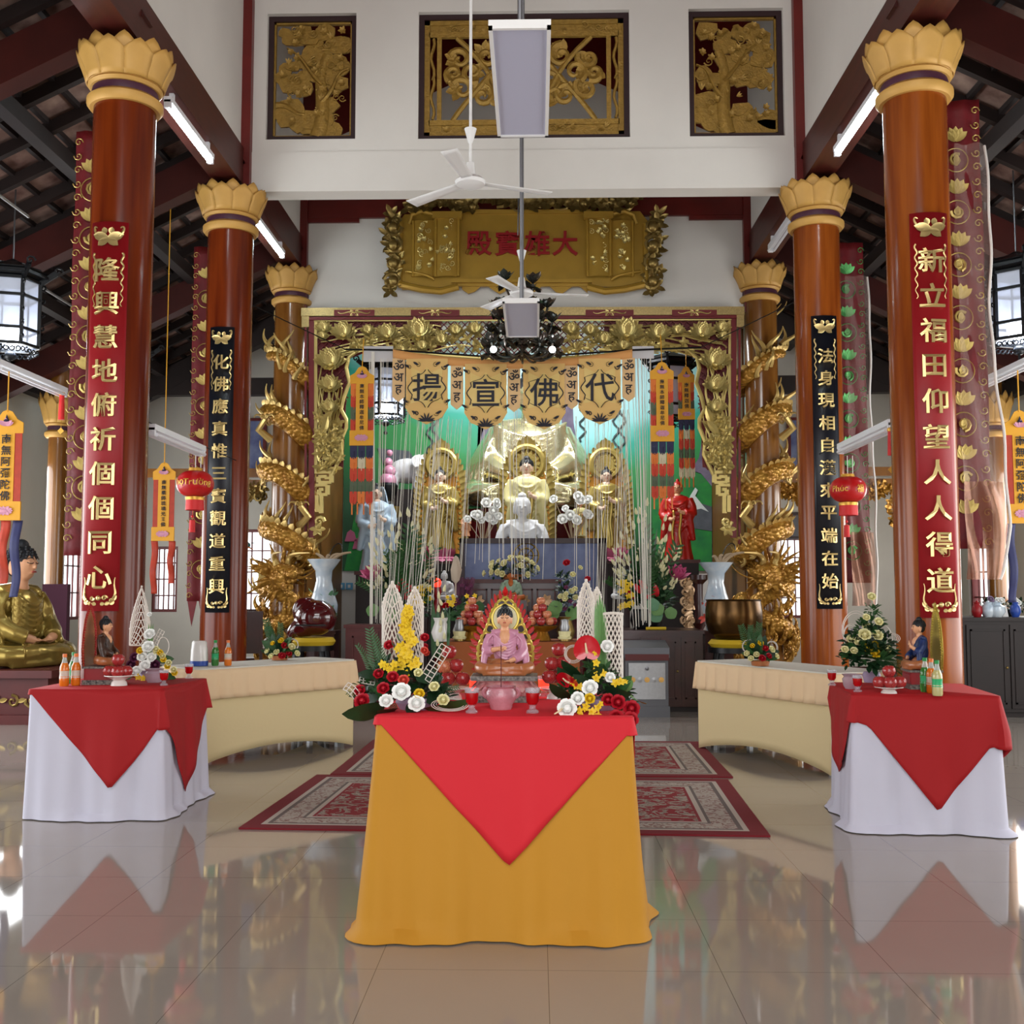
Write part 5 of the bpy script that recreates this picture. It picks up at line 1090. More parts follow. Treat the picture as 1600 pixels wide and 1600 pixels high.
# ================================================================ long pendant banners
mat('patch_blue', '2b2c4a', .7); mat('patch_red', 'c23a1e', .6); mat('patch_cream', 'cfc3a4', .7); mat('patch_orange', 'd9742a', .6); mat('patch_green', '56604a', .7); mat('lotus_pink', 'c98ba0', .6); mat('ribbon_red', 'b5381c', .6, var=.25, vscale=14); mat('ribbon_blue', '2c2f5c', .6, var=.2, vscale=10)
def pendant(px, ys, Y, text, label, w, tail, tx=0, cord=.35):
    """ys: pixel rows of peak, head bottom, strip bottom, plate bottom, tail end"""
    s = Y/FPX; c = at(px, ys[0], Y); t = thing('pendant_banner', label, 'banner', c); Z = lambda y: -(y-ys[0])*s
    W = w*s/2
    def pl(pts, y, m, nm, th=.012): return MB().prism([(x, z) for x, z in pts][::-1], th, Matrix.Translation((0,y,0))).build(nm, m, t, False)
    h1 = Z(ys[1]); pl([(-W,h1),(-W,h1*.55),(-W*.62,h1*.4),(-W*.3,h1*.08),(0,0),(W*.3,h1*.08),(W*.62,h1*.4),(W,h1*.55),(W,h1)][::-1], 0, 'pendant_yellow', 'head_plate')
    d = MB(); d.lathe([(.001,W*.42),(W*.08,W*.2),(W*.2,0),(.001,-W*.06)], 8, (0,-.01,h1*.5)); d.build('jewel', 'patch_blue', t); e = MB()
    for q in range(-2, 3): e.petal((0,-.008,h1*.68), (q*.5,-.1,.4), W*.5, W*.22, (0,-1,0), .1)
    e.build('lotus_emblem', 'lotus_pink', t)
    Ws = W*.5; MB().bb((-Ws,.0,Z(ys[2])), (Ws,.01,h1)).build('text_strip', 'pendant_yellow', t, False)
    L = MB(); n = len(text)
    for i, ch in enumerate(text): L.text(ch, min(Ws*1.6, abs(Z(ys[2])-h1)/n*.9), Matrix.Translation((tx, -.008, lerp(h1, Z(ys[2]), (i+.5)/n))) @ UPRIGHT, .002, .008)
    L.build('lettering', 'ink', t, False)
    pz = Z(ys[3]); zt = Z(ys[2]); MB().bb((-W,-.008,pz), (W,.012,zt)).build('lotus_plate', 'pendant_yellow', t, False); e = MB()
    for q in range(12): e.petal((0,-.012,(pz+zt)/2), (math.cos(q*PI/6),-.06,.42*math.sin(q*PI/6)), W*.6*(abs(math.cos(q*PI/6))*.5+.5), W*.22, (0,-1,0), .03)
    e.ball((0,-.01,(pz+zt)/2), (W*.4,.012,W*.16), 12, 6); e.build('lotus_emblem', 'lotus_pink', t)
    if tail == 'patch':
        rows = [('patch_blue',),('patch_orange','patch_cream'),('patch_red',),('patch_green',),('patch_red','patch_orange'),('patch_cream',)]
        for side, z0, z1 in ((1, h1, zt), (0, pz, Z(ys[4]))):
            n = max(3, int(abs(z1-z0)/.13)); ms = MB()
            for r in range(n):
                z = lerp(z0, z1, r/n); H = abs(z1-z0)/n
                for c_ in (-1, 0, 1):
                    if side and c_ == 0: continue
                    mb = MB().prism([(c_*W*.66+x*W*.3, z+q*H*1.15) for x, q in ((-1,0),(-1,-.75),(-.5,-1),(0,-.8),(.5,-1),(1,-.75),(1,0))], .008, Matrix.Translation((0,.012+.004*(r%2),0)))
                    mb.tube([(c_*W*.66,.008,z-H*.5),(c_*W*.66,.008,z-H*1.2)], [.012,.004], 5)
                    rr = rows[(r+side) % len(rows)]; mb.build('patch', rr[(c_+1) % len(rr)], t, False)
        fr = MB()
        for c_ in (-1,-.4,.3,1): fr.tube([(c_*W*.75,.01,Z(ys[4])), (c_*W*.75,.01,Z(ys[4])-.14)], .009, 5)
        fr.build('fringe', 'patch_orange', t)
    else:
        for sx, m in ((-1,'ribbon_red'),(1,'ribbon_red')): MB().bb((sx*W*.72-W*.22,.004,zt), (sx*W*.72+W*.22,.012,h1)).build('side_strip', m, t, False)
        for k, m in enumerate(tail):
            x = lerp(-W*.75, W*.75, k/max(1, len(tail)-1)); hw = W*.3
            MB().grid(lambda u, v: (x+hw*(2*u-1)*(1-.15*v), .01+.03*math.sin(v*8+k), lerp(pz, Z(ys[4])+.12*(k%2), v)), 3, 24).build('ribbon', m, t, solid=.005)
    MB().tube([(0,0,-.02),(0,(.09 if 12.9 < Y < 13 else 0),cord)], .006, 5).build('hanging_cord', 'pendant_yellow', t)
    return t
pendant(566, (572,600,675,699,790), 12.93, '南無本師釋迦牟尼佛', 'patchwork pendant banner with a narrow text strip at the left of the altar', 38, 'patch')
pendant(1034, (565,593,667,692,780), 12.93, '南無本師釋迦牟尼佛', 'patchwork pendant banner with a narrow text strip at the right of the altar', 37, 'patch')
pendant(1072, (572,598,640,657,748), 15.0, '南無釋迦佛', 'smaller pale patchwork pendant farther back behind the right pendant banner', 26, 'patch', 0, .75)
pendant(12, (640,678,787,817,938), 9.6, '南無阿彌陀佛', 'yellow pendant banner with six characters at the far left edge', 52, ('ribbon_red','ribbon_red','ribbon_blue'))
pendant(257, (722,750,825,847,930), 12.6, '南無藥師琉璃光王佛', 'yellow pendant banner with red ribbons between the two left columns', 36, ('ribbon_red','ribbon_red'), 0, 3.2)
pendant(1592, (640,680,788,818,940), 9.6, '南無阿彌陀佛', 'yellow pendant banner with six characters at the far right edge', 46, ('ribbon_blue','ribbon_red'), )
# ================================================================ cloths, tables, rugs
mat('cloth_red', 'd21f2c', .75, bump=.06, bscale=25); mat('cloth_red_deep', 'a0080f', .75, bump=.06, bscale=25); mat('cloth_ochre', 'c08620', .75, bump=.08, bscale=20, var=.05, vscale=2); mat('cloth_white', 'c9c7d6', .8, bump=.08, bscale=18); mat('cloth_cream', 'e0cc9c', .8, bump=.06); mat('cloth_peach', 'e6c8a0', .8); mat('cloth_topwhite', 'd6d2c6', .7); mat('cloth_orange', '8a4512', .7); mat('table_leg', '8f8f90', .4, .6)
def perim(w, d, r, step=.025):
    """rounded rectangle, counter-clockwise from the front-left corner: (x, y, nx, ny, side, t)"""
    P = []; n = 5
    def edge(a, b, nx, ny, sd):
        L = math.hypot(b[0]-a[0], b[1]-a[1]); k = max(2, int(L/step))
        for i in range(k): P.append((lerp(a[0],b[0],i/k), lerp(a[1],b[1],i/k), nx, ny, sd, i/k))
    def arc(cx, cy_, a0, sd):
        for i in range(n): a = a0+PI/2*i/n; P.append((cx+r*math.cos(a), cy_+r*math.sin(a), math.cos(a), math.sin(a), sd, .999))
    edge((-w/2+r,-d/2),(w/2-r,-d/2),0,-1,0); arc(w/2-r,-d/2+r,-PI/2,0); edge((w/2,-d/2+r),(w/2,d/2-r),1,0,1); arc(w/2-r,d/2-r,0,1)
    edge((w/2-r,d/2),(-w/2+r,d/2),0,1,2); arc(-w/2+r,d/2-r,PI/2,2); edge((-w/2,d/2-r),(-w/2,-d/2+r),-1,0,3); arc(-w/2+r,-d/2+r,PI,3)
    return P
def skirt(mb, P, z0f, z1f, off, m=14):
    """sheet hung from the perimeter P between z0f(p) (top) and z1f(p) (hem); off(p, i, z) pushes it outwards"""
    n = len(P); vs = []
    for i, p in enumerate(P):
        a, b = z0f(p), z1f(p)
        for j in range(m+1):
            z = lerp(a, b, j/m); o = off(p, i, z); vs.append((p[0]+p[2]*o, p[1]+p[3]*o, z))
    k = m+1
    mb.put(vs, [(i*k+j, i*k+j+1, ((i+1)%n)*k+j+1, ((i+1)%n)*k+j) for i in range(n) for j in range(m)])
def capface(mb, P, z, o=0): mb.put([(p[0]+p[2]*o, p[1]+p[3]*o, z) for p in P], [tuple(range(len(P)))])
def frame_table(t, w, d, h):
    MB().bb((-w/2+.02,-d/2+.02,h-.04), (w/2-.02,d/2-.02,h-.006)).build('tabletop', 'dark_timber', t, False)
    for sx in (-1,1):
        for sy in (-1,1): MB().bb((sx*(w/2-.06)-.02,sy*(d/2-.06)-.02,0), (sx*(w/2-.06)+.02,sy*(d/2-.06)+.02,h-.04)).build('leg', 'table_leg', t, False)
def offering_table(name, tl, cl1, cl2, x, y, rz, w, d, h, m1, m2, flare, hang, seed):
    rnd = random.Random(seed); ph = [rnd.uniform(0,6) for _ in range(6)]
    t = thing(name, tl, 'table', (x,y,0), rz); frame_table(t, w, d, h)
    P = perim(w, d, .02); base = lambda p, i, z: .004+flare*max(0,1-z/h)**1.15+(1-z/h)*(.012*math.sin(p[0]*19+p[1]*14+ph[0])+.008*math.sin(p[0]*41-p[1]*33+ph[1]))+(.03*(1+math.sin(p[0]*9+p[1]*11+ph[2]))*max(0,1-z/.035) if z < .035 else 0)
    t2 = thing('table_cover', cl1, 'tablecloth', (x,y,0), rz); b = MB(); skirt(b, P, lambda p: h, lambda p: .006, base, 20); capface(b, P, h); b.build('cover', m1, t2)
    t3 = thing('red_tablecloth', cl2, 'tablecloth', (x,y,0), rz); b = MB()
    def hg(p): 
        q = hang[p[4]]; 
        for (a, ha), (c, hc) in zip(q, q[1:]):
            if a <= p[5] <= c: return lerp(ha, hc, (p[5]-a)/max(1e-6, c-a))
        return q[-1][1]
    skirt(b, P, lambda p: h+.006, lambda p: h+.004-max(.012, hg(p)), lambda p, i, z: base(p, i, z)+.008+.03*min(1,(h-z)*3)*(.5+.5*math.sin(p[0]*12+p[1]*15+ph[3]))*(hg(p)/h)+(.035 if abs(p[2])*abs(p[3]) > .05 else 0)*min(1,(h-z)*5), 12); capface(b, P, h+.006, .008)
    b.build('cloth', m2, t3, True, solid=.003)
    return t
offering_table('offering_table', 'square offering table under ochre cloth in the middle of the hall', 'ochre cloth reaching the floor over the middle offering table', 'bright red cloth laid cornerwise over the ochre table', -.135, 5.06, 0, 1.05, 1.05, .88, 'cloth_ochre', 'cloth_red', .075,
    [[(0,.03),(.52,.585),(1,.07)],[(0,.07),(.5,.45),(1,.05)],[(0,.05),(.5,.4),(1,.05)],[(0,.05),(.45,.3),(1,.03)]], 1)
offering_table('offering_table', 'offering table under white cloth at left, before the near left column', 'white floor-length cloth on the left offering table', 'deep red cloth laid cornerwise over the left white-covered table', -2.735, 7.2, 0, .83, .88, .79, 'cloth_white', 'cloth_red_deep', .03,
    [[(0,.03),(.66,.6),(.9,.36),(1,.24)],[(0,.24),(.1,.3),(.42,.69),(.75,.42),(1,.2)],[(0,.1),(1,.1)],[(0,.1),(1,.03)]], 2)
offering_table('offering_table', 'offering table under white cloth at right, before the near right column', 'white floor-length cloth on the right offering table', 'deep red cloth with drooping corners over the right white-covered table', 2.33, 6.92, -.12, .82, .86, .79, 'cloth_white', 'cloth_red_deep', .03,
    [[(0,.16),(.08,.18),(.2,.3),(.56,.66),(.95,.28),(1,.3)],[(0,.34),(.2,.42),(1,.1)],[(0,.1),(1,.1)],[(0,.2),(.5,.52),(.85,.4),(.94,.2),(1,.16)]], 3)
def cream_table(label, A_, B_, d, side):
    a, b = Vector(A_).to_2d(), Vector(B_).to_2d(); L = (b-a).length; u = (b-a)/L; n = V(-u.y, u.x) if side < 0 else V(u.y, -u.x)
    c = (a+b)/2+n*d/2; ang = math.atan2(u.y, u.x) if side < 0 else math.atan2(-u.y, -u.x); h = .785
    t = thing('cream_table', label, 'table', (c.x, c.y, 0), ang); frame_table(t, L-.1, d-.08, h-.01)
    P = perim(L, d, .03, .012)
    m = MB(); capface(m, P, h); skirt(m, P, lambda p: h, lambda p: h-.012, lambda p, i, z: .004, 1); m.build('top_cloth', 'cloth_topwhite', t)
    m = MB(); skirt(m, P, lambda p: h-.01, lambda p: h-.245, lambda p, i, z: .014+(.006+.1*(h-z))*abs(math.sin(i*.25+.8*math.sin(i*.05)))+.05*(h-z), 6); m.build('pleated_valance', 'cloth_peach', t, True, solid=.003)
    m = MB(); skirt(m, P, lambda p: h-.05, lambda p: .012+(.1*max(0,math.sin(PI*p[5]))**.8 if p[4] in (0, 2) else .05*math.sin(PI*p[5])), lambda p, i, z: .0-.012*math.sin(PI*p[5])*(1-z/h), 10); m.build('lower_cloth', 'cloth_cream', t, True, solid=.003)
cream_table('cream cloth table with a pleated peach valance behind the left white table', (-2.69,8.75,0), (-1.66,10.0,0), .6, -1)
cream_table('cream cloth table with a pleated peach valance behind the right white table', (2.24,8.4,0), (1.44,9.9,0), .6, 1)
def rug_mat(hx, hy, seed):
    m = bpy.data.materials.new('rug_weave'); m.use_nodes = True; nt = m.node_tree; b = nt.nodes['Principled BSDF']; L = nt.links.new; N = nt.nodes.new
    def mth(op, *a):
        q = N('ShaderNodeMath'); q.operation = op
        for i, x in enumerate(a):
            if isinstance(x, (int, float)): q.inputs[i].default_value = x
            else: L(x, q.inputs[i])
        return q.outputs[0]
    tc = N('ShaderNodeTexCoord'); sp = N('ShaderNodeSeparateXYZ'); L(tc.outputs['Object'], sp.inputs[0])
    d = mth('MINIMUM', mth('SUBTRACT', hx, mth('ABSOLUTE', sp.outputs[0])), mth('SUBTRACT', hy, mth('ABSOLUTE', sp.outputs[1])))
    def ramp(v, cols, interp='CONSTANT'):
        r = N('ShaderNodeValToRGB'); cr = r.color_ramp; cr.interpolation = interp; L(v, r.inputs[0])
        cr.elements[0].position = cols[0][0]; cr.elements[0].color = lin(cols[0][1]); cr.elements[1].position = cols[1][0]; cr.elements[1].color = lin(cols[1][1])
        for p, c in cols[2:]: e = cr.elements.new(p); e.color = lin(c)
        return r.outputs[0]
    base = ramp(d, [(0,'74101c'),(.1,'b9ada0'),(.13,'6a5e5a'),(.16,'b0a599'),(.3,'6a5e5a'),(.32,'b9ada0'),(.35,'86202a'),(.37,'8a1722')])
    vo = N('ShaderNodeTexVoronoi'); vo.inputs['Scale'].default_value = 4.2; vo.feature = 'SMOOTH_F1'; nz = N('ShaderNodeTexNoise'); nz.inputs['Scale'].default_value = 7; nz.inputs['Detail'].default_value = 4; nz.inputs['Distortion'].default_value = 2.2; L(tc.outputs['Object'], nz.inputs['Vector']); L(tc.outputs['Object'], vo.inputs['Vector'])
    pat = mth('GREATER_THAN', nz.outputs[0], .52); infield = mth('GREATER_THAN', d, .37); k = mth('MULTIPLY', pat, infield)
    band = mth('MULTIPLY', mth('GREATER_THAN', d, .16), mth('LESS_THAN', d, .3)); n2 = N('ShaderNodeTexNoise'); n2.inputs['Scale'].default_value = 22; n2.inputs['Distortion'].default_value = 1.5; L(tc.outputs['Object'], n2.inputs['Vector']); kb = mth('MULTIPLY', mth('GREATER_THAN', n2.outputs[0], .54), band)
    col = ramp(nz.outputs[0], [(0,'9c8f82'),(.56,'7d6f66'),(.6,'a89a8c'),(.68,'8c2a30')])
    m1 = N('ShaderNodeMix'); m1.data_type = 'RGBA'; L(k, m1.inputs['Factor']); L(base, m1.inputs['A']); L(col, m1.inputs['B'])
    m2 = N('ShaderNodeMix'); m2.data_type = 'RGBA'; L(kb, m2.inputs['Factor']); L(m1.outputs['Result'], m2.inputs['A']); m2.inputs['B'].default_value = lin('8a6a62')
    L(m2.outputs['Result'], b.inputs['Base Color']); b.inputs['Roughness'].default_value = .9
    MATS['rug_%d' % seed] = m
def rug(label, c, rz, hx, hy, seed):
    rug_mat(hx, hy, seed); o = MB().bb((-hx,-hy,.001), (hx,hy,.012)).build('rug', 'rug_%d' % seed, None, False); o.location = c; o.rotation_euler = (0,0,rz); tag(o, label, 'rug')
rug('red and grey floral rug behind the ochre table, nearer of two', (-.17, 7.38, 0), -.045, 1.55, .94, 1); rug('red and grey floral rug farther back toward the altar', (-.03, 9.36, 0), -.02, 1.53, .97, 2)
# ================================================================ flower kit
mat('petal_white', 'f6f6f2', .6); mat('petal_cream', 'e3dca6', .6); mat('petal_yellow', 'e2bd1e', .55); mat('petal_red', 'b00f22', .55); mat('petal_coral', 'd24a3a', .55); mat('petal_pink', 'c2527e', .6); mat('petal_purple', '5a1f40', .6); mat('petal_lilac', '9a86a0', .6)
mat('leaf_dark', '17381c', .45, var=.4, vscale=5); mat('leaf_mid', '2f5a2a', .5, var=.35, vscale=6); mat('leaf_light', '6f9a5a', .5, var=.2); mat('leaf_lotus', '5f8f6a', .5, var=.2); mat('anthurium_red', 'c01020', .18, coat=.6); mat('spadix', 'e8d6ae', .5); mat('basket_white', 'd9cfc4', .6); mat('bud_cream', 'd8d2a4', .55); mat('pampas', 'b8a794', .9); mat('ceramic_white', 'dcd8d2', .25, coat=.3)
_K = {}
def kit(kind):
    if kind in _K: return _K[kind]
    b = MB(); rnd = random.Random(kind)
    if kind == 'rose':
        b.ball((0,0,.4), (.46,.46,.5), 10, 8)
        for l, (n, r, L, tilt, w) in enumerate(((3,.3,.85,-.12,.7),(4,.38,.85,.05,.85),(5,.38,.85,.38,.95),(6,.34,.85,.8,1.05))):
            for i in range(n):
                a = 2*PI*(i+.5*l)/n+l*.3; d = V(math.cos(a)*math.sin(tilt), math.sin(a)*math.sin(tilt), math.cos(tilt)); b.petal(V(math.cos(a)*r, math.sin(a)*r, .05+.02*l), d, L, w, V(-math.cos(a),-math.sin(a),.4), .12 if l < 3 else -.15, .4, 5, 5.5)
    elif kind == 'lotus':
        for l in range(3):
            n = 7
            for i in range(n):
                a = 2*PI*(i+.5*l)/n; q = .35+.35*l; b.petal((0,0,0), (math.cos(a)*math.sin(q),math.sin(a)*math.sin(q),math.cos(q)), 1.0, .5, V(-math.cos(a),-math.sin(a),.3), .25, .4)
    elif kind == 'orchid':
        for i in range(5):
            a = 2*PI*i/5+.3; b.petal((0,0,.1), (math.cos(a),math.sin(a),.25), .95, .62, (0,0,1), -.12, .15)
        b.petal((0,0,.12), (0,-.6,.7), .6, .45, (0,0,1), -.3, .5); b.ball((0,0,.2), .16, 6, 5)
    elif kind == 'leaf':
        b.petal((0,0,0), (0,0,1), 1.0, .46, (0,-1,0), -.25, .12, 8)
    elif kind == 'blade':
        b.petal((0,0,0), (0,0,1), 1.0, .07, (0,-1,0), -.06, .2, 8)
    elif kind == 'frond':
        b.tube(bez((0,0,0),(0,0,.4),(0,-.05,.8),(0,-.2,1)), [.012,.004], 5)
        for i in range(13):
            z = .12+.86*i/13; y = -.2*z**3
            for s in (-1,1): b.petal((0,y,z), (s*.8,-.1,.6), .26*(1-.55*z), .04, (0,-1,0), -.1, .1, 3)
    elif kind == 'bush':
        for i in range(46):
            a = rnd.uniform(0,2*PI); q = math.acos(rnd.uniform(-.1,1)); d = V(math.cos(a)*math.sin(q),math.sin(a)*math.sin(q),math.cos(q)); b.petal(d*rnd.uniform(.2,.65), d+V(0,0,rnd.uniform(-.3,.3)), rnd.uniform(.3,.45), .2, (0,0,1), -.2, .2, 3)
    elif kind == 'bud':
        b.lathe([(.001,0),(.16,.1),(.2,.35),(.12,.75),(.001,1)], 8)
    elif kind == 'anthurium':
        b.grid(lambda u, v: ((lambda a, r: (r*math.sin(a)*.85, -.04*math.cos(3*a)*r-.12*r*r, .15+r*(-math.cos(a))*(1.0 if math.cos(a) < 0 else .62+.2*abs(math.sin(a)))))(2*PI*u, v*(1-.25*math.exp(-((u-.0)%1*14)**2)-.25*math.exp(-((1-u)*14)**2)))), 28, 6)
    elif kind == 'spadix':
        b.tube([(0,-.03,0),(-.06,-.16,.3),(-.1,-.2,.62)], [.09,.05], 8); b.ball((-.1,-.2,.63), .05, 6, 5)
    elif kind == 'plume':
        b.tube([(0,0,0),(0,0,.4)], .02, 5); b.lathe([(.001,.3),(.1,.4),(.13,.65),(.06,.95),(.001,1)], 10, fn=lambda a, z: 1+.2*math.sin(a*5+z*40))
    elif kind == 'pad':
        b.lathe([(.001,.06),(.5,.02),(1,.08)], 18, fn=lambda a, z: 1+.05*math.sin(a*5))
    o = b.build('kit_'+kind, 'petal_white'); me = o.data; bpy.data.objects.remove(o); _K[kind] = (me, {}); return _K[kind]
PN = {'rose':'rose','lotus':'lotus_flower','orchid':'orchid_blossom','leaf':'leaf','blade':'long_leaf','frond':'fern_frond','bush':'greenery','bud':'flower_bud','anthurium':'anthurium_spathe','spadix':'spadix','plume':'dried_plume','pad':'lotus_leaf'}
def fl(t, kind, p, d, s, m, roll=0, name=None):
    me, cache = kit(kind)
    if m not in cache:
        q = me.copy(); q.materials.clear(); q.materials.append(M(m)); cache[m] = q
    o = bpy.data.objects.new(name or PN[kind], cache[m]); C.objects.link(o); o.parent = t
    d = Vector(d).normalized(); Q = Vector((0,0,1)).rotation_difference(d).to_matrix().to_4x4() @ Matrix.Rotation(roll, 4, 'Z')
    o.matrix_local = Matrix.Translation(p) @ Q @ Matrix.Diagonal((s,s,s,1) if not hasattr(s,'__len__') else (*s,1)); return o
def lattice_roll(t, c, w, h, m='basket_white', n=6, rows=13, slant=.45, r=.0034, depth=.5, rot=0):
    """sheet of thin woven strips rolled into a half tube with a slanting scalloped top; c = bottom centre"""
    b = MB(); c = Vector(c)
    def S(u, v):
        top = h*(1-slant*abs(u-.5)*1.6); a = lerp(-1.35, 1.35, u); p = V(math.sin(a)*w/2/math.sin(1.35), -math.cos(a)*w/2*depth, v*top); return c+Matrix.Rotation(rot, 3, 'Z')@p
    for k in range(-rows, n+rows):
        for s in (1,-1):
            pts = []
            for j in range(rows*2+1):
                v = j/(rows*2); u = (k+s*v*rows*.55)/n
                if 0 <= u <= 1: pts.append(S(u, v))
            if len(pts) > 2: b.tube(pts, r, 4)
    for q in (0, 1): b.tube([S(q, j/10) for j in range(11)], r*1.3, 4)
    for q in (0, 1): b.tube([S(j/14, q) for j in range(15)], r*1.3, 4)
    for j in range(n*2+1): b.ball(S(j/(n*2), 1.0), r*2.2, 6, 4)
    return b.build('woven_strip_roll', m, t)
def ladder(t, a, b_, wd, n, r=.0022, bend=0, m='basket_white'):
    a, b_ = Vector(a), Vector(b_); d = (b_-a); s = d.cross(V(0,1,0)).normalized()*wd/2; B = MB(); f = lambda q, k: a+d*q+s*k+V(0,-bend*math.sin(PI*q),bend*math.sin(PI*q))
    for k in (-1,0,1): B.tube([f(i/8,k) for i in range(9)], r, 4)
    for i in range(n+1): B.tube([f(i/n,-1), f(i/n,1)], r, 4)
    return B.build('woven_ladder', m, t)
def hoop(t, c, rx, rz, r=.002, n=2, m='basket_white', tilt=0):
    b = MB(); c = Vector(c)
    for k in range(n): b.tube([c+V(rx*(1-.12*k)*math.cos(a), tilt*math.sin(a)*rz+.01*k, rz*(1-.12*k)*math.sin(a)) for a in [i*2*PI/26 for i in range(26)]], r, 4, True)
    return b.build('rattan_loop', m, t)
# ================================================================ things on the middle table
ZT = .888; K5 = lambda px, py, Y, b: at(px, py, Y)-b
def arrangement_left():
    b = V(-.53, 4.82, ZT); t = thing('flower_arrangement', 'flower arrangement of red and white roses and yellow orchids, left corner of the ochre table', 'flowers', b)
    MB().lathe([(.001,0),(.07,0),(.09,.03),(.085,.05),(.001,.05)], 20).build('dish', 'petal_lilac', t); L = lambda x, y, dy=0: K5(x, y, b.y+dy, b); rnd = random.Random(5); px = b.y/FPX
    for x, y, r, m, dy in ((628,1085,14,'petal_white',-.16),(604,1098,10.5,'petal_white',-.16),(651,1103,12.5,'petal_white',-.17),(679,1075,8,'petal_cream',-.1),(692,1096,9,'petal_cream',-.16),(655,1086,8,'petal_yellow',-.15),(654,1053,7,'petal_cream',-.06),(563,1081,9,'petal_red',-.06),(568,1098,12,'petal_red',-.1),(600,1078,9.5,'petal_red',-.12),(592,1055,8,'petal_red',-.06),(614,1060,9,'petal_red',-.09),(631,1065,8.5,'petal_coral',-.1),(609,1010,8,'petal_red',.02),(664,998,7,'petal_red',.05),(663,1018,6,'petal_coral',.04)):
        p = L(x, y, dy); fl(t, 'rose', p, V(p.x*.5+rnd.uniform(-.1,.1), -.8, .5), r*px*1.05, m, rnd.uniform(0,6))
    for k in range(52):
        v = k/51; x = lerp(638,634,v)+rnd.uniform(-1,1)*lerp(4,20,v); y = lerp(950,1056,v); fl(t, 'orchid', L(x, y, rnd.uniform(-.06,-.02)), (rnd.uniform(-.6,.6),-.9,rnd.uniform(-.2,.4)), rnd.uniform(7,10)*px, 'petal_yellow', rnd.uniform(0,6))
    for x, y in ((603,1041),(610,1047),(598,1038),(616,1038)): fl(t, 'orchid', L(x,y,-.08), (-.3,-.9,.2), 8*px, 'petal_yellow')
    lattice_roll(t, L(613,1045,.06), 31*px, 136*px, slant=.35); lattice_roll(t, L(648,1045,.08), 25*px, 128*px, slant=.3)
    ladder(t, L(664,1062,-.06), L(697,1010,-.02), 17*px, 8); ladder(t, L(540,1072,-.05), L(558,1088,-.08), 13*px, 3, bend=.01); ladder(t, L(562,1062,0), L(585,1066,-.02), 9*px, 4)
    hoop(t, L(703,1101,-.16), 28*px, 9*px, .0016, 3, tilt=.6)
    for x, y, tx, ty, s, m in ((600,1105,549,1122,58,'leaf_dark'),(640,1100,655,1134,44,'leaf_dark'),(690,1105,730,1106,48,'leaf_mid'),(590,1090,552,1096,36,'leaf_dark'),(620,1108,600,1120,46,'leaf_dark'),(670,1100,690,1070,44,'leaf_dark'),(650,1060,690,1055,44,'leaf_dark'),(590,1060,562,1045,40,'leaf_dark'),(610,1060,590,1036,46,'leaf_dark'),(640,1080,662,1062,36,'leaf_dark'),(600,1090,575,1070,46,'leaf_mid'),(665,1108,705,1112,40,'leaf_mid'),(625,1062,640,1030,40,'leaf_dark')):
        a = L(x,y,-.08); c = L(tx,ty,-.2 if ty > 1100 else -.02); fl(t, 'leaf', a, c-a, s*px*1.15, m, rnd.uniform(-.4,.4))
    for x, y, tx, ty, s in ((590,1050,577,985,70),(600,1050,590,1005,60),(585,1060,570,1020,60),(580,1090,548,1085,40),(655,1070,680,1050,44),(620,1095,608,1118,40),(675,1085,706,1078,44)): a = L(x,y,-.02); c = L(tx,ty,0); fl(t, 'frond', a, c-a, s*px, 'leaf_mid', rnd.uniform(-1,1))
    for x, y in ((620,1075),(590,1085),(660,1085),(640,1095),(605,1070),(575,1075),(680,1080),(600,1050),(650,1065),(570,1095),(630,1045),(690,1095)): fl(t, 'bush', L(x,y,0), (0,-.4,1), 30*px, ('leaf_dark','leaf_mid')[int(x)%2])
    for x, y in ((627,972),(620,990),(612,1000)): fl(t, 'leaf', L(x,y,-.02), (.3,-.2,-1), 16*px, 'leaf_mid')
arrangement_left()
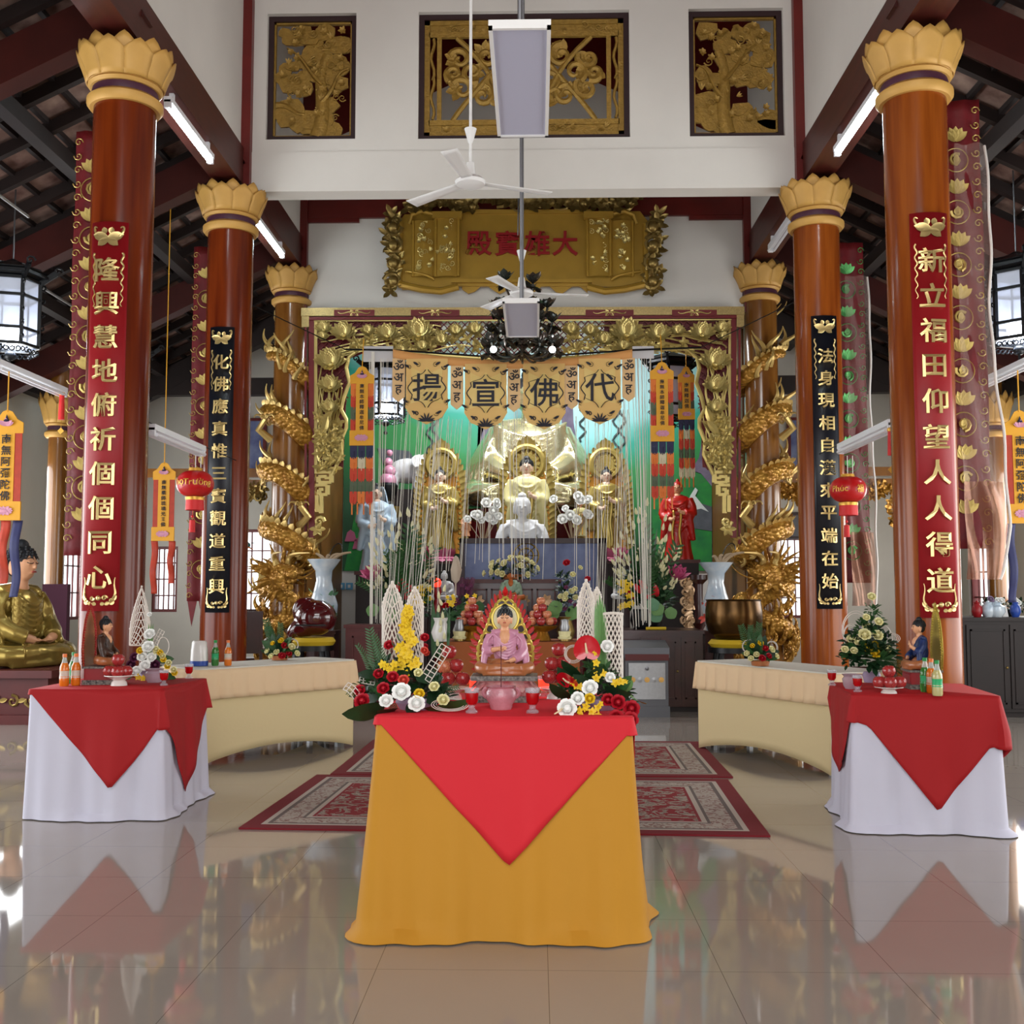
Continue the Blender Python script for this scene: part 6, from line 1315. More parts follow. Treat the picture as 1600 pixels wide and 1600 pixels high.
def arrangement_right():
    b = V(.27, 4.82, ZT); t = thing('flower_arrangement', 'flower arrangement with red anthuriums and white roses, right corner of the ochre table', 'flowers', b)
    MB().lathe([(.001,0),(.07,0),(.09,.03),(.085,.05),(.001,.05)], 20).build('dish', 'petal_lilac', t); L = lambda x, y, dy=0: K5(x, y, b.y+dy, b); rnd = random.Random(6); px = b.y/FPX
    for x, y, r, m, dy in ((948,1012,10,'petal_white',0),(953,1060,8,'petal_white',-.06),(923,1077,12,'petal_white',-.14),(903,1093,10,'petal_white',-.17),(887,1109,14,'petal_white',-.2),(950,1095,9.5,'petal_red',-.12),(965,1099,11,'petal_red',-.15),(986,1109,12,'petal_red',-.15),(963,1122,10.5,'petal_red',-.2),(984,1126,11.5,'petal_red',-.2),(921,1093,8,'petal_yellow',-.17)):
        p = L(x, y, dy); fl(t, 'rose', p, V(p.x*.4+rnd.uniform(-.15,.1), -.85, .35), r*px*1.05, m, rnd.uniform(0,6))
    for x, y in ((930,1020),(931,1036),(930,1048),(932,1060),(895,1064),(899,1071),(906,1073),(913,1108),(908,1118),(916,1104),(934,1106),(935,1118),(932,1130),(928,1132),(970,1065),(977,1064),(962,1067),(942,1052),(938,1100),(905,1110),(925,1112)): fl(t, 'orchid', L(x,y,-.2 if y > 1090 else -.1), (rnd.uniform(-.5,.5),-.9,.2), rnd.uniform(5,8)*px, 'petal_yellow', rnd.uniform(0,6))
    for x, y, s, d, ro in ((917,1020,24,(0,-.15,1),0),(889,1066,20,(-.5,-.5,.75),-.6)):
        p = L(x,y,-.1); fl(t, 'anthurium', p, d, s*px, 'anthurium_red', ro); fl(t, 'spadix', p, d, s*px, 'spadix', ro)
    fl(t, 'spadix', L(878,1107,-.22), (-1,-.3,-.3), 22*px, 'spadix')
    lattice_roll(t, L(916,1006,.08), 26*px, 100*px, slant=.5); lattice_roll(t, L(933,1006,.1), 11*px, 88*px, n=4, slant=.2); lattice_roll(t, L(958,1062,.06), 29*px, 104*px, n=6, slant=.02)
    for x, y, tx, ty, s, m in ((985,1085,1003,1105,34,'leaf_light'),(975,1080,990,1066,24,'leaf_light'),(930,1080,900,1060,40,'leaf_dark'),(900,1075,872,1050,40,'leaf_dark'),(940,1085,960,1110,40,'leaf_dark'),(920,1100,900,1120,34,'leaf_dark'),(945,1075,975,1090,40,'leaf_dark'),(915,1065,940,1048,34,'leaf_dark'),(930,1110,945,1128,34,'leaf_dark'),(890,1090,864,1080,40,'leaf_dark'),(905,1055,876,1040,36,'leaf_dark'),(960,1080,985,1060,34,'leaf_mid')):
        a = L(x,y,-.06); c = L(tx,ty,-.14); fl(t, 'leaf', a, c-a, s*px*1.15, m, rnd.uniform(-.4,.4))
    for k in range(5): fl(t, 'blade', L(936+k*2.5,1060,.04), (.02*(k-2),0,1), (132-abs(k-2)*8)*px*1.0, 'leaf_light', .2*k)
    for x, y in ((930,1090),(905,1095),(955,1085),(940,1110),(915,1070),(885,1085),(970,1085),(945,1060),(925,1050),(975,1105),(893,1070)): fl(t, 'bush', L(x,y,0), (0,-.4,1), 28*px, ('leaf_dark','leaf_mid')[int(x)%2])
    hoop(t, L(896,1022,.02), 14*px, 14*px, .0016, 3)
arrangement_right()
# pink-robed seated statue with flaming halo
mat('base_pattern', '141214', .4, col2='8f8a80', vscale=70); mat('lotus_base_pink', 'c05a62', .25, col2='e0c0b8', vscale=16, coat=.4); mat('flame_red', 'b02020', .4); mat('halo_gold', 'c8b04e', .35, .4); mat('halo_cream', 'e4dcae', .5)
def pink_statue():
    b = V(-.15, 5.2, ZT); t = thing('pink_robed_statue', 'pink-robed seated statue with a red flaming halo on the ochre table', 'statue', b)
    d = MB(); d.bb((-.15,-.11,0), (.15,.11,.028)); d.build('lower_base', 'base_pattern', t, False)
    m = MB().lathe([(.001,.028),(.14,.028),(.15,.05),(.125,.075),(.135,.1),(.001,.1)], 32, sy=.75)
    for i in range(18):
        a = 2*PI*i/18; m.petal((.12*math.cos(a),.09*math.sin(a),.1), (math.cos(a)*.6,math.sin(a)*.5,-.8), .07, .055, V(math.cos(a),math.sin(a),0), .15, .2)
    m.build('lotus_base', 'lotus_base_pink', t); MB().bb((-.155,-.115,.1), (.155,.1,.122)).build('upper_base', 'base_pattern', t, False)
    # body
    s = thing('seated_body', None, None, (0,-.01,.122), 0, None, .36); s.parent = t; 
    seated(s, 'robe_pink', 'skin_peach', 'hair_black', 'chest', True, .011, True, 'robe_tan', 7)
    for c in list(kids(s)):
        c.parent = t; c.matrix_local = Matrix.Translation((0,-.01,.122)) @ Matrix.Diagonal((.33,.34,.36,1))
    bpy.data.objects.remove(s)
    out = []; hl = MB(); fr = MB()
    arch = [(-.115,.14),(-.135,.2),(-.128,.26),(-.105,.31),(-.085,.36),(-.07,.41),(-.045,.455),(0,.49)]; arch = arch+[(-x,z) for x,z in arch[::-1][1:]]
    P = [V(x,.085,z) for x,z in arch]
    for i in range(2, len(arch)-2 if False else len(arch)):
        pass
    for a, c in zip(P, P[1:]):
        n = 1
        for k in range(n):
            p = a.lerp(c, (k+.5)/n); ctr = V(0,.085,.33); q = p+(ctr-p).normalized()*.02; hl.tube([q+V(.021*math.cos(w_),0,.021*math.sin(w_)) for w_ in [j*2*PI/14 for j in range(14)]], .0055, 5, True); hl.ball(q+(ctr-q).normalized()*.03, .008, 6, 4)
    hl.tube(P, .007, 5); hl.build('gilt_openwork', 'halo_gold', t)
    for a, c in zip(P, P[1:]):
        for k in range(2):
            p = a.lerp(c, k/2); o = (p-V(0,.085,.28)).normalized(); fr.petal(p, o+V(0,0,.8), .05, .016, (0,-1,0), .15); fr.petal(p+o*.02+V(0,.004,0), o*.7+V(0,0,1), .03, .011, (0,-1,0), .1); fr.petal(p+o*.004-V(0,.006,0), o+V(0,0,.2), .022, .011, (0,-1,0), .15)
    fr.build('flame_edge', 'flame_red', t)
    hd = MB().prism([(.062*math.cos(a), .385+.066*math.sin(a)) for a in [-k*2*PI/30 for k in range(30)]], .01, Matrix.Translation((0,.07,0))); hd.build('halo_disc', 'halo_cream', t)
    MB().tube([V(.063*math.cos(a),.068,.385+.067*math.sin(a)) for a in [k*2*PI/30 for k in range(30)]], .006, 6, True).build('halo_rim', 'halo_gold', t)
    MB().lathe([(.001,0),(.012,.01),(.016,.022),(.001,.05)], 8, (0,.08,.49)).build('halo_jewel', 'lantern_red', t)
pink_statue()
mat('ceramic_pink', 'c4848e', .2, var=.15, vscale=30, bump=.4, bscale=90, coat=.5); mat('incense_red', '5a1414', .7)
b = V(*atz(783,1108,ZT)); t = thing('incense_bowl', 'pink ceramic incense bowl with one stick before the pink-robed statue', 'bowl', b)
MB().lathe([(.001,0),(.045,0),(.05,.012),(.05,.02),(.066,.045),(.068,.075),(.058,.092),(.066,.1),(.06,.1),(.05,.088),(.001,.08)], 32).build('bowl', 'ceramic_pink', t); q = MB()
for s in (-1,1): q.tube(bez((s*.062,0,.05),(s*.085,0,.06),(s*.085,0,.085),(s*.064,0,.092)), .008, 6)
q.build('handle', 'ceramic_pink', t); MB().tube([(0,0,.08),(.0,0,.28)], .0022, 5).build('incense_stick', 'incense_red', t)
mat('glass_clear', 'c8c8d0', .05, alpha=.3, spec=.8); mat('drink_red', 'a80a10', .15, coat=.3); mat('candle_glow', 'ff2a1a', .3, emit=1.5)
def glass(p, label, s=1, candle=False):
    t = thing('drinking_glass', label, 'glass', p, 0, None, s)
    MB().lathe([(.001,0),(.026,0),(.027,.008),(.014,.018),(.014,.03),(.02,.036)], 24).lathe([(.0295,.084),(.033,.104),(.031,.104),(.0285,.086)], 24).build('glass', 'glass_clear', t)
    MB().lathe([(.001,.032),(.018,.036),(.027,.05),(.0298,.086),(.001,.086)], 24).build('red_drink' if not candle else 'red_candle', 'drink_red' if not candle else 'candle_glow', t)
glass(atz(737,1114,ZT), 'footed glass of red drink left of the pink incense bowl'); glass(atz(832,1114,ZT), 'footed glass of red drink right of the pink incense bowl')
glass(atz(742,1090,ZT), 'glass with glowing red light behind the left drink, ochre table', .95, True); glass(atz(850,1088,ZT), 'glass with glowing red light by the right apples, ochre table', .95, True)
mat('apple_red', '8c1020', .22, col2='ae4038', vscale=7, coat=.3); mat('apple_pale', 'b8403c', .25, col2='d9a06a', vscale=6, coat=.3)
def apple(p, r, label, group, m='apple_red'):
    t = thing('apple', label, 'apple', p, random.random()*6, group, r)
    MB().lathe([(.001,-.78),(.25,-.86),(.55,-.8),(.88,-.4),(1,.05),(.9,.5),(.6,.82),(.3,.86),(.1,.72),(.001,.62)], 20).build('flesh', m, t); MB().tube([(0,0,.62),(.08,0,.95)], .05, 5).build('stem', 'beam_wood', t)
def dish(p, label, r=.085, h=.045, lace=False, m='ceramic_white'):
    t = thing('fruit_dish', label, 'dish', p)
    MB().lathe([(.001,0),(r*.55,0),(r*.5,h*.35),(r*.38,h*.55),(r*.6,h*.75),(r,h),(r*.98,h*1.08),(r*.5,h*.85),(.001,h*.82)], 36, fn=(lambda a, z: 1+.04*math.sin(a*14)*(z > h*.9)) if lace else None).build('dish_body', m, t)
    return t
d0 = V(-.405, 5.28, ZT); dish(d0, 'white lace-edged dish under the left apples on the ochre table', .085, .05, True)
for k, (x, y, dy, m) in enumerate(((700,1061,-.03,0),(723,1061,-.03,0),(711,1058,.05,1),(694,1042,.0,1),(713,1040,.0,0),(702,1019,.01,0))): apple(at(x,y,5.28+dy), .036, 'red apple in the pile left of the pink-robed statue', 'apples on the lace-edged dish', ('apple_red','apple_pale')[m])
d0 = V(.095, 5.3, ZT); dish(d0, 'white dish under the right apples on the ochre table', .085, .05, True)
for k, (x, y, dy) in enumerate(((858,1058,-.03),(880,1058,-.03),(869,1057,.05),(862,1037,.0),(881,1036,0),(873,1015,.01))): apple(at(x,y,5.3+dy), .036, 'red apple in the pile right of the pink-robed statue', 'apples behind the red anthuriums')
# ================================================================ things on the two side tables
mat('soda_orange', 'd9721a', .15, coat=.3); mat('soda_green', '3f8a3a', .12, coat=.4, trans=.3); mat('soda_pale', 'b9b27a', .12, coat=.4); mat('cap_green', '0f8a3c', .35); mat('cap_orange', 'e0702a', .35); mat('label_green', '2aa86a', .4); mat('label_white', 'cdbfae', .4); mat('bottle_clear', 'c9d0c8', .1, alpha=.5, spec=.8)
def bottle(p, label, kind, h=.205):
    t = thing('soda_bottle', label, 'bottle', p, 0, None, h/.205); liq, cap, lab = {'orange':('soda_orange','cap_orange','label_white'),'green':('soda_green','cap_green','label_green'),'pale':('soda_pale','cap_green','label_green')}[kind]
    MB().lathe([(.001,0),(.026,0),(.03,.01),(.03,.06),(.027,.08),(.03,.1),(.028,.125),(.018,.148),(.001,.149)], 20).build('drink', liq, t)
    MB().lathe([(.0185,.148),(.012,.175),(.011,.192),(.001,.192)], 16).build('bottle_neck', 'bottle_clear', t); MB().lathe([(.0135,.184),(.0135,.205),(.001,.205)], 16).build('cap', cap, t); MB().lathe([(.0305,.052),(.0282,.08),(.0305,.098)], 20).build('label_band', lab, t)
ZS = .798
for x, y, k, l in ((100,1072,'orange','orange soda bottle at the left front corner of the left red cloth'),(118,1071,'orange','orange soda bottle nearest the apple dish on the left red cloth'),(109,1069,'green','green soda bottle between two orange ones on the left red cloth')): bottle(atz(x,y,ZS)+V(0,(.05 if k == 'green' else 0),0), l, k)
for x, y, k, l in ((1465,1087,'pale','pale soda bottle with green label, front of the right red cloth'),(1446,1081,'green','green soda bottle beside the blue-robed statue'),(1456,1083,'orange','orange soda bottle between the green ones on the right red cloth')): bottle(atz(x,y,ZS), l, k)
def small_statue(b, label, facing, robe, legs, flame, pose):
    t = thing('seated_figurine', label, 'statue', b, facing, None, 1)
    MB().bb((-.11,-.1,0), (.11,.1,.03)).build('lower_base', 'base_pattern', t, False)
    m = MB(); m.bb((-.1,-.09,.03),(.1,.09,.105)); m.bb((-.09,-.095,.045),(.09,-.09,.09)); m.build('red_base', 'lantern_red' if False else 'letter_red', t, False); MB().bb((-.115,-.1,.105), (.115,.1,.118)).build('upper_base', 'base_pattern', t, False)
    s = thing('tmp', None, None); seated(s, robe, 'skin_peach', 'hair_black', pose, True, .014, True, legs, 6)
    for c in list(kids(s)): c.parent = t; c.matrix_local = Matrix.Translation((0,-.01,.118)) @ Matrix.Diagonal((.33,.34,.355,1))
    bpy.data.objects.remove(s)
    P = [V(x,.1,z) for x,z in ((-.09,.12),(-.11,.22),(-.1,.32),(-.07,.42),(0,.5),(.07,.42),(.1,.32),(.11,.22),(.09,.12))]
    MB().prism([(p.x,p.z) for p in P][::-1], .012, Matrix.Translation((0,.095,0))).build('halo', 'halo_gold' if not flame else 'robe_tan', t, False); e = MB()
    for a, c in zip(P, P[1:]):
        for k in range(6): p = a.lerp(c,k/6); o = (p-V(0,.1,.25)).normalized(); e.petal(p, o+V(0,0,.7), .045, .02, (0,-1,0), .15); e.ball(p-V(0,.006,0), .006, 5, 4)
    e.build('flame_edge', flame or 'halo_gold', t)
small_statue(V(-2.86,7.18,ZS), 'brown-robed seated figurine in profile on the left red cloth', 1.62, 'robe_brown', 'robe_tan', 'flame_red', 'lap')
small_statue(V(2.42,6.95,ZS), 'blue-robed seated figurine in profile on the right red cloth', -1.65, 'robe_blue', 'robe_tan', None, 'bless2')
b = atz(186,1071,ZS); dish(b, 'white pedestal dish of apples on the left red cloth', .095, .062)
for x, y, dy in ((171,1049,0),(197,1049,0),(184,1050,-.05),(186,1047,.05),(185,1031,.0)): apple(at(x,y,b.y+dy), .042, 'dark red apple on the pedestal dish of the left red table', 'apples on the pedestal dish')
b = atz(1389,1083,ZS); dish(b, 'shallow white plate of apples on the right red cloth', .085, .035)
for x, y, dy in ((1374,1066,0),(1391,1067,-.04),(1406,1066,.01),(1390,1065,.06),(1389,1049,0)): apple(at(x,y,b.y+dy), .04, 'dark red apple on the shallow plate of the right red table', 'apples on the shallow plate')
glass(atz(256,1071,ZS), 'footed glass of red drink before the white roses, left red table', .95); glass(atz(295,1060,ZS), 'footed glass of red drink at the back edge of the left red table', .95)
glass(atz(1340,1081,ZS), 'footed glass of red drink nearest the yellow roses, right red table', .95); glass(atz(1300,1071,ZS), 'footed glass of red drink at the left edge of the right red table', .95)
mat('glass_pink', 'b59aa6', .12, alpha=.75, coat=.4)
for x, y, l in ((241,1066,'pale pink glass bowl behind the red drink on the left red table'),(1332,1076,'pale pink glass bowl behind the red drink on the right red table')):
    t = thing('glass_bowl', l, 'bowl', atz(x,y,ZS)); MB().lathe([(.001,0),(.045,0),(.055,.02),(.062,.06),(.05,.075),(.065,.09),(.06,.09),(.045,.075),(.001,.07)], 24).build('bowl', 'glass_pink', t)
def side_arr(b, label, roses, extra):
    t = thing('flower_arrangement', label, 'flowers', b); L = lambda x, y, dy=0: K5(x, y, b.y+dy, b); px = b.y/FPX; rnd = random.Random(int(b.x*100))
    MB().lathe([(.001,0),(.05,0),(.06,.05),(.05,.07),(.001,.07)], 20).build('pot', 'petal_lilac', t)
    for x, y, r, m in roses: p = L(x, y, rnd.uniform(-.08,-.02)); fl(t, 'rose', p, V(p.x*.8,-.8,.45), r*px, m, rnd.uniform(0,6))
    extra(t, L, px, rnd)
def ex_l(t, L, px, rnd):
    lattice_roll(t, L(218,1008,.03), 30*px, 92*px, slant=.9, rot=.5); ladder(t, L(240,1010,.02), L(253,985,.02), 9*px, 5); hoop(t, L(255,1010,0), 9*px, 14*px, .003, 1); hoop(t, L(212,1035,0), 6*px, 12*px, .003, 1)
    for k in range(8): fl(t, 'rose', L(lerp(243,272,k/7)+rnd.uniform(-4,4),lerp(1015,1052,k/7),-.05), (.3,-.9,.3), 5*px, ('petal_cream','petal_yellow')[k%2])
    for x, y in ((212,1028),(244,1040),(238,1050),(206,1040)): fl(t, 'rose', L(x,y,-.0), (0,-.9,.3), 8*px, 'petal_purple')
    for x, y in ((228,1035),(240,1045),(220,1050)): fl(t, 'bush', L(x,y,.02), (0,-.3,1), 16*px, 'leaf_dark')
    for x, y in ((232,1058),(224,1060),(216,1058)): fl(t, 'orchid', L(x,y,-.08), (0,-.9,.1), 6*px, 'petal_yellow')
    for k in range(3): fl(t, 'blade', L(232+k*2,1020,.02), (.03*(k-1),0,1), 46*px, 'leaf_light')
    for x, y, tx, ty in ((245,1050,275,1062),(210,1050,190,1060),(240,1030,262,1030)): a = L(x,y); fl(t, 'leaf', a, L(tx,ty)-a, 30*px, 'leaf_mid')
side_arr(V(*atz(232,1062,ZS)), 'white rose arrangement with a woven white cone on the left red table', ((235,993,9,'petal_white'),(233,1013,10,'petal_white'),(223,1028,8,'petal_white'),(238,1029,8,'petal_white'),(228,1042,9,'petal_white'),(215,1051,9,'petal_white'),(246,1019,6,'petal_cream'),(220,1018,6,'petal_yellow'),(234,961,4,'petal_white')), ex_l)
def ex_r(t, L, px, rnd):
    for k in range(16):
        a = lerp(-1.3,1.3,(k%8)/7); r = 34+8*(k//8); fl(t, 'leaf', L(1358+.4*r*math.sin(a),1030-.3*r*math.cos(a),-.02), (math.sin(a),-.3,math.cos(a)*.9), 32*px, ('leaf_dark','leaf_mid')[k%2], rnd.uniform(-1,1))
    for x, y, s in ((1358,1030,34),(1342,1025,30),(1374,1030,32),(1356,1000,30),(1362,975,20),(1362,955,14),(1335,1010,22),(1380,1008,22),(1328,1032,20),(1350,985,20)): fl(t, 'bush', L(x,y,-.02), (rnd.uniform(-.4,.4),-.5,1), s*1.25*px, ('leaf_dark','leaf_mid')[int(y)%2], rnd.uniform(0,6))
    for k in range(9): a = L(1375+rnd.uniform(-10,8),1035,-.03); fl(t, 'frond', a, L(1395+rnd.uniform(-20,10),1028+rnd.uniform(-14,20),-.08)-a, 36*px, 'leaf_mid', rnd.uniform(-1,1))
    hoop(t, L(1338,985,.05), 22*px, 30*px, .003, 2); hoop(t, L(1330,995,.03), 12*px, 20*px, .0025, 2); hoop(t, L(1382,1000,.04), 12*px, 22*px, .002, 1); hoop(t, L(1392,997,.0), 14*px, 8*px, .002, 3, tilt=.4)
    for k in range(10): fl(t, 'bud', L(rnd.uniform(1325,1395),rnd.uniform(960,1020),-.02), (0,-.6,.6), 7*px, 'petal_lilac')
side_arr(V(*atz(1362,1066,ZS)), 'tall yellow rose arrangement with white hoops on the right red table', tuple((x,y,r,m) for x,y,r,m in ((1361,934,7,'petal_cream'),(1353,966,6,'petal_cream'),(1372,973,7,'petal_cream'),(1353,980,7,'petal_cream'),(1350,994,10,'petal_cream'),(1370,995,9,'petal_cream'),(1329,1000,7,'petal_cream'),(1340,1004,7,'petal_cream'),(1320,1016,6,'petal_cream'),(1353,1014,7,'petal_yellow'),(1368,1009,7,'petal_yellow'),(1367,1023,8,'petal_yellow'),(1385,1015,7,'petal_cream'),(1334,1018,6,'petal_cream'))), ex_r)
# ================================================================ things on the cream tables
ZC = .79
b = atz(311,1040,ZC); t = thing('water_dispenser', 'white box-shaped dispenser with a blue base on the left cream table', 'dispenser', b, -.2)
MB().lathe([(.001,.035),(.075,.035),(.072,.12),(.064,.19),(.05,.205),(.001,.207)], 28, sy=.8).build('body', 'ceramic_white', t); mat('plastic_blue', '2c4a9c', .35); MB().lathe([(.001,0),(.077,0),(.077,.04),(.001,.04)], 28, sy=.82).build('base', 'plastic_blue', t)
bottle(atz(336,1040,ZC), 'green soda bottle beside the white dispenser', 'green', .21); bottle(atz(356,1040,ZC), 'orange soda bottle on the left cream table', 'orange', .21)
def low_arr(b, label, xs, seed):
    t = thing('flower_arrangement', label, 'flowers', b); px = b.y/FPX; rnd = random.Random(seed); L = lambda x, y, dy=0: K5(x, y, b.y+dy, b)
    MB().lathe([(.001,0),(.07,0),(.08,.04),(.001,.05)], 16).build('dish', 'robe_tan', t)
    x0, y0 = xs
    for dx, dy, r, m in ((-18,6,5,'petal_cream'),(-12,14,5,'petal_cream'),(-4,8,5,'petal_cream'),(8,-2,6,'petal_red'),(4,14,6,'petal_red'),(18,0,6,'petal_cream'),(26,10,5,'petal_cream'),(2,-10,5,'petal_yellow'),(14,10,5,'petal_red'),(-10,-6,4,'petal_yellow')): fl(t, 'rose', L(x0+dx,y0+dy,-.06), (dx*.03,-.8,.5), r*px, m, rnd.uniform(0,6))
    for k in range(12): a = (k/11-.5)*3.0; fl(t, 'leaf', L(x0,y0+10,-.02), (math.sin(a),-.4,math.cos(a)*.8), rnd.uniform(22,36)*px, ('leaf_dark','leaf_mid')[k%2], rnd.uniform(-1,1))
    for k in range(6): fl(t, 'frond', L(x0-8+rnd.uniform(-6,6),y0+6,.02), (rnd.uniform(-.5,.3),-.1,1), rnd.uniform(40,56)*px, 'leaf_mid', rnd.uniform(-1,1))
    for x_, y_ in ((0,8),(-12,10),(14,10)): fl(t, 'bush', L(x0+x_,y0+y_,0), (0,-.3,1), 16*px, 'leaf_dark')
    hoop(t, L(x0-16,y0-6), 10*px, 10*px, .003, 2); hoop(t, L(x0+20,y0-4), 9*px, 10*px, .003, 2)
low_arr(V(*atz(437,1031,ZC)), 'low red and cream rose arrangement on the left cream table', (437,1012), 4); low_arr(V(*atz(1188,1040,ZC)), 'low cream rose arrangement with ferns on the right cream table', (1186,1016), 7)
# ================================================================ in front of the altar
mat('rosewood', '3c100d', .35, col2='260a09', vscale=4, coat=.2); mat('rosewood_red', '52100d', .5, var=.25, vscale=3); mat('steel_brushed', '9b9b9c', .38, .7, var=.1, vscale=30); mat('steel_dark', '5c5c60', .5, .4); mat('bronze_bowl', '6a4a22', .25, .8, col2='3e2a14', vscale=3); mat('cushion_yellow', 'c9a820', .7); mat('fish_wood', '4a0f12', .12, coat=.9); mat('porcelain', 'd3d8da', .15, col2='9fb4c6', vscale=6, coat=.6)
mat('pearl_inlay', 'c7a27a', .3, .3)
# orange-covered altar table
a, b = at(690,1003,12.4), at(905,1003,12.4); hz = a.z; xm = (a.x+b.x)/2; wd = b.x-a.x
t = thing('altar_table', 'altar table under brownish orange cloth behind the pink-robed statue', 'table', (xm, 12.85, 0)); frame_table(t, wd-.05, .85, hz-.01); P = perim(wd, .9, .02, .06); m = MB(); skirt(m, P, lambda p: hz, lambda p: .01, lambda p, i, z: .006+.01*math.sin(i*.5)*(1-z/hz), 8); capface(m, P, hz); m.build('table_cloth', 'cloth_orange', t)
# left red cabinet, right rosewood altar table, donation box
def cabinet(label, x0, x1, y0, y1, h, m, doors, name='wooden_cabinet'):
    t = thing(name, label, 'cabinet', ((x0+x1)/2, (y0+y1)/2, 0)); w, d = x1-x0, y1-y0
    MB().bb((-w/2,-d/2,.06), (w/2,d/2,h-.04)).build('body', m, t, False); MB().bb((-w/2-.02,-d/2-.02,h-.04), (w/2+.02,d/2+.02,h)).build('top', m, t, False); MB().bb((-w/2+.02,-d/2+.03,0), (w/2-.02,d/2-.02,.06)).build('plinth', 'dark_timber', t, False)
    for k in range(doors):
        u, v = -w/2+.03+(w-.06)*k/doors+.01, -w/2+.03+(w-.06)*(k+1)/doors-.01; dr = MB().bb((u,-d/2-.015,.1), (v,-d/2,h-.08)).build('door', m, t, False)
        g = MB(); 
        for q in ((u+.04,u+.06,.15,h-.13),(v-.06,v-.04,.15,h-.13),(u+.04,v-.04,.15,.17),(u+.04,v-.04,h-.15,h-.13)): g.bb((q[0],-d/2-.025,q[2]), (q[1],-d/2-.012,q[3]))
        g.build('moulding', m, dr, False); MB().ball((v-.03,-d/2-.03,h/2), .015, 8, 6).build('knob', 'gold_dull', dr)
    return t
a, b = at(540,976,12.7), at(612,976,12.7); cabinet('low dark red cabinet behind the left cream table and flower arrangement', a.x, b.x+.25, 12.7, 13.15, a.z, 'rosewood_red', 2)
a, b = at(1040,985,12.9), at(1098,985,12.9); zt2 = a.z; cabinet('glossy rosewood altar table behind the grey donation box', at(965,985,12.9).x, b.x, 12.9, 13.9, zt2, 'rosewood', 4, 'rosewood_altar_table')
a, b = at(975,1008,12.35), at(1047,1112,12.35); t = thing('donation_box', 'grey steel donation box with a sloped top before the rosewood table', 'box', ((a.x+b.x)/2, 12.55, 0)); w2 = (b.x-a.x)/2; h = a.z
m = MB(); m.bb((-w2,-.2,0), (w2,.2,.12)); m.bb((-w2+.015,-.19,.12), (w2-.015,.2,h-.1)); m.put([(-w2,-.22,h-.14),(w2,-.22,h-.14),(w2,.2,h-.14),(-w2,.2,h-.14),(-w2,-.2,h-.03),(w2,-.2,h-.03),(w2,.2,h+.04),(-w2,.2,h+.04)], [(0,3,2,1),(4,5,6,7),(0,1,5,4),(1,2,6,5),(2,3,7,6),(3,0,4,7)]); m.build('body', 'steel_dark', t, False)
MB().bb((-w2+.05,-.205,.2), (w2-.05,-.18,h-.2)).build('front_panel', 'steel_brushed', t, False); MB().bb((-w2+.01,-.235,h-.17), (w2-.01,-.2,h-.1)).build('red_band', 'rosewood_red', t, False)
for k in range(5): MB().lathe([(.001,0),(.03,0),(.03,.012),(.001,.016)], 14, X=Matrix.Translation((-.16+.08*k,-.205,h*.52)) @ Matrix.Rotation(PI/2, 4, 'X')).build('medallion', 'steel_brushed' if k % 2 else 'capital_gold', t)
MB().lathe([(.001,0),(.022,0),(.022,.02),(.001,.024)], 14, X=Matrix.Translation((0,-.205,h-.26)) @ Matrix.Rotation(PI/2, 4, 'X')).build('lock', 'metal_grey', t)
t = thing('brass_bell_bar', 'small yellow wooden striker lying on the rosewood table edge', 'striker', at(1025,999,12.95)+V(0,0,.02) if False else V(at(1025,985,13.0).x, 13.0, zt2+.02)); MB().tube([(-.12,0,0),(.12,0,0)], .018, 8).build('handle', 'cushion_yellow', t)
# bronze bowl gong and wooden fish on their stands
def stand(label, x, y, h, r):
    t = thing('round_stand', label, 'stand', (x, y, 0)); MB().lathe([(.001,h-.06),(r,h-.06),(r,h),(.001,h)], 24).build('top', 'black_iron', t)
    for k in range(4):
        a = PI/4+k*PI/2; MB().tube(bez((r*.8*math.cos(a),r*.8*math.sin(a),h-.05),(r*1.05*math.cos(a),r*1.05*math.sin(a),h*.6),(r*.6*math.cos(a),r*.6*math.sin(a),h*.3),(r*.95*math.cos(a),r*.95*math.sin(a),.0)), .035, 8).build('leg', 'black_iron', t)
    MB().lathe([(r*.72,h*.25),(r*.76,h*.25),(r*.76,h*.3),(r*.72,h*.3)], 20).build('stretcher_ring', 'black_iron', t)
Yg = 12.7; c = at(1147,1003,Yg); stand('black round stand carrying the large bronze bowl', c.x, Yg, c.z-.06, .3)
t = thing('cushion', 'yellow cushion ring under the bronze bowl', 'cushion', (c.x,Yg,c.z-.06)); MB().lathe([(.001,0),(.26,0),(.3,.045),(.26,.09),(.001,.09)], 28).build('cushion', 'cushion_yellow', t)
t = thing('bronze_bowl_gong', 'large dark bronze singing bowl on a yellow cushion, right of the altar', 'bowl', (c.x,Yg,c.z+.03)); MB().lathe([(.001,0),(.2,.01),(.29,.08),(.325,.2),(.325,.33),(.31,.44),(.325,.46),(.305,.46),(.29,.44),(.3,.3),(.001,.06)], 48).build('bowl', 'bronze_bowl', t)
c = at(487,1000,Yg); stand('black round stand carrying the glossy wooden fish drum', c.x, Yg, c.z-.06, .26)
t = thing('cushion', 'yellow cushion ring under the wooden fish drum', 'cushion', (c.x+.03,Yg,c.z-.06)); MB().lathe([(.001,0),(.22,0),(.25,.045),(.22,.09),(.001,.09)], 28).build('cushion', 'cushion_yellow', t)
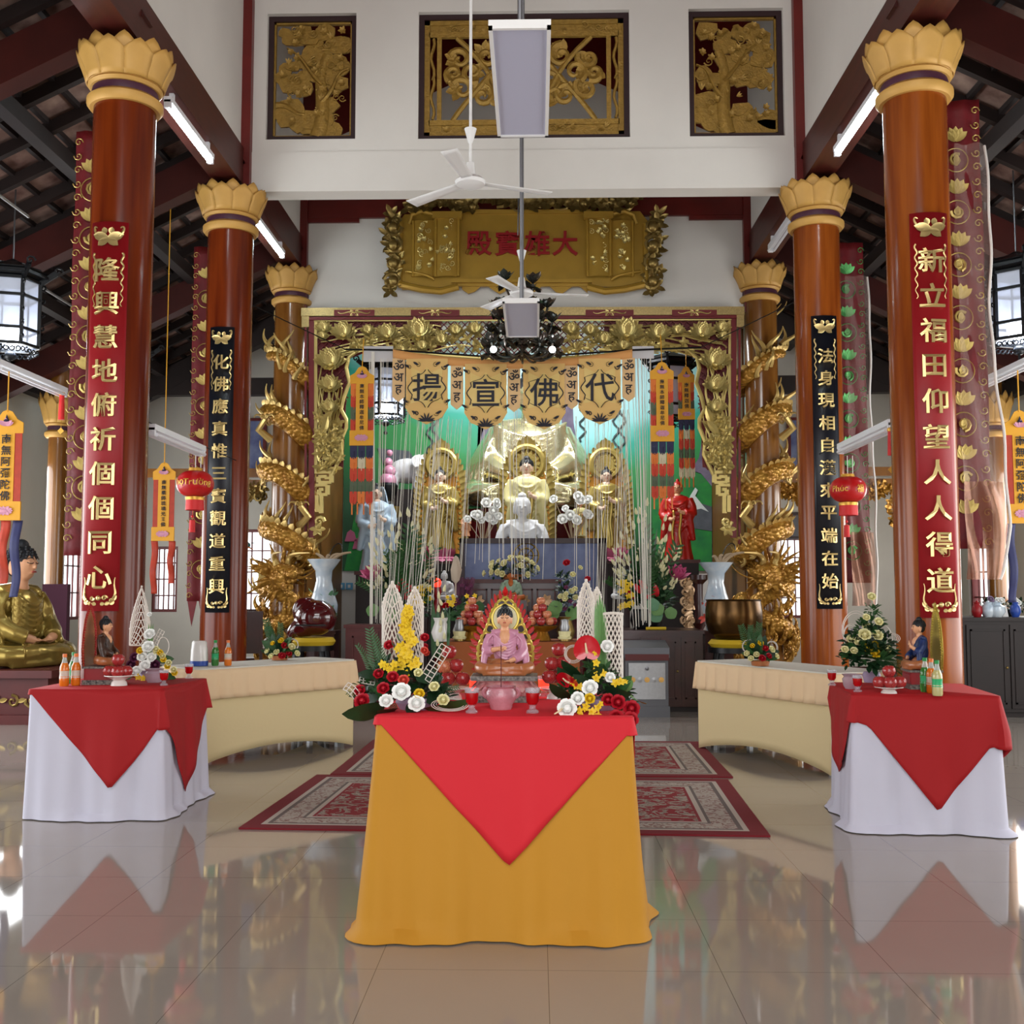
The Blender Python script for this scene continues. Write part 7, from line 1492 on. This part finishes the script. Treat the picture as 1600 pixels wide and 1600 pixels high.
t = thing('wooden_fish_drum', 'glossy dark red wooden fish drum on a yellow cushion, left of the altar', 'drum', (c.x,Yg,c.z+.05)); m = MB(); m.ball((.05,0,.21), (.24,.2,.21), 20, 14); m.tube(bez((-.05,0,.12),(-.2,-.02,.08),(-.26,-.02,.0),(-.2,-.03,-.0)), [.14,.04], 12); m.tube(bez((.0,0,.36),(-.12,0,.44),(-.22,0,.34),(-.16,0,.2)), [.07,.05], 10); fuse(m, 'body', 'fish_wood', t, .018); MB().bb((-.16,-.205,.12),(.2,-.19,.135)).build('slit', 'black_iron', t, False)
# porcelain vases
def vase(label, px, py0, py1, rim, Y, m):
    p = at(px,py1,Y); h = (py1-py0)/FPX*Y; r = rim/2/FPX*Y; t = thing('porcelain_vase', label, 'vase', p); k = h
    MB().lathe([(.001,0),(r*.6,0),(r*.62,.03),(r*.82,k*.22),(r*.86,k*.36),(r*.62,k*.54),(r*.46,k*.7),(r*.52,k*.84),(r*.98,k*.985),(r*1.0,k),(r*.94,k*.99),(r*.44,k*.85),(.001,k*.8)], 40).build('body', m, t)
    f = MB(); rnd = random.Random(int(px))
    for q in range(16): a = rnd.uniform(PI,2*PI); z = k*rnd.uniform(.12,.6); rr = r*.9*(1 if z < k*.42 else .72); f.petal((rr*math.cos(a)*.98,rr*math.sin(a)*.98,z), (rnd.uniform(-1,1),-.2,rnd.uniform(-1,1)), .09, .05, (math.cos(a),math.sin(a),0), -.1)
    f.build('painted_relief', 'leaf_lotus' if px < 800 else 'petal_coral', t)
    s = thing('vase_stand', 'dark stand under the %s porcelain vase' % ('left' if px < 800 else 'right'), 'stand', (p.x,p.y,0)); MB().bb((-.17,-.17,0),(.17,.17,p.z-.04)).build('body', 'rosewood', s, False); MB().bb((-.19,-.19,p.z-.04),(.19,.19,p.z)).build('top', 'rosewood', s, False)
    return t
tv = vase('tall blue-white porcelain vase before the left dragon column', 505, 874, 985, 52, 13.5, 'porcelain'); vase('blue-white porcelain vase behind the bronze bowl', 1120, 880, 985, 52, 13.5, 'porcelain')
for px, l in ((512,'left'),(1126,'right')):
    p = at(px, 872, 13.5); t = thing('dried_branch', 'pale twisted driftwood branch standing in the %s porcelain vase' % l, 'branch', p-V(0,0,.16)); s = 1 if l == 'left' else 1
    for k in range(4): MB().tube(bez((0,0,0),(.02*k-.03,0,.15),((k-1.2)*.07,0,.22),((k-1)*.13+.03,0,.17+.02*k)), [.035,.012], 7).build('twig', 'dried_wood', t) if 'dried_wood' in MATS else (mat('dried_wood', '9a8468', .7), MB().tube(bez((0,0,0),(.0,0,.15),(-.1,0,.2),(-.15,0,.22)), [.035,.012], 7).build('twig', 'dried_wood', t))
    MB().tube(bez((0,0,.1),(.05,0,.4),(.2,0,.38),(.18,0,.26)), .007, 5).build('curled_stem', 'black_iron', t)
# carved little altar stand with a small statue, rose mound
a, b = at(728,905,13.7), at(872,905,13.7); zt3 = a.z; t = thing('carved_wood_stand', 'carved red-brown wooden altar stand with square panels behind the pink-robed statue', 'stand', ((a.x+b.x)/2,13.85,0)); w2 = (b.x-a.x)/2
MB().bb((-w2,-.16,.0),(w2,.16,zt3-.05)).build('body', 'rosewood', t, False); MB().bb((-w2-.04,-.2,zt3-.05),(w2+.04,.18,zt3)).build('top', 'beam_wood', t, False)
for k in range(4):
    x = -w2+.15+k*(2*w2-.3)/3; g = MB()
    for q in ((-.12,-.1,-.15,.15),(.1,.12,-.15,.15),(-.12,.12,.13,.15),(-.12,.12,-.15,-.13)): g.bb((x+q[0],-.185,zt3-.27+q[2]),(x+q[1],-.16,zt3-.27+q[3]))
    g.build('panel_moulding', 'beam_wood', t, False); f = MB()
    for q in range(7): f.petal((x,-.165,zt3-.27), (math.cos(q*.9),-.1,math.sin(q*.9)), .09, .05, (0,-1,0), .1)
    f.build('inlay', 'pearl_inlay', t)
p = at(798,938,13.52); t = thing('seated_figurine', 'small orange and green seated figurine before the cream rose mound', 'statue', V(p.x,13.52,p.z), 0, None, .42); seated(t, 'robe_green', 'robe_orange', 'hair_black', 'lap', True, .016, True, 'robe_orange', 6)
s_ = thing('figurine_stand', 'small dark stand under the orange and green figurine', 'stand', (p.x,13.52,0)); MB().bb((-.2,-.12,0),(.2,.11,p.z)).build('body', 'rosewood', s_, False)
b0 = V(at(800,905,13.75).x, 13.78, zt3); t = thing('flower_arrangement', 'mound of cream roses on the carved wooden stand', 'flowers', b0); rnd = random.Random(12); MB().lathe([(.001,0),(.12,0),(.14,.06),(.001,.07)], 16).build('pot', 'robe_tan', t)
for k in range(34): a_ = rnd.uniform(0,2*PI); q = math.acos(rnd.uniform(.05,1)); d = V(math.cos(a_)*math.sin(q)*1.25, math.sin(a_)*math.sin(q)*.6-.1, math.cos(q)*.85); fl(t, 'rose', d*.27+V(0,0,.04), d+V(0,-.4,0), .042, 'petal_cream', k)
for k in range(5): fl(t, 'bush', V((k-2)*.11,-.02,.06), (0,-.3,1), .16, 'leaf_dark')
# ---- objects standing on the orange-covered table
ZA = hz+.004
def on(px, Y, z=None): p = at(px, 900, Y); return V(p.x, Y, ZA if z is None else z)
for px, l, gold in ((738,'apple pyramid on a gilt tray left of the red flaming halo',0),(845,'apple pyramid on a gilt tray right of the red flaming halo',1)):
    c = on(px, 12.75); t = thing('offering_tray', 'gilt pedestal tray under the %s pyramid of apples' % ('left' if px < 800 else 'right'), 'tray', c); MB().lathe([(.001,0),(.12,0),(.1,.05),(.08,.1),(.18,.14),(.2,.17),(.001,.165)], 28).build('tray', 'gold_warm', t)
    for lay, (n, R) in enumerate(((8,.14),(5,.085),(3,.04),(1,0))):
        for k in range(n): a_ = 2*PI*k/n+lay*.5; apple(c+V(R*math.cos(a_), R*math.sin(a_), .22+lay*.078), .053, l, 'apples of the %s pyramid' % ('left' if px < 800 else 'right'), ('apple_red','apple_pale')[(k+lay) % 2])
for px, l in ((718,'left'),(882,'right')):
    c = on(px, 12.6); t = thing('lotus_candle_holder', 'pale lotus candle holder with a silver top, %s of the apple pyramids' % l, 'candle', c); lotus_base(t, .09, .09, .02, 'petal_cream', 9); MB().lathe([(.001,.1),(.05,.11),(.06,.16),(.045,.2),(.05,.24),(.001,.25)], 16).build('candle_cup', 'steel_brushed', t); MB().cyl((0,0,0), .06, .03, 16).build('foot', 'gold_dull', t)
def vase_arr(b, label, roses, fn, seed):
    t = thing('flower_arrangement', label, 'flowers', b); L = lambda x, y, dy=0: K5(x, y, b.y+dy, b); px = b.y/FPX; rnd = random.Random(seed); MB().lathe([(.001,0),(.08,0),(.11,.1),(.07,.22),(.09,.27),(.001,.26)], 20).build('vase', 'ceramic_white' if seed % 2 else 'gold_dull', t)
    for x, y, r, m, k in roses: fl(t, k, L(x, y, rnd.uniform(-.1,0)), (rnd.uniform(-.4,.4),-.8,.5), r*px, m, rnd.uniform(0,6))
    fn(t, L, px, rnd)
def f1(t, L, px, rnd):
    fl(t, 'plume', L(712,932), (0,0,1), 64*px, 'pampas'); 
    for x, y, s in ((720,958,30),(738,955,26),(705,965,26),(740,965,24)): fl(t, 'bush', L(x,y,.05), (0,-.4,1), s*px, 'leaf_dark')
    for x, y in ((722,950),(745,955),(748,948),(710,962)): fl(t, 'pad', L(x,y,-.05), (rnd.uniform(-.4,.4),-1,.4), 9*px, 'leaf_mid')
    for k in range(14): fl(t, 'orchid', L(rnd.uniform(726,742),rnd.uniform(930,966),-.1), (0,-1,.2), 4.5*px, 'petal_yellow', k)
    for k in range(8): fl(t, 'orchid', L(rnd.uniform(698,712),rnd.uniform(930,946),-.1), (0,-1,.2), 4*px, 'petal_yellow', k)
    for k in range(8): fl(t, 'frond', L(rnd.uniform(715,735),935,.05), (rnd.uniform(-.3,.5),0,1), 34*px, 'petal_purple', k)
vase_arr(on(722,12.95), 'purple and yellow orchid arrangement with a pampas plume, behind the left apple pyramid', [(x,y,5,'petal_purple','orchid') for x,y in ((714,938),(718,942),(712,944),(730,920),(722,915),(736,916))]+[(697,948,6,'anthurium_red','rose')], f1, 31)
def f2(t, L, px, rnd):
    for x, y, s in ((882,930,26),(875,905,16),(886,905,14),(890,945,22),(872,950,20)): fl(t, 'bush', L(x,y,.05), (0,-.4,1), s*px, 'leaf_dark')
    for x, y in ((868,950),(864,958),(895,958)): fl(t, 'pad', L(x,y,-.05), (-.4,-1,.4), 12*px, 'leaf_light')
vase_arr(on(884,12.95), 'cream rose and purple orchid arrangement topped by a red rose, behind the right apples', [(886,881,6,'petal_red','rose'),(918,906,5,'petal_red','rose'),(895,899,5,'petal_cream','rose'),(906,888,4,'petal_cream','rose')]+[(x,y,5,'petal_cream','rose') for x,y in ((877,933),(885,930),(892,925),(899,922),(900,935),(884,937))]+[(x,y,5,'petal_purple','orchid') for x,y in ((885,918),(879,940),(891,940),(899,946),(883,952),(893,955))], f2, 32)
def f3(t, L, px, rnd):
    for k in range(16): fl(t, 'blade', L(lerp(676,700,k/15),1028,rnd.uniform(-.1,.1)), (rnd.uniform(-.06,.06),0,1), (rnd.uniform(70,92)*px*1.0), 'leaf_mid', rnd.uniform(-1,1))
    for k in range(9): fl(t, 'bud', L(rnd.uniform(684,695),lerp(925,1010,k/8),-.1), (rnd.uniform(-.4,.4),-.3,1), 13*px, 'bud_cream')
vase_arr(on(689,12.45), 'bundle of long green leaves with pale buds left of the apples', [(664,998,6,'petal_red','rose'),(663,1012,6,'petal_red','rose'),(668,1022,5,'petal_coral','rose')], f3, 33)
# small white figures, red glass lamp
for px, py, l, h in ((694,938,'small white seated figurine behind the long green leaves',.42),(660,936,'small white seated figurine partly hidden by strings at left',.34),(975,936,'small white seated figurine behind the woven white roll at right',.4)):
    p = at(px,py,14.2); t = thing('white_figurine', l, 'statue', p, 0, None, h); seated(t, 'stone_white', 'stone_white', 'stone_white', 'lap', False, .02, False, None, 4)
    s_ = thing('figurine_stand', 'dark stand under the ' + l.replace('small white seated figurine ', 'white figurine '), 'stand', (p.x,14.2,0)); MB().bb((-.07,-.07,0),(.07,.07,p.z)).build('body', 'rosewood', s_, False)
c = at(683,936,13.5); t = thing('altar_lamp', 'red glass altar lamp on a dark red stem beside the white figurine', 'lamp', (c.x,13.5,0)); MB().lathe([(.001,0),(.12,0),(.03,.08),(.03,c.z-.2),(.06,c.z-.1),(.03,c.z),(.001,c.z)], 16).build('stem', 'letter_red', t); MB().ball((0,0,c.z+.2), (.05,.05,.06), 12, 8).build('red_glass', 'candle_glow', t); MB().lathe([(.03,c.z),(.055,c.z+.08),(.05,c.z+.15),(.001,c.z+.15)], 14).build('cup', 'letter_red', t)
# big green arrangements with cream buds at both sides
def big_arr(b, label, cx, cy, mirror, seed):
    t = thing('flower_arrangement', label, 'flowers', b); L = lambda x, y, dy=0: K5(x, y, b.y+dy, b); px = b.y/FPX; rnd = random.Random(seed)
    MB().lathe([(.001,0),(.16,0),(.2,.1),(.17,.24),(.001,.24)], 24).build('pot', 'black_iron', t)
    for k in range(95):
        a = rnd.uniform(-1.35,1.35); R = rnd.uniform(60,150)*(1-.35*abs(a)); x = cx+.62*R*math.sin(a); y = cy-R*math.cos(a); p0 = L(cx+rnd.uniform(-8,8),cy+10); p1 = L(x,y,rnd.uniform(-.25,.15)); d = p1-p0
        fl(t, 'bud', p1, d+V(rnd.uniform(-.2,.2),0,rnd.uniform(-.1,.3)), rnd.uniform(11,15)*px, 'bud_cream')
    for k in range(30):
        a = rnd.uniform(-1.4,1.4); p0 = L(cx+rnd.uniform(-8,8),cy+10,rnd.uniform(-.1,.1)); fl(t, ('frond','blade')[k%2], p0, (math.sin(a)*.7,rnd.uniform(-.5,.2),math.cos(a)), rnd.uniform(70,140)*px*(1-.35*abs(a)), ('leaf_mid','leaf_dark')[k%2], rnd.uniform(-1,1))
    for k in range(9): fl(t, 'bush', L(cx+rnd.uniform(-38,38),cy+rnd.uniform(-30,22),rnd.uniform(-.1,.1)), (0,-.4,1), 30*px, 'leaf_dark')
    for k in range(4): fl(t, 'pad', L(cx+mirror*rnd.uniform(5,50),cy+rnd.uniform(-5,30),-.3), (rnd.uniform(-.3,.3),-1,.3), rnd.uniform(9,12)*px, ('leaf_lotus','leaf_light')[k%2])
    fl(t, 'lotus', L(cx+mirror*44,cy-28,-.1), (.2*mirror,-.5,.8), 26*px, 'petal_pink'); fl(t, 'lotus', L(cx-mirror*40,cy-62,.1), (-.2*mirror,-.5,.8), 20*px, 'petal_pink')
    for k in range(14): fl(t, 'orchid', L(cx-mirror*rnd.uniform(14,44),cy+rnd.uniform(-26,14),-.25), (0,-1,.2), 6*px, 'petal_yellow', k)
    for k in range(5): fl(t, 'leaf', L(cx+rnd.uniform(-22,22),cy+rnd.uniform(-16,4),-.15), (rnd.uniform(-1,1),-.3,.6), 20*px, 'anthurium_red')
c = at(1010,975,13.5); big_arr(V(c.x,13.5,zt2), 'large green arrangement with cream buds and lotus leaves on the rosewood table', 1012, 935, 1, 41)
c = at(622,985,13.5); s_ = thing('plant_stand', 'dark stand under the large green arrangement at left', 'stand', (c.x,13.55,0)); MB().bb((-.25,-.2,0),(.25,.25,.85)).build('body', 'rosewood', s_, False)
big_arr(V(c.x,13.55,.85), 'large green arrangement with cream buds and a pink lotus behind the left strings', 628, 935, -1, 42)
# pale phalaenopsis-like white blossoms on twigs beside the white statue
for px, l in ((755,'left'),(895,'right')):
    b = at(px,840,15.35); t = thing('blossom_spray', 'white blossoms on bare twigs %s of the white stone statue' % l, 'flowers', V(b.x,15.35,b.z-.5)); L = lambda x, y, dy=0: K5(x, y, 15.35+dy, V(b.x,15.35,b.z-.5)); rnd = random.Random(px); MB().lathe([(.001,0),(.1,0),(.13,.2),(.08,.4),(.001,.4)], 16).build('vase', 'robe_tan', t)
    for k in range(11):
        p = L(px+rnd.uniform(-30,30), rnd.uniform(775,815)); MB().tube(bez((0,0,.38),(p.x*.2,0,.5),(p.x*.6,0,p.z*.8),p), .008, 5).build('twig', 'dried_wood', t); fl(t, 'rose', p, (rnd.uniform(-.4,.4),-.9,.3), rnd.uniform(6,9)*15.35/FPX, 'petal_white', k)
    s_ = thing('vase_plinth', 'dark red plinth under the blossom spray %s of the white statue' % l, 'plinth', (b.x,15.35,0)); MB().bb((-.13,-.13,0),(.13,.13,b.z-.5)).build('body', 'lattice_red', s_, False)
# carved dark lamp stand by the right arrangement
c = at(1092,985,14.1); t = thing('carved_lamp_stand', 'dark carved wooden stand beside the right porcelain vase', 'stand', (c.x,14.1,0)); m = MB(); m.lathe([(.001,0),(.2,0),(.2,.06),(.06,.12),(.05,.9),(.1,1.0),(.05,1.1),(.06,1.5),(.12,1.56),(.12,1.62),(.001,1.62)], 18); m.build('post', 'rosewood', t); f = MB()
for k in range(16): z = .95+.04*k; f.tube(spiral((-.12-.03*(k%3),-.03,z), .06, 1.2, k, 10, 1), .018, 5); f.petal((-.08,-.04,z), (rnd.uniform(-1,0),-.2,rnd.uniform(-.5,.5)), .14, .06, (0,-1,0), .2)
f.build('carved_scroll', 'pearl_inlay', t)
# ================================================================ left aisle: large seated statue on its altar, furniture
c = at(45,1040,12.3); t = thing('aisle_altar', 'low dark red carved altar in the left aisle under the gold-robed statue', 'altar', (c.x-.3,12.3,0)); h = c.z
MB().bb((-1.3,-.8,0),(.92,.8,.1)).build('plinth', 'rosewood_red', t, False); MB().bb((-1.25,-.72,.1),(.85,.72,h-.08)).build('body', 'rosewood_red', t, False); MB().bb((-1.3,-.8,h-.08),(.92,.8,h)).build('top', 'rosewood_red', t, False); f = MB()
for k in range(10):
    x = -1.12+k*.2; f.tube(spiral((x,-.73,h*.42), .07, 1.3, k, 10, 1 if k%2 else -1), [.018,.008], 5); f.petal((x+.06,-.735,h*.42), (1,-.1,.3), .1, .05, (0,-1,0), .1)
f.build('gilt_carving', 'gold_dull', t)
t = thing('gold_robed_statue', 'large gold-robed black-haired seated statue in the left aisle, facing the hall', 'statue', (c.x-.12,12.3,h), 1.3, None, 1.55); seated(t, 'gold_robe', 'skin_peach', 'hair_black', 'lap', True, .011, False, None, 11)
p = at(82,950,13.6); t = thing('altar_chair', 'dark purple covered chair back behind the gold-robed statue', 'chair', (p.x,13.7,0)); MB().bb((-.16,-.05,.6),(.16,.05,1.5)).build('backrest', 'chair_purple', t, False) if 'chair_purple' in MATS else (mat('chair_purple', '4a1630', .7), MB().bb((-.16,-.05,.6),(.16,.05,1.5)).build('backrest', 'chair_purple', t, False)); MB().bb((-.22,-.4,.45),(.22,.05,.55)).build('seat', 'chair_purple', t, False)
for sx in (-.19,.19):
    for sy in (-.36,.02): MB().bb((sx-.02,sy-.02,0),(sx+.02,sy+.02,.45)).build('leg', 'dark_timber', t, False)
for i, (px, l) in enumerate(((386,'dark wooden chair behind the second left column'),(398,'dark wooden chair nearer the left dragon column'))):
    p = at(px,1040,14.0+i*1.7); t = thing('wooden_chair', l, 'chair', (p.x,p.y,0), .3); MB().bb((-.2,-.2,.42),(.2,.2,.46)).build('seat', 'rosewood', t, False); MB().bb((-.2,.17,.6),(.2,.2,1.15)).build('backrest', 'rosewood', t, False)
    for sx in (-.18,.18):
        for sy in (-.18,.18): MB().bb((sx-.02,sy-.02,0),(sx+.02,sy+.02,.42 if sy < 0 else 1.15)).build('leg', 'rosewood', t, False)
def picture(label, px0, px1, py0, py1, Y, m, fm, rz=0):
    a, b = at(px0,py1,Y), at(px1,py0,Y); t = thing('framed_picture', label, 'picture', ((a.x+b.x)/2,Y,(a.z+b.z)/2), rz); w, h = (b.x-a.x)/2, (b.z-a.z)/2; f = MB(); e = .05
    for q in ((-w-e,-w,-h-e,h+e),(w,w+e,-h-e,h+e),(-w,w,h,h+e),(-w,w,-h-e,-h)): f.bb((q[0],-.03,q[2]),(q[1],.03,q[3]))
    f.build('frame', fm, t, False); MB().bb((-w,-.005,-h),(w,.02,h)).build('canvas', m, t, False)
mat('night_paint', '8a96b8', .5, col2='20246a', vscale=2.6); picture('dark blue framed picture on the back wall at left, beside the dragon column', 373, 412, 658, 733, 18.95, 'night_paint', 'red_timber'); picture('small blue framed picture on the back wall at right, beside the dragon column', 1236, 1252, 657, 735, 18.95, 'night_paint', 'red_timber', .0); picture('grey framed photograph on the right back wall below the blue picture', 1228, 1250, 805, 838, 18.96, 'steel_dark', 'frame_dark')
# carved wooden corner brackets hanging in the aisles
def bracket(label, px, py, Y, w, h, sg, m):
    c = at(px,py,Y); t = thing('carved_bracket', label, 'carving', c); rnd = random.Random(int(px)); b = MB(); b.bb((-w/2,-.04,-.1),(w/2,.04,.0)); b.build('rail', 'column_wood_gold', t, False); f = MB()
    for k in range(60):
        u = rnd.random(); v = rnd.random(); x = -w/2+w*u; dz = (.18+(h-.18)*(max(0,(u if sg > 0 else 1-u)-.45)/.55)**1.3); z = -.1-dz*v; p = V(x,rnd.uniform(-.03,.03),z); a = rnd.uniform(0,6)
        if k % 3: 
            for q in range(3): f.petal(p, (math.cos(a+q),-.2,math.sin(a+q)), .13, .06, (0,-1,0), .25)
        else: f.tube(spiral(p, .08, 1.3, a, 10, 1), [.025,.01], 5)
    f.build('carved_leaves', m, t)
bracket('gilt carved corner bracket in the right aisle between the columns', 1386, 748, 17.0, .55, 1.55, 1, 'dragon_gold'); bracket('pale gilt carved bracket in the left aisle beside the dragon column', 392, 750, 17.0, .5, .35, -1, 'gold_dull'); bracket('gilt carved bracket right of the right dragon column', 1232, 744, 17.0, .4, .4, 1, 'dragon_gold')
p = at(380,852,14.5); t = thing('bird_ornament', 'teal bird-shaped ornament hanging beside the second left column', 'ornament', p); mat('teal', '2f7f8a', .5); m = MB().ball((0,0,0), (.1,.05,.06), 12, 8); m.petal((.08,0,.02), (1,0,.1), .12, .06, (0,0,1), 0); m.ball((-.09,0,.04), .04, 8, 6); m.build('body', 'teal', t); MB().petal((.0,-.04,0), (1,-.1,-.4), .16, .07, (0,0,1), 0).build('wing', 'soda_orange', t, solid=.01); MB().tube([(0,0,.05),(0,0,2.2)], .004, 4).build('cord', 'black_iron', t)
# ================================================================ right aisle: dark sideboard with small things on it
a = at(1503,965,12.4); x0 = a.x; hS = a.z; cabinet('dark brown sideboard at the right edge behind the right column', x0, x0+2.0, 12.4, 13.3, hS, 'dark_timber', 4, 'sideboard')
rnd = random.Random(77)
for k, (px, m, l) in enumerate(((1528,'letter_red','small red cup on the dark sideboard'),(1545,'porcelain','grey-green leaf-shaped ornament on the dark sideboard'),(1558,'porcelain','white porcelain jar on the dark sideboard'),(1588,'plastic_blue','blue porcelain pot at the right edge of the dark sideboard'))):
    p = at(px,960,12.6); t = thing('sideboard_ornament', l, 'ornament', (p.x,12.62,hS)); r = .06+.02*(k%3); MB().lathe([(.001,0),(r*.6,0),(r,.06),(r*.9,.12),(r*.5,.15),(r*.6,.17),(.001,.165)], 20).build('body', m, t); MB().ball((0,0,.17), .02, 8, 6).build('knob', m, t)
p = at(1572,955,12.7); t = thing('tent_card', 'white folded card standing on the dark sideboard', 'card', (p.x,12.9,hS)); MB().put([(-.09,-.05,0),(.09,-.05,0),(.09,0,.13),(-.09,0,.13),(.09,.05,0),(-.09,.05,0)], [(0,1,2,3),(3,2,4,5)]).build('card', 'lamp_white', t, False, solid=.004)
p = at(1575,960,12.9); t = thing('flower_arrangement', 'low grey-green arrangement on the dark sideboard at the right edge', 'flowers', (p.x+.1,13.05,hS)); MB().lathe([(.001,0),(.08,0),(.1,.08),(.001,.08)], 16).build('pot', 'black_iron', t)
for k in range(6): fl(t, 'bush', V((k-3)*.1,0,.1), (0,-.3,1), .14, ('leaf_dark','leaf_mid')[k%2])
for k in range(8): fl(t, 'rose', V(rnd.uniform(-.3,.3),-.1,rnd.uniform(.08,.2)), (0,-.8,.4), .04, ('petal_lilac','petal_white')[k%2], k)
